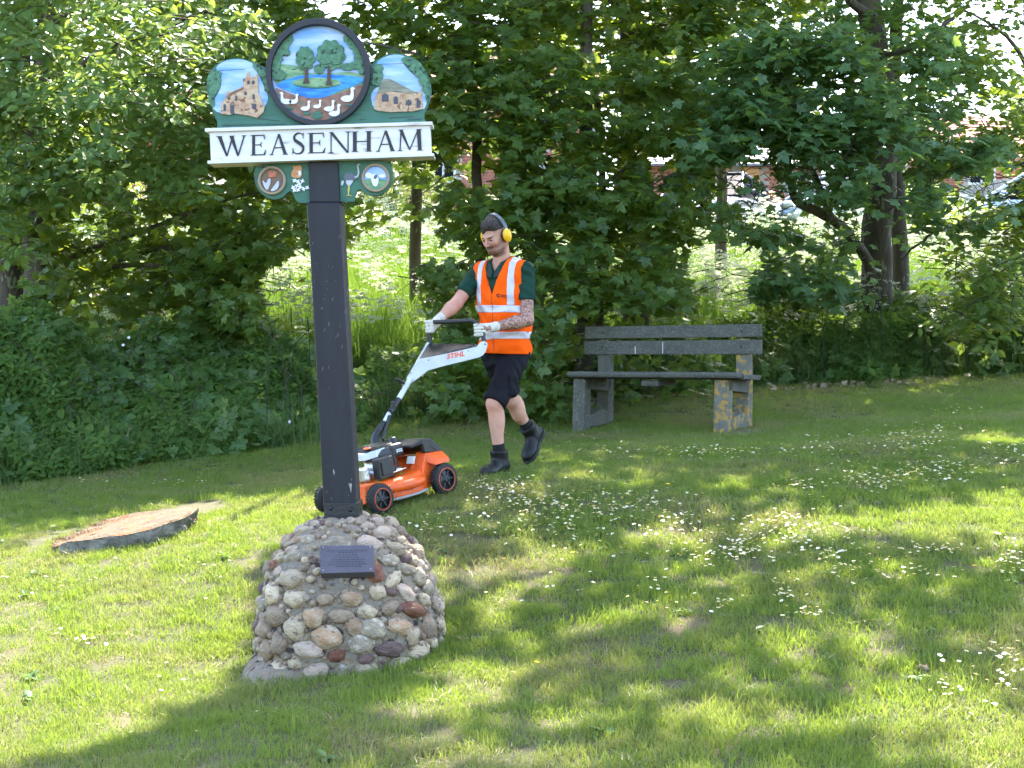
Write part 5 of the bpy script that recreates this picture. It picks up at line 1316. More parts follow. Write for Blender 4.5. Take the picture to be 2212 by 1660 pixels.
def leaf_frames(Pn, Nn, Un):
    Nn = nrmz(Nn); Un = Un - Nn * (Un * Nn).sum(-1, keepdims=True); Un = nrmz(Un); Xn = np.cross(Un, Nn)
    return Xn, Un, Nn
def leaves_mesh(name, Pn, Nn, Un, size, TV, TF, m, q):
    X, U, N_ = leaf_frames(Pn, Nn, Un); n = len(Pn); k = len(TV)
    sx = size * q.uniform(.85, 1.12, n)
    V = Pn[:, None] + TV[None, :, 0:1] * X[:, None] * sx[:, None, None] + TV[None, :, 1:2] * U[:, None] * size[:, None, None] + TV[None, :, 2:3] * N_[:, None] * size[:, None, None]
    Fc = TF[None] + (np.arange(n) * k)[:, None, None]
    me = np_mesh(name, V.reshape(-1, 3), Fc.reshape(-1, 3), [m])
    a = me.attributes.new('var', 'FLOAT', 'POINT'); a.data.foreach_set('value', np.repeat(q.uniform(0, 1, n), k).astype(np.float32))
    return me
GAPS = [([(755, 550), (915, 550), (915, 730), (760, 740)], .9),
 # soft openings in the foliage (reference coordinates) and the share of leaves missing there
 ([(545, 620), (570, 570), (640, 540), (760, 530), (770, 500), (850, 478), (930, 490), (925, 545), (905, 600), (905, 650), (875, 700), (840, 770), (700, 790), (640, 770), (575, 700)], .985),
 ([(740, 470), (800, 400), (950, 400), (945, 500), (780, 520)], .80),
 ([(1480, 610), (1490, 540), (1530, 515), (1650, 525), (1630, 590), (1610, 640), (1670, 672), (1640, 705), (1500, 705), (1500, 660)], .99),
 ([(1655, 640), (1860, 640), (1860, 700), (1600, 705)], .72), ([(1540, 640), (1660, 660), (1640, 720), (1530, 710)], .85),
 ([(1962, 495), (2110, 500), (2120, 560), (2060, 600), (1965, 570)], .78), ([(1965, 560), (2110, 600), (2080, 680), (1965, 660)], .6),
 ([(1600, 420), (1690, 410), (1790, 450), (1780, 500), (1640, 500), (1600, 480)], .90), ([(1530, 350), (1680, 350), (1690, 420), (1540, 440)], .95),
 ([(1500, 450), (1600, 450), (1600, 520), (1490, 520)], .6),
 ([(2030, 385), (2120, 370), (2212, 350), (2212, 440), (2110, 470), (2060, 490), (2030, 460)], .93),
 ([(1960, 250), (2110, 255), (2110, 330), (1990, 320)], .55), ([(1590, 270), (1730, 280), (1730, 350), (1600, 350)], .45),
 ([(690, 0), (760, -40), (745, 35), (700, 42)], .9), ([(640, -40), (780, -40), (760, 30), (650, 28)], .7), ([(2090, 0), (2260, -20), (2260, 140), (2150, 110)], .75), ([(2150, 120), (2260, 130), (2260, 200), (2170, 190)], .4),
 ([(285, 372), (330, 385), (328, 440), (290, 432), (268, 400)], .97), ([(350, 470), (430, 490), (400, 520), (360, 500)], .6), ([(160, 420), (230, 440), (220, 520), (170, 510)], .6), ([(230, 370), (270, 370), (260, 420), (235, 420)], .7),
 ([(1000, 290), (1085, 290), (1090, 440), (1010, 440)], .82), ([(930, 300), (1010, 280), (1010, 460), (940, 460)], .62), ([(1395, 330), (1465, 330), (1460, 430), (1400, 425)], .94), ([(370, 30), (430, 20), (420, 60), (380, 60)], .7),
 ([(1140, 0), (1200, 0), (1200, 60), (1150, 80)], .35), ([(1480, 100), (1560, 90), (1560, 300), (1490, 300)], .45), ([(1120, 300), (1180, 290), (1200, 400), (1130, 410)], .35),
 ([(100, 640), (230, 640), (250, 690), (100, 690)], .55), ([(1440, 440), (1500, 440), (1500, 640), (1450, 640)], .35), ([(1150, 690), (1480, 690), (1500, 745), (1180, 745)], .35)]
def cull(Pn, q, extra=1.0):
    px, py = to_ref(Pn); keep = np.ones(len(Pn), bool)
    keep &= ~((Pn[:, 1] < 14.4) & (px > 1225) & (px < 1665) & (py > 688))
    keep &= ~((Pn[:, 1] < 16.0) & in_poly(px, py, [(1850, 470), (1880, 380), (1885, 300), (1935, 300), (1965, 400), (1965, 690), (1850, 690)]) & (q.uniform(size=len(Pn)) < .9))
    keep &= ~((Pn[:, 1] < 15.4) & in_poly(px, py, [(1690, 330), (1760, 330), (1870, 520), (1860, 600), (1790, 540), (1700, 440)]) & (q.uniform(size=len(Pn)) < .6))
    for poly, pr in GAPS: keep &= ~(in_poly(px, py, poly) & (q.uniform(size=len(Pn)) < pr * extra))
    return keep
def sprays(boxes, q, leaf=(.085, .135), per=13, spread=.26, droop=.25, tilt=.55, layered=.5, holes=.42, hs=1.5, gapth=-.30):
    """twig sprays of leaves filling boxes (x0, x1, y0, y1, Y0, Y1, n) of the view"""
    Pn = []; Nn = []; Un = []; Tw = []
    for (x0, x1, y0, y1, Y0, Y1, n) in boxes:
        Y = q.uniform(Y0, Y1, n); x = q.uniform(x0, x1, n); y = q.uniform(y0, y1, n)
        C = np.stack([(x - 1106) / F * Y, Y, 1.5 - (y - 780) / F * Y], 1)
        v = vnoise(C, hs, 2.0) + .5 * vnoise(C, hs * 2.7, 5.0)
        C = C[v > np.quantile(v, holes)]; n = len(C)
        a = q.uniform(0, 2 * math.pi, n); D = np.stack([np.cos(a), np.sin(a) - .35, q.normal(-droop, .22, n)], 1); D = nrmz(D)
        k = per
        t = (np.arange(k)[None] + q.uniform(0, 1, (n, k))) / k
        side = np.where(np.arange(k) % 2 == 0, 1, -1)[None, :, None]
        S_ = nrmz(np.cross(D, np.array([0, 0, 1.0])))
        Pp = C[:, None] + D[:, None] * (t[..., None] - .4) * spread * 2 + S_[:, None] * side * q.uniform(.02, .55, (n, k, 1)) * spread * (1 - .5 * t[..., None])
        Pp += q.normal(0, .035, Pp.shape); Pp[..., 2] -= .15 * (t ** 2) * spread
        U = D[:, None] * .55 + S_[:, None] * side * .9 + q.normal(0, .25, Pp.shape) + np.array([0, 0, -.35])
        N_ = np.array([0, -tilt, 1.0]) + q.normal(0, .38, Pp.shape) + D[:, None] * .25
        Pn.append(Pp.reshape(-1, 3)); Nn.append(N_.reshape(-1, 3)); Un.append(U.reshape(-1, 3)); Tw.append(np.concatenate([C - D * spread * .9, C + D * spread * .9], 1))
    Pn = np.concatenate(Pn); Nn = np.concatenate(Nn); Un = np.concatenate(Un)
    k = cull(Pn, q) & (vnoise(Pn, 5.5, 7.0) + .6 * vnoise(Pn, 13, 3.0) + q.normal(0, .25, len(Pn)) > gapth); Pn, Nn, Un = Pn[k], Nn[k], Un[k]
    return Pn, Nn, Un, q.uniform(leaf[0], leaf[1], len(Pn)), np.concatenate(Tw)
def limb(mb, pts, r0, r1, n=9, wob=.03, seed=0):
    P_ = [Vector(p) for p in pts]; out = []; k = len(P_)
    for i in range(k - 1):
        for s_ in range(4):
            t = s_ / 4; a = P_[max(0, i - 1)]; b = P_[i]; c = P_[i + 1]; d = P_[min(k - 1, i + 2)]
            p = .5 * ((2 * b) + (c - a) * t + (2 * a - 5 * b + 4 * c - d) * t * t + (3 * b - a - 3 * c + d) * t ** 3)
            out.append(p + Vector((mnoise.noise(p * 2 + Vector((seed, 0, 0))), mnoise.noise(p * 2 + Vector((0, seed, 3))), 0)) * wob)
    out.append(P_[-1]); m_ = len(out)
    mb.tube(out, [r0 + (r1 - r0) * (i / (m_ - 1)) ** .8 for i in range(m_)], n)
def twigs(mb, Tw, q, n, r=.006):
    for i in q.choice(len(Tw), min(n, len(Tw)), replace=False):
        a, b = Vector(Tw[i, :3]), Vector(Tw[i, 3:])
        mb.tube([a, (a + b) / 2 + Vector((0, 0, .03)), b - Vector((0, 0, .04))], [r, r * .7, r * .3], 4, False)

# ---- unseen upper crowns: leaves placed to shade the lawn, left out where it is lit
LIT = [[(0, 1128), (215, 1122), (235, 1107), (413, 1083), (692, 1066), (780, 1060), (740, 1150), (592, 1200), (575, 1363), (545, 1453), (500, 1485), (270, 1612), (112, 1662), (-400, 1720), (-400, 1140)],
 [(921, 1226), (1158, 1190), (1315, 1172), (1437, 1136), (1554, 1150), (1560, 1171), (1414, 1196), (1158, 1230), (941, 1272), (780, 1290), (780, 1240)],
 [(1200, 1340), (1335, 1312), (1493, 1308), (1520, 1344), (1394, 1358), (1236, 1366)],
 [(823, 1515), (980, 1478), (1138, 1434), (1217, 1410), (1260, 1420), (1158, 1474), (1020, 1528), (882, 1552), (800, 1545)],
 [(1587, 1140), (1656, 1098), (1800, 1113), (1959, 1092), (2119, 1070), (2300, 1070), (2512, 1100), (2512, 1196), (2012, 1190), (1853, 1164), (1693, 1174), (1550, 1160)],
 [(1640, 1242), (1725, 1246), (1725, 1282), (1651, 1286)], [(1460, 1290), (1500, 1300), (1500, 1370), (1440, 1360)], [(1350, 1555), (1750, 1530), (2250, 1500), (2250, 1575), (1800, 1600), (1400, 1615)], [(1560, 1395), (1900, 1375), (1950, 1400), (1620, 1432)], [(1000, 1290), (1180, 1275), (1200, 1300), (1020, 1318)], [(2082, 945), (2250, 950), (2250, 968), (2100, 966)],
 [(1540, 1450), (1660, 1455), (1640, 1500), (1560, 1500)], [(2150, 1600), (2300, 1560), (2300, 1700), (2150, 1700)], [(560, 1000), (640, 985), (690, 990), (690, 1003), (600, 1010)], [(1040, 876), (1180, 870), (1190, 884), (1060, 892)], [(1180, 925), (1250, 920), (1250, 930), (1190, 938)]]
q = np.random.default_rng(11)
n = 90000
gx_, gy_ = q.uniform(-8, 9, n), q.uniform(2.2, 16.5, n); gz_ = ground_np(gx_, gy_); G3 = np.stack([gx_, gy_, gz_], 1)
px, py = to_ref(G3 + 0); lit = np.zeros(n, bool)
for poly in LIT: lit |= in_poly(px + 14 * np.sin(gy_ * 9 + gx_ * 5), py + 5 * np.sin(gx_ * 11), poly)
drop = vnoise(G3, 2.1, 1.0) * .30 + vnoise(G3, 13, 4.0) * .22 + q.normal(0, .32, n)
thin = np.where(px > 820, .30, .42) - .14 * (px > 820) * (py > 1230) - .10 * (py < 960)                      # dappling: lighter over the right-hand lawn
thin = np.where(gy_ > 13.2, -.1 * 0 + .62, thin)
keep = ~lit & (drop < thin + .12 * (px < 900)) & (gy_ < 16.2)
keep &= q.uniform(size=n) < np.where(gy_ > 13.2, .32, np.where((px > 820) & (py > 1230), .42, np.where((px > 820) & (py > 1000), .60, .80)))
G3 = G3[keep]; hh = q.uniform(5.6, 9.0, len(G3)) + np.clip((8.5 - G3[:, 1]) * 1.1, 0, 4) + .5 * np.sin(G3[:, 0] * 1.3)
HPn = G3 + np.array(SUNV)[None] * (hh / SUNV.z)[:, None]
hx, hy = to_ref(HPn); ok = hy < -60
HPn = HPn[ok]
HNn = np.array([0, 0, 1.0]) + q.normal(0, .35, HPn.shape); HUn = q.normal(0, 1, HPn.shape); HSz = q.uniform(.15, .24, len(HPn))

TREES = []
def tree(name, label, base, trunk, limbs, boxes, lm, TV, TF, seed, leaf=(.085, .135), per=13, nleaf=0, upper=None, group='trees behind the lawn', bark=None, ntw=260, **kw):
    q = np.random.default_rng(seed)
    t = empty(name, base, label=label, cat='tree', group=group); t0 = Vector(base)
    def tp(o): o.parent = t; o.matrix_parent_inverse = Matrix.Translation(-t0); return o
    mb = MB()
    for pts, r0, r1 in trunk: limb(mb, pts, r0, r1, 14, .05, seed)
    tr = tp(mb.build('trunk', bark or M_bark))
    for pts, r0, r1 in limbs:
        mb = MB(); limb(mb, pts, r0, r1, 8, .08, seed + 3); tp(mb.build('branch', bark or M_bark))
    Pn, Nn, Un, sz, Tw = sprays(boxes, q, leaf=leaf, per=per, **kw)
    mb = MB(); twigs(mb, Tw, q, ntw); tp(tag(mb.build('twigs', M_twig, fix=False), kind='stuff'))
    if nleaf:
        px, py = to_ref(Pn); vis = (px > 20) & (px < 2190) & (py > 20) & (py < 760)
        sc = np.where(vis, sz / Pn[:, 1], 0); top = np.argsort(-sc)[:nleaf]
        X, U, N_ = leaf_frames(Pn[top], Nn[top], Un[top])
        me = np_mesh('leaf', TV, TF, [lm])
        for j, i in enumerate(top):
            o = bpy.data.objects.new('leaf', me); COL.objects.link(o); s_ = sz[i]
            o.parent = t; p_ = Pn[i] - np.array(t0)
            o.matrix_basis = Matrix(((X[j, 0] * s_, U[j, 0] * s_, N_[j, 0] * s_, p_[0]), (X[j, 1] * s_, U[j, 1] * s_, N_[j, 1] * s_, p_[1]), (X[j, 2] * s_, U[j, 2] * s_, N_[j, 2] * s_, p_[2]), (0, 0, 0, 1)))
        k = np.ones(len(Pn), bool); k[top] = False; Pn, Nn, Un, sz = Pn[k], Nn[k], Un[k], sz[k]
    o = link('crown', leaves_mesh('crown', Pn, Nn, Un, sz, TV, TF, lm, q)); tp(tag(o, kind='stuff'))
    if upper is not None:
        x0, x1 = upper; k = (HPn[:, 0] >= x0) & (HPn[:, 0] < x1)
        if k.any():
            o = link('shade_crown', leaves_mesh('shade_crown', HPn[k], HNn[k], HUn[k], HSz[k], SIMP_V, SIMP_F, M_high, q)); tp(tag(o, kind='stuff'))
    TREES.append(t); return t, tp
def gp(x, Y, dz=0):
    X = (x - 1106) / F * Y; return Vector((X, Y, ground(X, Y) + dz))
# 1 hornbeam leaning in from the left
tree('hornbeam_tree', 'small-leaved hornbeam hanging over the left edge in front of the dark trunks', gp(66, 14.6),
     [([gp(66, 14.6, -.2), W(72, 480, 14.6), W(66, 320, 14.6), W(100, 100, 14.4), W(140, -300, 14.2), W(150, -700, 14)], .13, .05)],
     [([W(70, 330, 14.6), W(200, 120, 13.6), W(420, 60, 12.8)], .05, .012), ([W(66, 350, 14.6), W(20, 200, 13), W(60, 330, 12)], .04, .01), ([W(100, 60, 14.4), W(300, -80, 13.4), W(560, -120, 12.8)], .05, .015)],
     [(-80, 420, -60, 250, 11.6, 13.0, 330), (-80, 240, 200, 420, 11.6, 12.8, 170), (360, 560, 20, 330, 12.6, 13.6, 130), (150, 420, 200, 420, 12.6, 13.5, 110), (-60, 120, 380, 560, 12.4, 13.2, 45)],
     M_horn, OVAL_V, OVAL_F, 31, leaf=(.075, .125), per=22, nleaf=300, upper=(-9, -4.2), tilt=.9, holes=.25)
# 2 maple with low boughs behind the sign
tree('field_maple_tree', 'dark maple on the far left with low boughs reaching behind the sign post', gp(20, 15.2),
     [([gp(15, 15.2, -.2), W(22, 560, 15.2), W(35, 300, 15.2), W(60, -300, 15), W(80, -800, 15)], .17, .08), ([gp(74, 15.6, -.2), W(80, 560, 15.6), W(75, 300, 15.6), W(140, -500, 15.6)], .085, .05), ([gp(42, 15.5, -.2), W(44, 560, 15.5), W(40, 200, 15.5)], .10, .06)],
     [([W(85, 620, 15.2), W(250, 575, 15), W(420, 575, 14.6), W(560, 545, 14.2)], .045, .010), ([W(80, 600, 15.2), W(200, 540, 15), W(380, 470, 14.8), W(500, 430, 14.6), W(640, 400, 14.4)], .042, .010), ([W(250, 565, 15), W(420, 520, 14.8), W(620, 500, 14.6), W(760, 560, 14.4)], .022, .007),
      ([W(300, 130, 15), W(360, 60, 14.8), W(480, 20, 14.6)], .06, .02), ([W(330, 80, 15), W(420, 70, 14.8), W(560, 100, 14.6)], .03, .012), ([W(150, 470, 15), W(165, 430, 15), W(200, 400, 15)], .03, .01)],
     [(-80, 700, -60, 300, 13.8, 16.0, 420), (-80, 640, 280, 560, 14.0, 16.0, 470), (90, 600, 520, 700, 13.8, 15.4, 330), (-80, 100, 520, 700, 15.4, 16.4, 60), (440, 640, 560, 770, 13.9, 14.8, 130), (640, 800, 380, 560, 14.4, 15.4, 60)],
     M_maple, MAPLE_V, MAPLE_F, 32, leaf=(.095, .15), nleaf=300, upper=(-4.2, -2.0), holes=.22)
# 3 slim maple right of the sign
tree('sycamore_sapling', 'slim-trunked sycamore standing between the sign and the pushed mower', gp(1028, 14.8),
     [([gp(1040, 14.8, -.2), W(1036, 480, 14.8), W(1030, 300, 14.8), W(1016, 140, 14.8), W(1024, -100, 14.8), W(1010, -800, 14.8)], .060, .045)],
     [([W(1035, 270, 14.8), W(960, 290, 14.6), W(880, 310, 14.4)], .022, .006), ([W(1034, 280, 14.8), W(1130, 265, 14.6), W(1230, 310, 14.4)], .02, .006), ([W(1020, 180, 14.8), W(900, 120, 14.4), W(760, 90, 14)], .03, .008), ([W(940, 330, 14.6), W(965, 370, 14.6), W(930, 410, 14.6), W(880, 430, 14.6)], .012, .004), ([W(1090, 60, 14.8), W(1150, -40, 14.8), W(1190, -100, 14.8)], .03, .012)],
     [(560, 960, -60, 200, 13.6, 15.4, 300), (860, 1160, -60, 300, 13.4, 15.2, 330), (880, 1180, 280, 460, 14.2, 15.8, 110), (740, 960, 180, 330, 14.6, 16, 90)],
     M_maple, MAPLE_V, MAPLE_F, 33, leaf=(.095, .15), nleaf=300, upper=(-2.0, .6), holes=.30, ntw=200, gapth=-.16)
# 4 ivy-dark maple directly behind the man
tree('sycamore_tree', 'dense sycamore with foliage to the ground directly behind the man', gp(1266, 14.9),
     [([gp(1268, 14.9, -.2), W(1266, 600, 14.9), W(1268, 400, 14.9), W(1262, 240, 14.9), W(1270, -100, 14.9), W(1290, -800, 14.9)], .11, .05), ([gp(1290, 15.3, -.2), W(1300, 450, 15.2), W(1290, 200, 15)], .05, .03)],
     [([W(1262, 470, 14.8), W(1200, 400, 14.6), W(1160, 330, 14.4)], .035, .01), ([W(1270, 420, 14.8), W(1340, 380, 14.6), W(1400, 300, 14.4)], .03, .01), ([W(1268, 330, 14.9), W(1180, 260, 14.6), W(1090, 260, 14.2)], .03, .008)],
     [(930, 1180, 390, 880, 13.3, 14.5, 400), (1150, 1500, 380, 880, 13.4, 14.8, 520), (1060, 1480, 120, 420, 13.4, 14.8, 430), (1440, 1540, 560, 860, 13.6, 14.6, 60), (880, 960, 560, 680, 13.6, 14.4, 36), (1160, 1500, 380, 860, 15.0, 16.0, 260), (1080, 1500, 0, 400, 15.0, 16.2, 180)],
     M_maple, MAPLE_V, MAPLE_F, 34, leaf=(.09, .145), nleaf=300, upper=(.6, 2.2), holes=.22, gapth=-.16)
# 5 tall straight trunk behind
tree('tall_sycamore_tree', 'tall sycamore with a thick straight trunk seen high above the bench', gp(1370, 16.6),
     [([gp(1372, 16.6, -.2), W(1372, 400, 16.6), W(1364, 200, 16.6), W(1356, -50, 16.6), W(1350, -900, 16.6)], .17, .12)],
     [([W(1365, 220, 16.6), W(1440, 150, 16.2), W(1500, 60, 16)], .04, .012), ([W(1360, 60, 16.6), W(1270, -60, 16.4), W(1200, -100, 16.2)], .05, .02)],
     [(1120, 1560, -80, 200, 14.6, 17, 330), (1400, 1760, -80, 260, 15.6, 18, 300), (1380, 1560, 200, 420, 15.4, 17, 130)],
     M_maple, MAPLE_V, MAPLE_F, 35, leaf=(.10, .16), nleaf=0, upper=(2.2, 3.6), holes=.3, ntw=150)
# 6 big trunk on the right with the pale layered sprays
tree('forked_sycamore_tree', 'thick lichen-spotted sycamore trunk forking low, right of the bench', gp(1895, 16.3),
     [([gp(1898, 16.3, -.3), W(1898, 660, 16.3), W(1890, 520, 16.2), W(1908, 380, 16), W(1912, 250, 15.9), W(1890, 80, 15.8), W(1878, -100, 15.8), W(1870, -900, 15.8)], .20, .13),
      ([gp(1945, 16.8, -.2), W(1944, 640, 16.8), W(1936, 420, 16.8), W(1930, 250, 16.8), W(1960, -400, 16.8)], .12, .07)],
     [([W(1880, 600, 16.2), W(1845, 520, 15.6), W(1775, 460, 14.3), W(1720, 430, 14.2), W(1690, 350, 14.1), W(1680, 290, 14.0)], .075, .025), ([W(1800, 475, 14.3), W(1770, 400, 14.2), W(1720, 320, 14.1)], .045, .018), ([W(1885, 50, 15.8), W(1840, 0, 15.2), W(1800, -60, 14.2)], .07, .03),
      ([W(1940, 560, 16.8), W(2010, 510, 14.8), W(2060, 490, 14.7)], .02, .008), ([W(1900, 120, 15.8), W(2000, 90, 14.4), W(2060, 40, 14.2)], .05, .02)],
     [(1480, 2080, 60, 330, 12.9, 14.0, 520), (1440, 1720, 220, 420, 13.2, 14.2, 190), (1700, 2160, 300, 450, 13.0, 14.2, 270), (1560, 1880, 380, 520, 13.6, 14.6, 90), (1610, 1870, 480, 650, 14.2, 15.0, 210), (1500, 2260, -80, 300, 14.8, 17, 420), (1470, 1600, 340, 640, 14.4, 15.6, 90), (1960, 2100, 430, 560, 14.0, 15.0, 50)],
     M_maple2, MAPLE_V, MAPLE_F, 36, leaf=(.085, .14), nleaf=300, upper=(3.6, 6.2), holes=.24, tilt=.35, layered=1)
# 7 right edge
tree('ash_tree', 'thin-twigged tree at the right edge beside the grey plank fence', gp(2240, 15.2),
     [([gp(2250, 15.2, -.2), W(2250, 400, 15.2), W(2230, 100, 15.2), W(2220, -700, 15.2)], .09, .06)],
     [([W(2245, 380, 15.2), W(2180, 340, 15), W(2120, 260, 14.8)], .02, .006), ([W(2250, 500, 15.2), W(2190, 560, 15), W(2110, 540, 14.8)], .015, .005), ([W(2230, 150, 15.2), W(2150, 60, 14.8), W(2080, 20, 14.4)], .03, .008)],
     [(2050, 2300, 120, 460, 14.2, 15.6, 330), (2060, 2300, 440, 720, 14.2, 15.4, 240), (2020, 2260, 560, 720, 14.2, 15, 90), (2040, 2280, -60, 140, 13.4, 15, 90)],
     M_maple, OVAL_V, OVAL_F, 37, leaf=(.08, .13), per=16, nleaf=300, upper=(6.2, 12), holes=.3)
# 8 sunlit trees beyond, glowing in the gaps
tree('sunlit_maple_tree', 'yellow-green sunlit tree beyond the others, glimpsed left of the slim trunk', gp(900, 19),
     [([gp(900, 19, -.2), W(900, 300, 19), W(920, -100, 19)], .1, .05)], [([W(900, 350, 19), W(840, 250, 18.6), W(760, 200, 18)], .04, .01)],
     [(560, 1180, 60, 470, 17.6, 20, 420), (640, 860, 330, 540, 17, 18.6, 120), (200, 600, 380, 660, 17.4, 19, 170)], M_back, MAPLE_V, MAPLE_F, 38, leaf=(.11, .17), holes=.35, ntw=60)
tree('sunlit_lime_tree', 'bright yellow-green tree beyond the others, glimpsed above the bench', gp(1560, 20),
     [([gp(1560, 20, -.2), W(1560, 300, 20), W(1570, -100, 20)], .1, .05)], [([W(1560, 250, 20), W(1480, 150, 19.6), W(1420, 60, 19)], .04, .01)],
     [(1180, 1760, -80, 300, 18, 21, 420), (1440, 1640, 560, 700, 16.4, 17.4, 0 + 20), (1900, 2260, 150, 480, 18, 20, 150)], M_back, MAPLE_V, MAPLE_F, 39, leaf=(.11, .17), holes=.35, ntw=60)
tree('distant_maple_tree', 'sunlit tree beyond the dark boughs at the top left', gp(250, 20),
     [([gp(250, 20, -.2), W(250, 300, 20), W(260, -100, 20)], .1, .05)], [([W(250, 250, 20), W(180, 150, 19.6), W(120, 60, 19)], .04, .01)],
     [(-80, 620, -80, 300, 17.6, 21, 430), (-80, 260, 300, 640, 17.5, 19.5, 150)], M_back, MAPLE_V, MAPLE_F, 40, leaf=(.11, .17), holes=.38, ntw=60)

# ------------------------------------------------------------------ bramble banks along the lawn
def edge_point(px_):
    """ground point on the lawn edge below reference x"""
    ey = float(np.interp(px_, EDGE_X, EDGE_Y)); Ys = np.linspace(9, 19, 400); X = (px_ - 1106) / F * Ys
    yy = 780 + (1.5 - ground_np(X, Ys)) / Ys * F; i = int(np.argmax(yy < ey)); return X[i], Ys[i]
EPX = np.linspace(-300, 2500, 80); EP = np.array([edge_point(a) for a in EPX])
def bank(name, label, x0, x1, top, n, lm, seed, size=(.045, .085), depth=1.5, TV=OVAL_V, TF=OVAL_F, sparse=0):
    q = np.random.default_rng(seed); px_ = q.uniform(x0, x1, n)
    ex, ey = np.interp(px_, EPX, EP[:, 0]), np.interp(px_, EPX, EP[:, 1])
    v = q.uniform(0, 1, n) ** .9
    H_ = np.interp(px_, top[0], top[1]) * (1 + .16 * np.sin(ex * 2.1) + .10 * np.sin(ex * 5.3 + 1))
    P0 = np.stack([ex, ey + .08 + depth * v ** 1.7, np.zeros(n)], 1)
    P0[:, 2] = ground_np(P0[:, 0], P0[:, 1]) + H_ * v
    lump = vnoise(P0, 2.6, seed) * .27 + vnoise(P0, 7, seed + 1) * .12
    P0[:, 1] -= lump * (1 - v * .3) + 0; P0[:, 2] += lump * .5 * v + q.uniform(-.03, .05, n); P0[:, 1] += q.exponential(.07, n)
    P0[:, 2] = np.maximum(P0[:, 2], ground_np(P0[:, 0], P0[:, 1]) + .02)
    k = 3                                                                       # leaflets in threes
    P1 = np.repeat(P0, k, 0); a0 = np.repeat(q.uniform(0, 6.28, n), k) + np.tile([0, 2.1, -2.1], n)
    N_ = np.repeat(np.array([0, -.75, .75]) + q.normal(0, .35, (n, 3)), k, 0)
    U = np.stack([np.cos(a0), .3 * np.sin(a0) - .3, np.sin(a0) - .2], 1)
    sz = np.repeat(q.uniform(size[0], size[1], n), k)
    big = np.repeat(q.uniform(size=n) < .05, k); sz[big] *= 1.6
    o = link(name, leaves_mesh(name, P1, N_, U, sz, TV, TF, lm, q)); tag(o, label, 'undergrowth', kind='stuff'); return o
bank('bramble_bank', 'dark bramble undergrowth along the left edge of the lawn', -200, 790, ([-200, 0, 300, 560, 700, 790], [1.3, 1.3, 1.1, .55, .32, .32]), 15000, M_bram, 51)
bank('bramble_bank', 'low brambles and nettles behind the man and the mower handle', 770, 1330, ([770, 900, 1050, 1330], [.50, .55, .5, .45]), 5200, M_bram, 52)
bank('bramble_bank', 'brambles and leafy weeds behind and right of the bench', 1300, 2400, ([1300, 1640, 1700, 1900, 2100, 2400], [.35, .5, .68, .72, .75, .85]), 15000, M_bram, 53, depth=1.3)
bank('nettle_bank', 'larger pale leaves of young sycamore and nettle among the left brambles', -200, 760, ([-200, 0, 300, 560, 760], [1.4, 1.4, 1.2, .6, .4]), 620, M_horn, 57, size=(.07, .12), TV=MAPLE_V, TF=MAPLE_F)
bank('nettle_bank', 'larger leaves among the brambles right of the bench', 1640, 2400, ([1640, 1900, 2400], [.7, .8, .95]), 420, M_horn, 58, size=(.06, .10), TV=MAPLE_V, TF=MAPLE_F, depth=1.3)
# bramble canes and a few stems standing out of the bank
q = np.random.default_rng(60); mb = MB()
for i in range(70):
    px_ = q.uniform(-50, 2250); ex, ey = np.interp(px_, EPX, EP[:, 0]), np.interp(px_, EPX, EP[:, 1]) + q.uniform(.1, 1.2)
    g_ = ground(ex, ey); h_ = q.uniform(.5, 1.3) * (1 if px_ < 700 else .75); a = q.uniform(-1, 1)
    mb.tube([(ex, ey, g_), (ex + a * .15, ey - .1, g_ + h_ * .7), (ex + a * .45, ey - .25, g_ + h_ * .95), (ex + a * .8, ey - .35, g_ + h_ * .75)], [.006, .005, .004, .002], 4, False)
tag(mb.build('bramble_canes', M_twig, fix=False), 'thin arching canes among the brambles', 'undergrowth', kind='stuff')
# tall rank grass at the foot of the banks
M_edge = grass_mat('edge_grass', (.035, .075, .020), (.07, .125, .03), (.22, .18, .09), (.14, .24, .04), dryth=.58, tw=.3)
def proto_tall(sd, n=34, h=(.25, .6)): return blades(n, .14, h[0], h[1], .007, .8, M_edge, sd, segs=4)
pT = [proto_tall(100 + i) for i in range(4)]
def along_edge(n, x0, x1, d0, d1, q):
    px_ = q.uniform(x0, x1, n); ex, ey = np.interp(px_, EPX, EP[:, 0]), np.interp(px_, EPX, EP[:, 1]) + q.uniform(d0, d1, n); return ex, ey, ground_np(ex, ey)
parts = [along_edge(90, 760, 1200, .1, .6, q), along_edge(50, 1290, 1700, .1, .8, q), along_edge(230, 1660, 2350, .15, 1.3, q), along_edge(22, -100, 700, .0, .3, q)]
x = np.concatenate([a[0] for a in parts]); y = np.concatenate([a[1] for a in parts]); z = np.concatenate([a[2] for a in parts]); n = len(x)
s_ = q.uniform(.6, 1.15, n)
tag(scatter('tall_grass', np.stack([x, y, z], 1), np.stack([q.normal(0, .12, n), q.normal(0, .12, n), q.uniform(0, 6.28, n)], 1), np.stack([s_] * 3, 1), pT, 4), 'rank tall grass at the foot of the hedge bank', 'tall grass', kind='stuff')
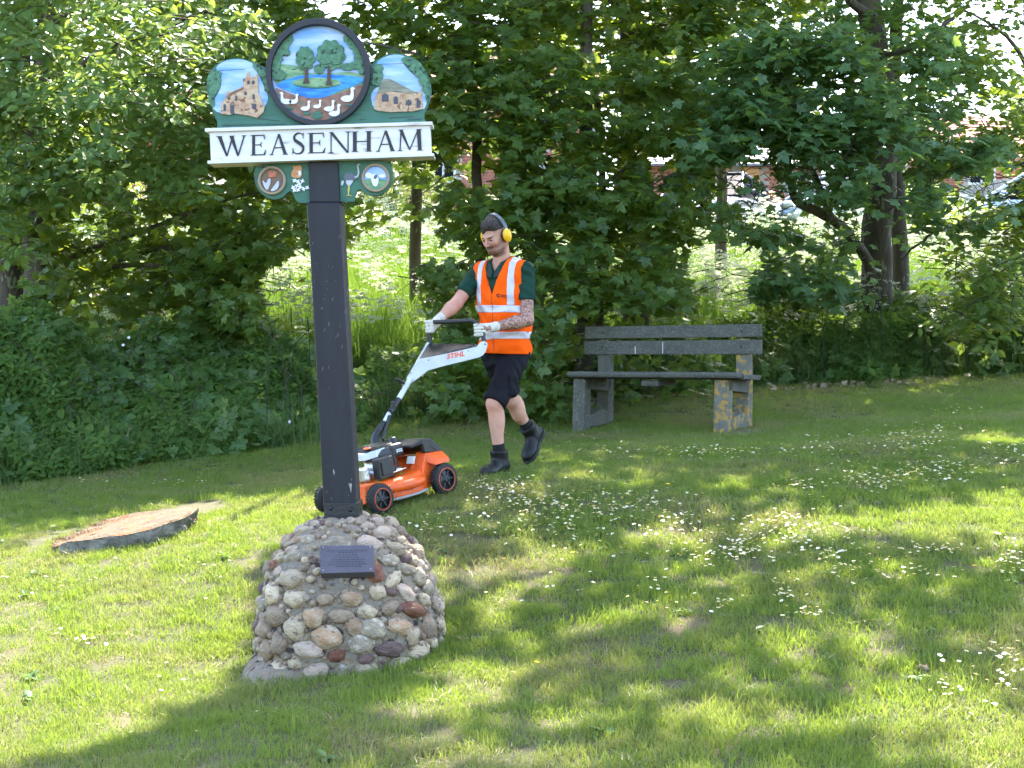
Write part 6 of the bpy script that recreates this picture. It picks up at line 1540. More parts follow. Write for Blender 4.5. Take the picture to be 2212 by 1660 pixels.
# ------------------------------------------------------------------ meadow of cow parsley beyond the trees
pM = [blades(30, .16, .35, .75, .012, .35, M_tall, 140 + i, segs=3) for i in range(3)]
x = q.uniform(-11, 11, 9500); y = q.uniform(16.2, 28.5, 9500); z = ground_np(x, y); n = len(x); s_ = q.uniform(.7, 1.2, n)
tag(scatter('meadow_grass', np.stack([x, y, z], 1), np.stack([q.normal(0, .1, n), q.normal(0, .1, n), q.uniform(0, 6.28, n)], 1), np.stack([s_] * 3, 1), pM, 5), kind='stuff')
M_umbel = leaf_mat('cow_parsley_umbel', (.50, .52, .42), (.66, .66, .58), (.5, .55, .36), .3, rough=.8, spec=.1)
def parsley(sd):
    q = np.random.default_rng(sd); V = []; Fc = []; mi = []
    for s_ in range(3):
        a = q.uniform(0, 6.28); h = q.uniform(.65, 1.05); dx, dy = math.cos(a) * .16, math.sin(a) * .16
        b = len(V); V += [(-.004, 0, 0), (.004, 0, 0), (dx + .003, dy, h), (dx - .003, dy, h)]; Fc += [(b, b + 1, b + 2), (b, b + 2, b + 3)]; mi += [1, 1]
        for u in range(4):
            ux, uy, uz = dx + q.normal(0, .075), dy + q.normal(0, .075), h + q.uniform(-.10, .05); r_ = q.uniform(.025, .045)
            for k in range(9):
                aa = q.uniform(0, 6.28); rr = 1.5 * r_ * math.sqrt(q.uniform()); cx, cy, cz = ux + rr * math.cos(aa), uy + rr * math.sin(aa), uz - rr * rr * 5; w_ = q.uniform(.010, .017); t_ = q.uniform(0, 3)
                b = len(V)
                for j in range(5): V.append((cx + w_ * math.cos(t_ + j * 1.256), cy + .5 * w_ * math.sin(t_ + j * 1.256), cz + .8 * w_ * math.sin(t_ + j * 1.256) + q.normal(0, .002)))
                Fc += [(b, b + 1, b + 2), (b, b + 2, b + 3), (b, b + 3, b + 4)]; mi += [0] * 3
    me = np_mesh('parsley', np.array(V), np.array(Fc), [M_umbel, M_tall], midx=mi); return bpy.data.objects.new('parsley', me)
pP = [parsley(200 + i) for i in range(5)]
x = q.uniform(-10, 10, 4200); y = 16.0 + 12.5 * q.uniform(0, 1, 4200) ** .9; k = vnoise(np.stack([x, y, x * 0], 1), .9, 2) + q.normal(0, .35, 4200) > -.25; x, y = x[k], y[k]; z = ground_np(x, y); n = len(x); s_ = q.uniform(.7, 1.15, n)
tag(scatter('cow_parsley', np.stack([x, y, z], 1), np.stack([q.normal(0, .06, n), q.normal(0, .06, n), q.uniform(0, 6.28, n)], 1), np.stack([s_] * 3, 1), pP, 6), 'white cow parsley flowering in the sunlit meadow beyond the trees', 'wild flowers', kind='stuff')

# ------------------------------------------------------------------ daisies and buttercups in the lawn
M_petal = mat('daisy_petal', (.82, .80, .80), .6); M_yolk = mat('daisy_eye', (.75, .48, .03), .6)
def daisy_mesh(pet, nm, sd, r_=.011):
    mb = MB(); fs = []; q_ = random.Random(sd); n = 12; idx = []
    for k in range(n):
        a = 2 * math.pi * k / n + q_.uniform(-.1, .1); L_ = r_ * q_.uniform(.9, 1.1); w_ = .23
        mb.add([(0, 0, .030), (L_ * .6 * math.cos(a - w_), L_ * .6 * math.sin(a - w_), .0312), (L_ * math.cos(a), L_ * math.sin(a), .0318), (L_ * .6 * math.cos(a + w_), L_ * .6 * math.sin(a + w_), .0312)], [(0, 1, 2, 3)]); idx.append(0)
    mb.lathe([(.0042, .0305), (.003, .0335), (.0001, .0345)], 8); idx += [1] * 16
    mb.add([(-.0008, 0, 0), (.0008, 0, 0), (.0008, 0, .030), (-.0008, 0, .030)], [(0, 1, 2, 3)]); idx.append(2)
    me = bpy.data.meshes.new(nm); me.from_pydata([tuple(v) for v in mb.v], [], mb.f)
    for m_ in (pet, M_yolk, M_tall): me.materials.append(m_)
    for p, i_ in zip(me.polygons, idx): p.material_index = i_
    return me
dm = [daisy_mesh(M_petal, 'daisy', i, .0104) for i in range(4)]
DAISY_AREAS = [  # cx, cy, rx, ry, n in reference coordinates
 (1080, 1068, 60, 16, 46), (1130, 1090, 90, 20, 34), (1200, 1105, 110, 26, 36), (1150, 1140, 90, 26, 30), (1300, 1120, 110, 30, 30), (960, 1150, 70, 20, 18), (930, 1110, 50, 14, 10), (1400, 1095, 60, 16, 18), (1460, 1130, 80, 16, 18), (1480, 985, 110, 12, 26), (1580, 988, 60, 10, 16), (1760, 975, 50, 12, 12),
 (1330, 985, 60, 10, 8), (1940, 970, 90, 16, 26), (1960, 950, 60, 12, 16), (2060, 895, 40, 6, 7), (2050, 935, 60, 8, 8), (1880, 1055, 60, 14, 34), (1990, 1035, 80, 16, 38), (2060, 1025, 50, 12, 14), (1730, 1060, 30, 8, 16), (2190, 975, 60, 8, 14), (2180, 1010, 50, 10, 9), (1690, 1150, 70, 16, 26), (1600, 1205, 50, 16, 30), (1520, 1215, 40, 12, 14), (1750, 1180, 80, 16, 24), (1560, 1170, 70, 14, 14),
 (1790, 1210, 60, 14, 12), (1840, 1250, 90, 20, 12), (1690, 1300, 24, 12, 9), (2020, 1205, 60, 10, 18), (2190, 1225, 30, 22, 24), (1960, 1260, 60, 16, 8), (1740, 1345, 60, 14, 8), (2060, 1515, 40, 24, 6), (2170, 1500, 24, 16, 5), (2160, 1440, 40, 14, 10), (1420, 1290, 60, 20, 7), (1560, 1330, 30, 10, 5), (400, 1055, 50, 8, 5), (200, 1050, 40, 5, 4), (190, 1400, 30, 12, 6), (100, 1290, 180, 60, 8), (480, 1240, 50, 20, 4), (840, 1110, 20, 8, 6), (700, 1030, 60, 20, 4), (1000, 900, 60, 10, 7), (1150, 960, 120, 30, 9), (1240, 1200, 120, 30, 9), (300, 1560, 200, 60, 4), (1150, 1290, 90, 20, 4)]
q = np.random.default_rng(77); pts = []
for (cx, cy, rx, ry, n) in DAISY_AREAS:
    for _ in range(int(n * 2.8)):
        kk = 1.0 if q.uniform() < .6 else 1.9
        rx_, ry_ = cx + q.normal(0, rx * .6 * kk), cy + q.normal(0, ry * .65 * kk)
        Ys = np.linspace(4, 15.5, 500); X = (rx_ - 1106) / F * Ys; yy = 780 + (1.5 - ground_np(X, Ys)) / Ys * F; i = int(np.argmax(yy < ry_))
        if i > 0 and ry_ > np.interp(rx_, EDGE_X, EDGE_Y) + 3: pts.append((X[i], Ys[i]))
pts = sorted(pts, key=lambda p: p[1])
pts = [p for p in pts if math.hypot(p[0] + .81, p[1] - 6.67) > .5 and not (abs(p[0] + .75) < .45 and 8.4 < p[1] < 9.4)]
def flower(me, nm, x, y, sc, q): 
    o = link(nm, me, None, (x, y, ground(x, y) + .016 + .014 * q.uniform())); o.rotation_euler = (q.normal(.15, .2), q.normal(0, .2), q.uniform(0, 6.28)); o.scale = (sc, sc, 1.0); return o
for i, (x_, y_) in enumerate(pts[:300]):
    tag(flower(dm[i % 4], 'daisy', x_, y_, q.uniform(.8, 1.2), q), 'small white daisy with a yellow eye open in the near lawn', 'daisy', 'daisies scattered over the lawn')
rest = pts[300:]
mb_v = []; mb_f = []; mi = []
for i, (x_, y_) in enumerate(rest):
    me = dm[i % 4]; b = len(mb_v); z_ = ground(x_, y_) + .016; s_ = q.uniform(.85, 1.25); e_ = Euler((q.normal(.2, .2), q.normal(0, .2), q.uniform(0, 6))).to_matrix()
    mb_v += [tuple(e_ @ Vector((v.co.x * s_, v.co.y * s_, v.co.z)) + Vector((x_, y_, z_))) for v in me.vertices]; mb_f += [tuple(b + k for k in p.vertices) for p in me.polygons]; mi += [p.material_index for p in me.polygons]
me = bpy.data.meshes.new('distant_daisies'); me.from_pydata(mb_v, [], mb_f)
for m_ in (M_petal, M_yolk, M_tall): me.materials.append(m_)
for p, i_ in zip(me.polygons, mi): p.material_index = i_
tag(link('distant_daisies', me), 'many small white daisies farther up the lawn', 'daisies', kind='stuff')
M_but = mat('buttercup_petal', (.80, .62, .02), .3); bme = daisy_mesh(M_but, 'buttercup', 9, .015)
for (rx_, ry_, lb) in [(1212, 1020, 'lone yellow buttercup right of the front boot'), (1378, 1055, 'yellow buttercup between two daisies below the bench'), (1443, 1065, 'yellow buttercup below the middle of the bench'), (1238, 1217, 'yellow buttercup on the sunlit strip of lawn'), (1158, 1458, 'yellow buttercup low in front, right of the plinth'), (1776, 1094, 'yellow buttercup near the sunlit strip on the right'), (2130, 943, 'yellow buttercup high on the lawn near the right edge'), (2107, 1246, 'yellow buttercup on a long stem at the right'), (1651, 1186, 'yellow buttercup among daisies in the middle right'), (1085, 975, 'yellow buttercup just behind the walking man')]:
    Ys = np.linspace(4, 15.5, 800); X = (rx_ - 1106) / F * Ys; yy = 780 + (1.5 - ground_np(X, Ys)) / Ys * F; i = int(np.argmax(yy < ry_))
    tag(flower(bme, 'buttercup', X[i], Ys[i], 1.2, q), lb, 'buttercup')

# white bramble blossoms on the left bank
M_blos = mat('bramble_blossom', (.72, .70, .70), .6)
q = np.random.default_rng(91); n = 4; px_ = q.uniform(0, 760, n); ex, ey = np.interp(px_, EPX, EP[:, 0]), np.interp(px_, EPX, EP[:, 1]); v = q.uniform(.15, 1, n)
P_ = np.stack([ex, ey + .0 + 1.2 * v ** 1.7, np.zeros(n)], 1); P_[:, 2] = ground_np(P_[:, 0], P_[:, 1]) + 1.25 * v * np.interp(px_, [0, 300, 560, 760], [1.05, .9, .5, .35]); P_[:, 1] -= .18
Pb = np.repeat(P_, 5, 0); ab = np.tile(np.arange(5) * 1.2566, n); Ub = np.stack([np.cos(ab), 0 * ab - .1, np.sin(ab)], 1)
tag(link('bramble_blossom', leaves_mesh('bramble_blossom', Pb, np.array([0, -1.0, .3]) + q.normal(0, .15, (5 * n, 3)), Ub, np.full(5 * n, .017), SIMP_V, SIMP_F, M_blos, q)), 'scattered white blossoms on the bramble bank', 'blossom', kind='stuff')
# broad-leaved rosettes of plantain and dock in the turf
M_plant = leaf_mat('plantain_leaf', (.05, .12, .035), (.09, .17, .05), (.25, .36, .05), .3)
n = 95; x = q.uniform(-3.5, 5.5, n); y = q.uniform(4.5, 12.5, n); z = ground_np(x, y); k = on_lawn(x, y, z, -10) & (np.hypot(x + .81, y - 6.67) > .8) & ~in_poly(x, y, SLAB); x, y, z = x[k], y[k], z[k]; n = len(x); m_ = 7
Pb = np.repeat(np.stack([x, y, z + .018], 1), m_, 0); ab = q.uniform(0, 6.28, n * m_); Ub = np.stack([np.cos(ab), np.sin(ab), q.uniform(.15, .7, n * m_)], 1)
tag(link('plantain_rosettes', leaves_mesh('plantain_rosettes', Pb, np.array([0, 0, 1.0]) + q.normal(0, .2, (n * m_, 3)), Ub, q.uniform(.03, .065, n * m_), OVAL_V, OVAL_F, M_plant, q)), 'broad-leaved weeds lying flat among the grass', 'weeds', kind='stuff')
# ------------------------------------------------------------------ bench
M_plank = mat('weathered_bench_wood', (.062, .062, .050), .85, var=(.090, .088, .070), nscale=10, bump=.8, bscale=60, bdist=.006, stretch=(.6, 1, 1), spots=(.125, .125, .105), sscale=75, sth=.50, swid=.14, detail=6)
M_conc = mat('bench_concrete', (.075, .075, .060), .9, var=(.115, .112, .090), nscale=7, bump=.6, bscale=70, spots=(.15, .15, .12), sscale=40, sth=.6)
M_lich = mat('lichened_concrete', (.11, .112, .09), .9, var=(.15, .15, .12), nscale=12, bump=.6, bscale=60, spots=(.36, .22, .05), sscale=15, sth=.49, swid=.10)
def corner_post():
    pass
BL, BRt = Vector((.726, 13.70, 0)), Vector((2.28, 12.69, 0))
bw = (BRt - BL); blen = bw.length; bw.normalize(); bd = Vector((-bw.y, bw.x, 0))       # bd points away from the viewer
if bd.y < 0: bd = -bd
BZ = .875
BM = Matrix(((bw.x, bd.x, 0, BL.x), (bw.y, bd.y, 0, BL.y), (0, 0, 1, BZ), (0, 0, 0, 1)))
bench = empty('park_bench', mat=BM, label='weathered park bench with two back planks on lichened concrete legs', cat='bench')
def bp_(o): o.parent = bench; return o
L_ = blen
bp_(tag(MB().box((L_ / 2, 0, .902), (L_, .038, .118), bev=.006).build('back_plank', M_plank), 'upper back plank'))
bp_(tag(MB().box((L_ / 2, -.004, .752), (L_ + .01, .038, .132), bev=.006).build('back_plank', M_plank), 'lower back plank with two pale streaks'))
for x_, h_ in ((.565, .075), (.86, .11)):
    bp_(MB().box((x_, -.0245, .752 - .06 + h_ / 2), (.007, .002, h_), bev=.0005).build('pale_streak', mat('bird_lime', (.6, .6, .56), .8)))
for i, (yy, hh_, ex) in enumerate(((-.47, .055, .02), (-.335, .045, .0), (-.20, .045, .0), (-.075, .045, .0))):
    bp_(MB().box((L_ / 2 + (.045 if i < 2 else .02), yy, .485 + .012 * (i == 0) - .004 * i), (L_ - .09 if i < 2 else L_ - .04, .125, hh_), bev=.022 if i == 0 else .006).build('seat_plank', M_plank))
bp_(MB().box((L_ / 2 + .02, -.28, .42), (.18, .36, .05), bev=.004).build('seat_batten', M_plank))
for side, x_, m_ in ((0, .14, M_conc), (1, L_ - .25, M_lich)):
    def P3(pl): return MB().extrude(pl, lambda a, b, d: Vector((x_ + d, a, b)), 0, .125)
    lg = bp_(tag(P3([(-.50, -.06), (-.37, -.06), (-.36, .455), (-.47, .455)]).build('front_leg', m_, bevel=.006), 'concrete front leg patched with yellow lichen' if side else None))
    bp_(P3([(-.045, -.06), (.075, -.06), (.095, .45), (.075, .80), (-.0, .83), (.0, .45)]).build('back_post', m_, bevel=.006))
    bp_(P3([(-.38, .0), (-.02, .0), (-.02, .13), (-.12, .16), (-.38, .10)]).build('bottom_rail', m_, bevel=.006))
    bp_(P3([(-.44, .36), (.03, .33), (.03, .45), (-.44, .455)]).build('seat_bearer', M_conc, bevel=.005))
    for z_ in (.895, .755):
        bp_(MB().ico((x_ + .06, -.021 if z_ > .8 else -.026, z_), (.009, .006, .009), 1).build('bolt', M_boot))
# bare earth under the bench feet
M_earth = mat('bare_earth', (.10, .072, .050), .95, var=(.19, .15, .11), nscale=14, bump=.8, bscale=60, coords='World')
def patch(name, cx, cy, rx, ry, m, z=.014, sd=0, kind='stuff', lab=None):
    V = [(cx, cy, ground(cx, cy) + z)]
    n = 36
    for k in range(n):
        a = 2 * math.pi * k / n; f = 1 + .35 * mnoise.noise(Vector((math.cos(a) * 1.5 + sd, math.sin(a) * 1.5, sd)))
        for t in (.5, 1.0): 
            x_, y_ = cx + rx * f * t * math.cos(a), cy + ry * f * t * math.sin(a); V.append((x_, y_, ground(x_, y_) + (z if t < 1 else -.01)))
    Fc = []
    for k in range(n):
        j = (k + 1) % n; Fc += [(0, 1 + 2 * k, 1 + 2 * j), (1 + 2 * k, 2 + 2 * k, 2 + 2 * j, 1 + 2 * j)]
    me = bpy.data.meshes.new(name); me.from_pydata(V, [], Fc); me.materials.append(m)
    for p in me.polygons: p.use_smooth = True
    return tag(link(name, me), lab, None, kind='structure')
patch('earth_patch', 1.05, 13.0, .35, .16, M_earth, sd=1); patch('earth_patch', 2.05, 12.42, .5, .16, M_earth, sd=4); patch('earth_patch', -2.05, 9.35, .38, .16, M_earth, sd=7)
# ------------------------------------------------------------------ broken concrete slab in the grass
M_slab = mat('slab_top', (.085, .058, .038), .95, var=(.135, .098, .058), nscale=6, bump=1.0, bscale=35, bdist=.03, spots=(.21, .075, .025), sscale=9, sth=.52, swid=.1, coords='World')
M_slabe = mat('slab_edge', (.19, .175, .145), .95, var=(.075, .065, .052), nscale=10, bump=.8, bscale=50, coords='World')
def z5(x, y): return (x / 3.95) * .914, (1120 + y / 3.95) * .914
def slab_pt(x, y, up_=0.0):
    a, b = z5(x, y); Ys = np.linspace(7.5, 12.5, 600); X = (a - 1106) / F * Ys; yy = 780 + (1.5 - (ground_np(X, Ys) + up_)) / Ys * F; i = int(np.argmax(yy < b)); return Vector((X[i], Ys[i], ground(X[i], Ys[i]) + up_))
outline = [(505, 690, .045), (640, 640, .085), (830, 618, .09), (1000, 590, .095), (1180, 572, .10), (1290, 548, .10), (1420, 520, .105), (1560, 468, .11), (1700, 425, .115), (1800, 372, .12), (1850, 325, .12), (1760, 308, .075), (1480, 348, .06), (1200, 385, .05), (1000, 425, .05), (880, 480, .04), (760, 530, .03), (600, 600, .02), (500, 645, .016), (480, 675, .02)]
tp_ = [slab_pt(x, y, u) for x, y, u in outline]; n = len(tp_)
n_tp = n; cx = sum(p.x for p in tp_) / n; cy = sum(p.y for p in tp_) / n
slab = empty('concrete_slab', (cx, cy, ground(cx, cy)), label='broken concrete slab capped with moss, half sunk in the lawn on the left', cat='slab'); s0 = Vector(slab.location)
q_ = random.Random(4); bot = []
for i, p in enumerate(tp_):
    d_ = Vector((p.x - cx, p.y - cy, 0)).normalized(); k_ = .02 if i < 4 else -.02 - .03 * q_.random()
    bot.append(Vector((p.x + d_.x * k_, p.y + d_.y * k_, ground(p.x, p.y) - .04)))
mid = [(a + b) / 2 + Vector((q_.uniform(-.03, .02), q_.uniform(-.03, .02), 0)) for a, b in zip(tp_, bot)]
mb = MB(); mb.add(tp_ + mid + bot, [(i, (i + 1) % n, n + (i + 1) % n, n + i) for i in range(n)] + [(n + i, n + (i + 1) % n, 2 * n + (i + 1) % n, 2 * n + i) for i in range(n)])
_b2 = bmesh.new(); _vv = [_b2.verts.new(v) for v in mb.v]
for f in mb.f: _b2.faces.new([_vv[i] for i in f])
bmesh.ops.subdivide_edges(_b2, edges=_b2.edges[:], cuts=4, use_grid_fill=True)
for v in _b2.verts:
    d_ = Vector((v.co.x - cx, v.co.y - cy, 0)).normalized(); nn = mnoise.noise(v.co * 16) * .022 + mnoise.noise(v.co * 45) * .012
    v.co += d_ * nn + Vector((0, 0, nn * .35))
_b2.verts.index_update(); mb = MB(); mb.add([v.co.copy() for v in _b2.verts], [[v.index for v in f.verts] for f in _b2.faces]); _b2.free()
o = mb.build('slab_edge', M_slabe); o.parent = slab; o.matrix_parent_inverse = Matrix.Translation(-s0)
# finely divided uneven top
bm = bmesh.new(); vs = [bm.verts.new(p) for p in tp_]; bm.faces.new(vs); bmesh.ops.triangulate(bm, faces=bm.faces[:])
for _ in range(4): bmesh.ops.subdivide_edges(bm, edges=[e for e in bm.edges if e.calc_length() > .05], cuts=1, use_grid_fill=True)
for v in bm.verts:
    if not v.is_boundary: v.co.z += .008 + .012 * mnoise.noise(v.co * 9)
me = bpy.data.meshes.new('slab_top'); bm.to_mesh(me); bm.free(); me.materials.append(M_slab)
for p in me.polygons: p.use_smooth = True
o = link('slab_top', me); o.parent = slab; o.matrix_parent_inverse = Matrix.Translation(-s0)
# moss and dry grass on it
q = np.random.default_rng(8); x = q.uniform(-3.6, -1.9, 900); y = q.uniform(8.6, 10.9, 900); k = in_poly(x, y, [(p.x, p.y) for p in tp_]) & (vnoise(np.stack([x, y, x * 0], 1), 4, 1) > -.1); x, y = x[k], y[k]; z = ground_np(x, y) + np.interp(x, [-3.1, -2.2], [.03, .085]); n = len(x)
pD = [blades(26, .06, .008, .022, .004, .8, grass_mat('moss', (.09, .055, .022), (.12, .085, .03), (.19, .10, .05), (.12, .08, .02), dryth=.4, tw=.25), 70 + i) for i in range(2)]
o = scatter('moss', np.stack([x, y, z], 1), np.stack([q.normal(0, .1, n), q.normal(0, .1, n), q.uniform(0, 6.28, n)], 1), np.ones((n, 3)), pD, 9); tag(o, kind='stuff'); o.parent = slab; o.matrix_parent_inverse = Matrix.Translation(-s0)
xr = []; 
for i in range(n_tp):
    a, b = tp_[i], tp_[(i + 1) % n_tp]
    for k in range(int((b - a).length / .035)):
        p = a.lerp(b, q_.random()); d_ = Vector((p.x - cx, p.y - cy, 0)).normalized() * q_.uniform(.0, .07); xr.append((p.x + d_.x, p.y + d_.y, ground(p.x + d_.x, p.y + d_.y)))
xr = np.array(xr); n = len(xr); s_ = q.uniform(.5, .9, n)
tag(scatter('rim_grass', xr, np.stack([q.normal(0, .2, n), q.normal(0, .2, n), q.uniform(0, 6.28, n)], 1), np.stack([s_] * 3, 1), pB, 12), kind='stuff')
for i in range(16):
    a, b = q_.choice([(1330, 640), (1400, 650), (1480, 620), (1550, 600), (1650, 560), (1300, 690), (1750, 540), (1860, 500)]); p = slab_pt(a + q_.uniform(-40, 40), b + q_.uniform(-10, 16), .008); r_ = q_.uniform(.012, .03)
    o = MB().ico(p, (r_, r_ * .8, r_ * .6), 1, .4, seed=i).build('rubble_piece', M_slabe); o.parent = slab; o.matrix_parent_inverse = Matrix.Translation(-s0)
# small dark lump of soil and a few fallen leaves
for (px_, py_, r_, lb) in ((1995, 1458, .026, 'small dark clod of earth low on the right of the lawn'), (1897, 1097, .02, 'small brown clod by the sunlit strip on the right')):
    Ys = np.linspace(4, 13, 900); X = (px_ - 1106) / F * Ys; yy = 780 + (1.5 - ground_np(X, Ys)) / Ys * F; i = int(np.argmax(yy < py_))
    tag(MB().ico((X[i], Ys[i], ground(X[i], Ys[i]) + .02), (r_, r_ * .8, r_ * .8), 2, .7, seed=px_).build('clod', M_earth), lb, 'clod')
M_dead = leaf_mat('fallen_leaf', (.34, .27, .18), (.22, .15, .09), (.3, .2, .1), .2)
q = np.random.default_rng(5); n = 70; px_ = np.concatenate([q.normal(1900, 120, 45), q.uniform(1150, 1700, 25)]); ex, ey = np.interp(px_, EPX, EP[:, 0]), np.interp(px_, EPX, EP[:, 1]) - q.uniform(-.05, .25, n)
P_ = np.stack([ex, ey, ground_np(ex, ey) + .03], 1)
tag(link('fallen_leaves', leaves_mesh('fallen_leaves', P_, np.array([0, -.6, 1.0]) + q.normal(0, .4, (n, 3)), q.normal(0, 1, (n, 3)), q.uniform(.04, .09, n), MAPLE_V, MAPLE_F, M_dead, q)), 'dry fallen leaves along the foot of the hedge', 'fallen leaves', kind='stuff')

# ------------------------------------------------------------------ houses beyond the meadow
M_brick = mat('red_brick', (.34, .11, .065), .85, var=(.44, .17, .10), nscale=3.0, objvar=.0, bump=.2, bscale=60, spots=(.22, .07, .05), sscale=6, sth=.55, coords='World')
M_bmort = mat('brick_mortar', (.42, .38, .33), .95)
M_tile = mat('red_roof_tile', (.42, .17, .12), .85, var=(.52, .24, .17), nscale=4, coords='World')
M_slate = mat('grey_slate', (.16, .18, .22), .6, var=(.22, .24, .28), nscale=3, coords='World')
M_glass = mat('window_glass', (.012, .016, .02), .12, spec=.06)
M_wfr = mat('white_window_frame', (.75, .75, .72), .5)
M_oak = mat('orange_oak', (.50, .22, .07), .6, var=(.58, .30, .12), nscale=4, stretch=(1, 1, .2))
M_dark = mat('dark_doorway', (.02, .02, .022), .8)
def house(label, x0, x1, ytop, yroof, Y, roofm, openings=(), depth=5.0, gable=False, chimney=False):
    a, b = W(x0, ytop, Y), W(x1, ytop, Y); g0 = min(ground(a.x, Y), ground(b.x, Y)) - .3
    h = empty('brick_house', ((a.x + b.x) / 2, Y + depth / 2, g0), label=label, cat='house'); h0 = Vector(h.location)
    def hp(o, part=None):
        o.parent = part or h
        if part is None: o.matrix_parent_inverse = Matrix.Translation(-h0)
        return o
    ops = [(W(u0, v0, Y), W(u1, v1, Y), k) for (u0, v0, u1, v1, k) in openings]
    ht = a.z - g0
    wl_ = hp(MB().box(((a.x + b.x) / 2, Y + depth / 2, g0 + ht / 2), (b.x - a.x, depth, ht)).build('wall', M_bmort))
    V = []; Fc = []; bwid, bh = .215, .065
    for r_ in range(int(ht / .075)):
        zc = g0 + .04 + r_ * .075; off = .1125 * (r_ % 2); xx_ = a.x + off
        if zc < g0 + .2: continue
        while xx_ + bwid < b.x:
            cx_ = xx_ + bwid / 2
            if not any(p.x - .12 < cx_ < q_.x + .12 and q_.z - .04 < zc < p.z + .04 for p, q_, k in ops):
                bb = len(V); y0 = Y - .008
                for dy in (0, .012):
                    V += [(xx_, y0 + dy, zc - bh / 2), (xx_ + bwid, y0 + dy, zc - bh / 2), (xx_ + bwid, y0 + dy, zc + bh / 2), (xx_, y0 + dy, zc + bh / 2)]
                Fc += [(bb, bb + 1, bb + 2, bb + 3), (bb, bb + 4, bb + 5, bb + 1), (bb + 3, bb + 2, bb + 6, bb + 7), (bb, bb + 3, bb + 7, bb + 4), (bb + 1, bb + 5, bb + 6, bb + 2)]
            xx_ += .225
    o = link('brickwork', np_mesh('brickwork', np.array(V), np.array(Fc), [M_brick])); hp(tag(o, kind='stuff'))
    for p, q_, k in ops:
        cx_, cz_, w_, h_ = (p.x + q_.x) / 2, (p.z + q_.z) / 2, q_.x - p.x, p.z - q_.z
        if k == 'window':
            fr = hp(MB().box((cx_, Y - .012, cz_ + h_ / 2 - .03), (w_, .05, .06)).box((cx_, Y - .012, cz_ - h_ / 2 + .03), (w_, .05, .06)).box((p.x + .03, Y - .014, cz_), (.06, .05, h_ - .12)).box((q_.x - .03, Y - .014, cz_), (.06, .05, h_ - .12)).box((cx_, Y - .014, cz_), (.05, .045, h_ - .12)).build('window', M_wfr))
            hp(MB().box((cx_, Y - .002, cz_), (w_ - .06, .012, h_ - .06)).build('pane', M_glass), fr); fr.children[-1].matrix_parent_inverse = Matrix.Identity(4)
        elif k == 'door':
            hp(MB().box((cx_, Y - .004, cz_), (w_, .02, h_)).build('doorway', M_dark))
        elif k == 'oak':
            hp(MB().box((cx_, Y - .05, cz_), (w_, .10, h_), bev=.01).build('timber_post', M_oak))
    # pitched roof with courses of tiles
    top = W((x0 + x1) / 2, yroof, Y).z; rz = top - a.z; rd = depth / 2; ov = .25
    V = []; Fc = []; rows = 14
    for side in (0, 1):
        for r_ in range(rows):
            t0, t1 = r_ / rows, (r_ + 1) / rows
            for dx in range(int((b.x - a.x + 2 * ov) / .3) + 1):
                u0 = a.x - ov + dx * .3; u1 = min(u0 + .285, b.x + ov)
                if u1 <= u0: continue
                def RP(t, up_): 
                    yy = (Y - ov) + (rd + ov) * t if side == 0 else (Y + depth + ov) - (rd + ov) * t
                    return yy, a.z - .1 + (rz + .1) * t + up_
                (ya, za), (yb, zb) = RP(t0, .045), RP(min(1, t1 + .01), .02); bb = len(V); (yc, zc) = RP(t0, 0)
                V += [(u0, ya, za), (u1, ya, za), (u1, yb, zb), (u0, yb, zb), (u0, yc, zc), (u1, yc, zc)]; Fc += [(bb, bb + 1, bb + 2, bb + 3), (bb + 4, bb + 5, bb + 1, bb)]
    o = link('roof', np_mesh('roof', np.array(V), np.array(Fc), [roofm])); hp(o)
    hp(MB().extrude([(Y, a.z - .02), (Y + depth, a.z - .02), (Y + rd, top - .1)], lambda u, v, d: Vector((d, u, v)), a.x + .01, b.x - .01).build('gable', M_bmort))
    if chimney:
        c_ = hp(MB().box(((a.x * .3 + b.x * .7), Y + rd, top + .3), (.55, .55, 1.2)).build('chimney', M_brick)); o = hp(MB().lathe([(.1, 0), (.12, .25), (.1, .3)], 12, Matrix.Translation((a.x * .3 + b.x * .7, Y + rd, top + .9))).build('chimney_pot', M_tile), c_); o.matrix_parent_inverse = Matrix.Identity(4)
    return h, hp
h1, hp1 = house('red brick house glimpsed through the boughs on the left', 120, 450, 290, 150, 33, M_tile, [(360, 400, 410, 450, 'window'), (180, 340, 230, 420, 'window')])
p_ = W(258, 384, 32.6)
mb = MB().lathe([(0, .0), (.12, .02), (.2, .06)], 20, Matrix.Translation(p_) @ Matrix.Rotation(R(75), 4, 'X')).tube([p_, p_ + Vector((.1, .35, -.1))], .02, 6)
hp1(mb.build('satellite_dish', mat('dish_grey', (.5, .52, .56), .5)))
house('long brick house with red tiled roof behind the middle trees', 860, 1290, 230, 60, 34, M_tile, [(930, 330, 985, 395, 'window'), (1110, 330, 1170, 395, 'window'), (1200, 370, 1240, 480, 'door')], chimney=True)
house('dark brick house with orange oak porch posts and slate roof above the bench', 1385, 1775, 352, 250, 30.5, M_slate, [(1500, 372, 1548, 470, 'door'), (1548, 362, 1572, 470, 'oak'), (1576, 372, 1600, 470, 'door'), (1602, 362, 1640, 470, 'oak'), (1700, 372, 1745, 420, 'window')])
house('brick house with pinkish tiled roof at the right', 1960, 2420, 345, 215, 36, M_tile, [(2090, 360, 2150, 400, 'window')])
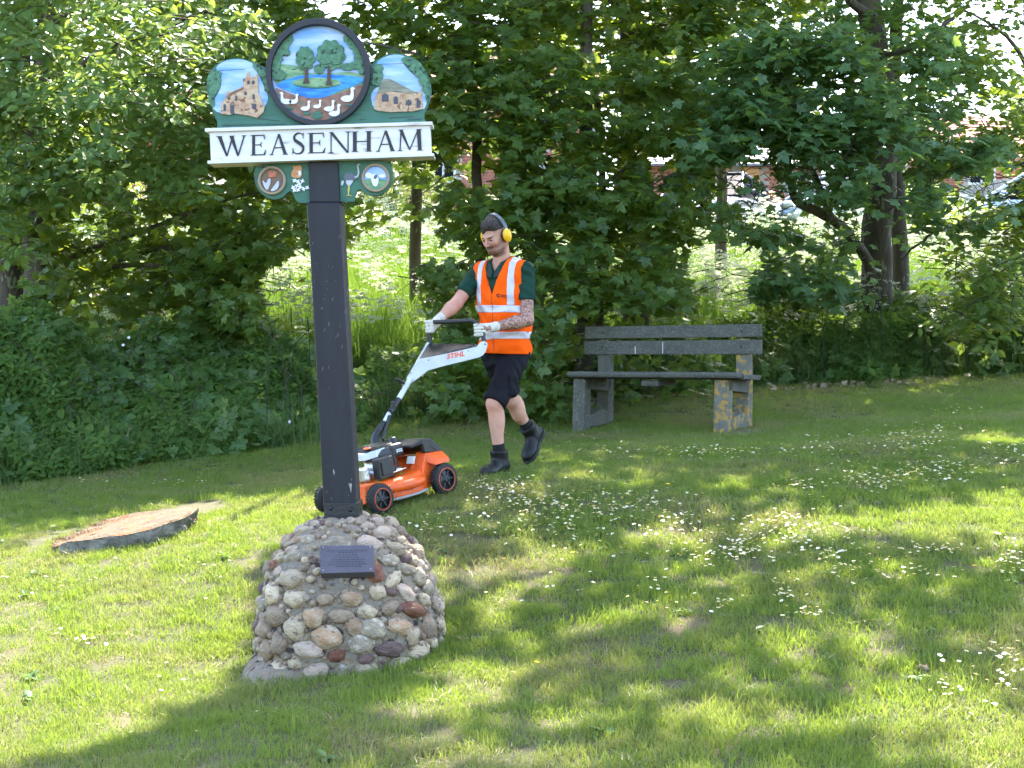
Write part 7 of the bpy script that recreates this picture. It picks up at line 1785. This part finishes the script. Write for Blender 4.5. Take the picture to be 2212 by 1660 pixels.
# plank fence
M_fence = mat('grey_fence_wood', (.30, .28, .25), .85, var=(.38, .36, .32), nscale=5, stretch=(3, 3, .3), bump=.4, bscale=30, objvar=.15)
fY = 28.0; fa, fb = W(2032, 480, fY), W(2200, 480, fY)
fence = empty('plank_fence', (fa.x, fY, ground(fa.x, fY)), label='curved-top grey upright plank fence behind the right-hand tree', cat='fence'); f0 = Vector(fence.location)
npl = 26
for i in range(npl):
    px_ = 2034 + (2196 - 2034) * i / (npl - 1); tp = float(np.interp(px_, [2034, 2060, 2090, 2120, 2160, 2200], [462, 428, 408, 396, 388, 384])); c_ = W(px_, tp, fY); g_ = ground(c_.x, fY)
    o = MB().box((c_.x, fY + .01 * (i % 2), (c_.z + g_) / 2), (.055, .022, c_.z - g_)).build('plank', M_fence); o.parent = fence; o.matrix_parent_inverse = Matrix.Translation(-f0)
for z_ in (.4, 1.1):
    o = MB().box(((fa.x + fb.x) / 2, fY + .05, ground((fa.x + fb.x) / 2, fY) + z_), (fb.x - fa.x, .04, .08)).build('rail', M_fence); o.parent = fence; o.matrix_parent_inverse = Matrix.Translation(-f0)
p_ = W(2180, 352, 28.6); g_ = ground(p_.x, 28.6); MPr = MB().box((p_.x, 28.6, (p_.z + g_) / 2), (.42, .42, p_.z - g_), bev=.01).box((p_.x, 28.6, p_.z + .03), (.5, .5, .07), bev=.01)
tag(MPr.build('brick_pier', M_brick), 'orange brick pier at the right end of the plank fence', 'pier')
# ------------------------------------------------------------------ parked cars
def car(label, X, Y, yaw, paint, plate=None):
    g_ = ground(X, Y); T = Matrix.Translation((X, Y, g_)) @ Matrix.Rotation(yaw, 4, 'Z')
    c = empty('parked_car', mat=T, label=label, cat='car', group='cars parked beyond the meadow')
    def cp(o, part=None): o.parent = part or c; return o
    prof_ = [(-2.1, .35, .55, .80), (-2.05, .28, .75, .84), (-1.6, .25, .93, .88), (-.95, .25, 1.0, .89), (0, .25, 1.02, .9), (1.0, .25, .98, .89), (1.75, .26, .84, .85), (2.08, .30, .68, .78), (2.15, .38, .55, .70)]
    mb = MB(); vs = []
    for x_, zb, zt, w_ in prof_:
        for y_, z_ in ((-w_ * .93, zb), (-w_, zb + .15), (-w_, zt - .12), (-w_ * .94, zt), (w_ * .94, zt), (w_, zt - .12), (w_, zb + .15), (w_ * .93, zb)): vs.append((x_, y_, z_))
    fs = [tuple(range(8)), tuple(range(8 * 8, 72))[::-1]] + [(i * 8 + k, i * 8 + (k + 1) % 8, (i + 1) * 8 + (k + 1) % 8, (i + 1) * 8 + k) for i in range(8) for k in range(8)]
    mb.add(vs, fs, True); bo = cp(mb.build('body', paint)); m_ = bo.modifiers.new('s', 'SUBSURF'); m_.levels = 1; m_.render_levels = 2
    cab = [(-1.95, .92, .80), (-1.55, 1.38, .62), (-.6, 1.48, .62), (.25, 1.45, .62), (1.05, .96, .78)]
    mb = MB(); vs = []
    for x_, z_, w_ in cab: vs += [(x_, -.80, .90), (x_, -w_, z_), (x_, w_, z_), (x_, .80, .90)]
    mb.add(vs, [(0, 1, 2, 3), (16, 19, 18, 17)] + [(i * 4 + k, i * 4 + k + 1, (i + 1) * 4 + k + 1, (i + 1) * 4 + k) for i in range(4) for k in range(3)])
    cp(mb.build('cabin_glass', M_glass, bevel=.03))
    mb = MB().box((-.5, 0, 1.475), (1.5, 1.2, .04), bev=.015)
    for sy in (1, -1):
        for a_, b_ in (((-1.93, sy * .79, .94), (-1.5, sy * .635, 1.40)), ((-.35, sy * .80, .95), (-.38, sy * .63, 1.47)), ((1.03, sy * .785, .98), (.26, sy * .635, 1.47)), ((-1.5, sy * .635, 1.41), (.26, sy * .64, 1.47))): mb.tube([a_, b_], .035, 8)
    cp(mb.build('roof', paint))
    for x_ in (-1.3, 1.35):
        for sy in (1, -1):
            TT = Matrix.Translation((x_, sy * .80, .31)) @ Matrix.Rotation(R(90), 4, 'X'); w_ = cp(empty('wheel'))
            cp(MB().lathe([(.2, -.1), (.3, -.1), (.31, -.06), (.31, .06), (.3, .1), (.2, .1)], 24, TT).build('tyre', M_tyre), w_); cp(MB().lathe([(.0, -.07 * sy), (.06, -.09 * sy), (.2, -.085 * sy), (.205, -.02 * sy)], 20, TT).build('rim', M_alu), w_)
    for sy in (1, -1):
        cp(MB().ico((2.02, sy * .60, .70), (.12, .17, .08), 2).build('headlight', mat('headlamp_glass', (.6, .62, .65), .1))); cp(MB().ico((-2.03, sy * .66, .78), (.08, .12, .10), 2).build('tail_light', mat('tail_lamp', (.4, .02, .02), .2)))
        cp(MB().ico((.75, sy * .98, 1.02), (.08, .11, .07), 2).build('mirror', paint))
    cp(MB().box((2.15, 0, .50), (.03, .9, .18), bev=.02).build('grille', M_blkpl))
    pl_ = cp(MB().box((2.175, 0, .46), (.012, .52, .11), bev=.002).build('number_plate', M_wfr))
    return c
M_silver_car = mat('silver_blue_paint', (.30, .37, .42), .25, metal=.4); M_dark_car = mat('dark_car_paint', (.05, .055, .08), .25); M_blue_car = mat('pale_blue_paint', (.45, .55, .68), .3)
pS = W(1850, 500, 27.4); car('silver-blue car parked behind the dark maple bough above the bench', pS.x, 27.8, R(205), M_silver_car)
pD_ = W(1552, 500, 26.8); car('dark car facing the meadow beside the porch posts', pD_.x, 27.4, R(-112), M_dark_car)
pR = W(2250, 500, 26.5); car('pale blue car at the right edge beyond the meadow', pR.x, 26.8, R(170), M_blue_car)
pL = W(672, 500, 30); car('pale car half hidden by leaves behind the sign post', pL.x, 30.0, R(188), M_blue_car)
# garden shrubs in front of the houses
def shrub(label, px_, Y, rx, rz, m, n, seed, sz=(.05, .09), TV=OVAL_V, TF=OVAL_F):
    q = np.random.default_rng(seed); b = gp(px_, Y); t = empty('garden_shrub', b, label=label, cat='shrub')
    mb = MB()
    for k in range(6):
        a = k * 1.05; mb.tube([b, b + Vector((math.cos(a) * rx * .3, math.sin(a) * rx * .3, rz * .8)), b + Vector((math.cos(a) * rx * .6, math.sin(a) * rx * .6, rz * 1.5))], [.03, .02, .01], 5)
    o = mb.build('stem', M_twig); o.parent = t; o.matrix_parent_inverse = Matrix.Translation(-b)
    D = nrmz(q.normal(0, 1, (n, 3))); r_ = .6 + .4 * q.uniform(size=n) ** .4; r_ *= 1 + .22 * vnoise(D, 3.3, seed)
    P_ = np.array(b)[None] + D * r_[:, None] * np.array([rx, rx, rz]) + np.array([0, 0, rz * .95]); k = P_[:, 2] > b.z
    o = link('foliage', leaves_mesh('foliage', P_[k], (D + q.normal(0, .5, D.shape))[k], q.normal(0, 1, (k.sum(), 3)), q.uniform(sz[0], sz[1], k.sum()), TV, TF, m, q)); tag(o, kind='stuff'); o.parent = t; o.matrix_parent_inverse = Matrix.Translation(-b); return t
shrub('tall pale green variegated shrub beyond the meadow, right of the post', 872, 28.0, .85, 1.05, M_shrub, 5200, 81)
shrub('purple-leaved shrub beyond the meadow, left of the man', 905, 27.2, .55, .42, M_purp, 2600, 82)
shrub('low purple-leaved shrub close behind the right side of the post', 815, 27.4, .55, .32, M_purp, 2000, 83)
shrub('bright green shrub beyond the meadow at the far left', 215, 27.5, .9, .9, M_back, 3800, 84)
shrub('yellow-green shrub between the big trunk and the fence', 1990, 26.0, .55, .7, M_back, 2600, 85)
shrub('light green shrub in front of the plank fence', 2110, 25.0, .8, .55, M_back, 3200, 86)
shrub('purple shrub in front of the dark brick house', 1500, 27.8, .45, .5, M_purp, 1800, 87)
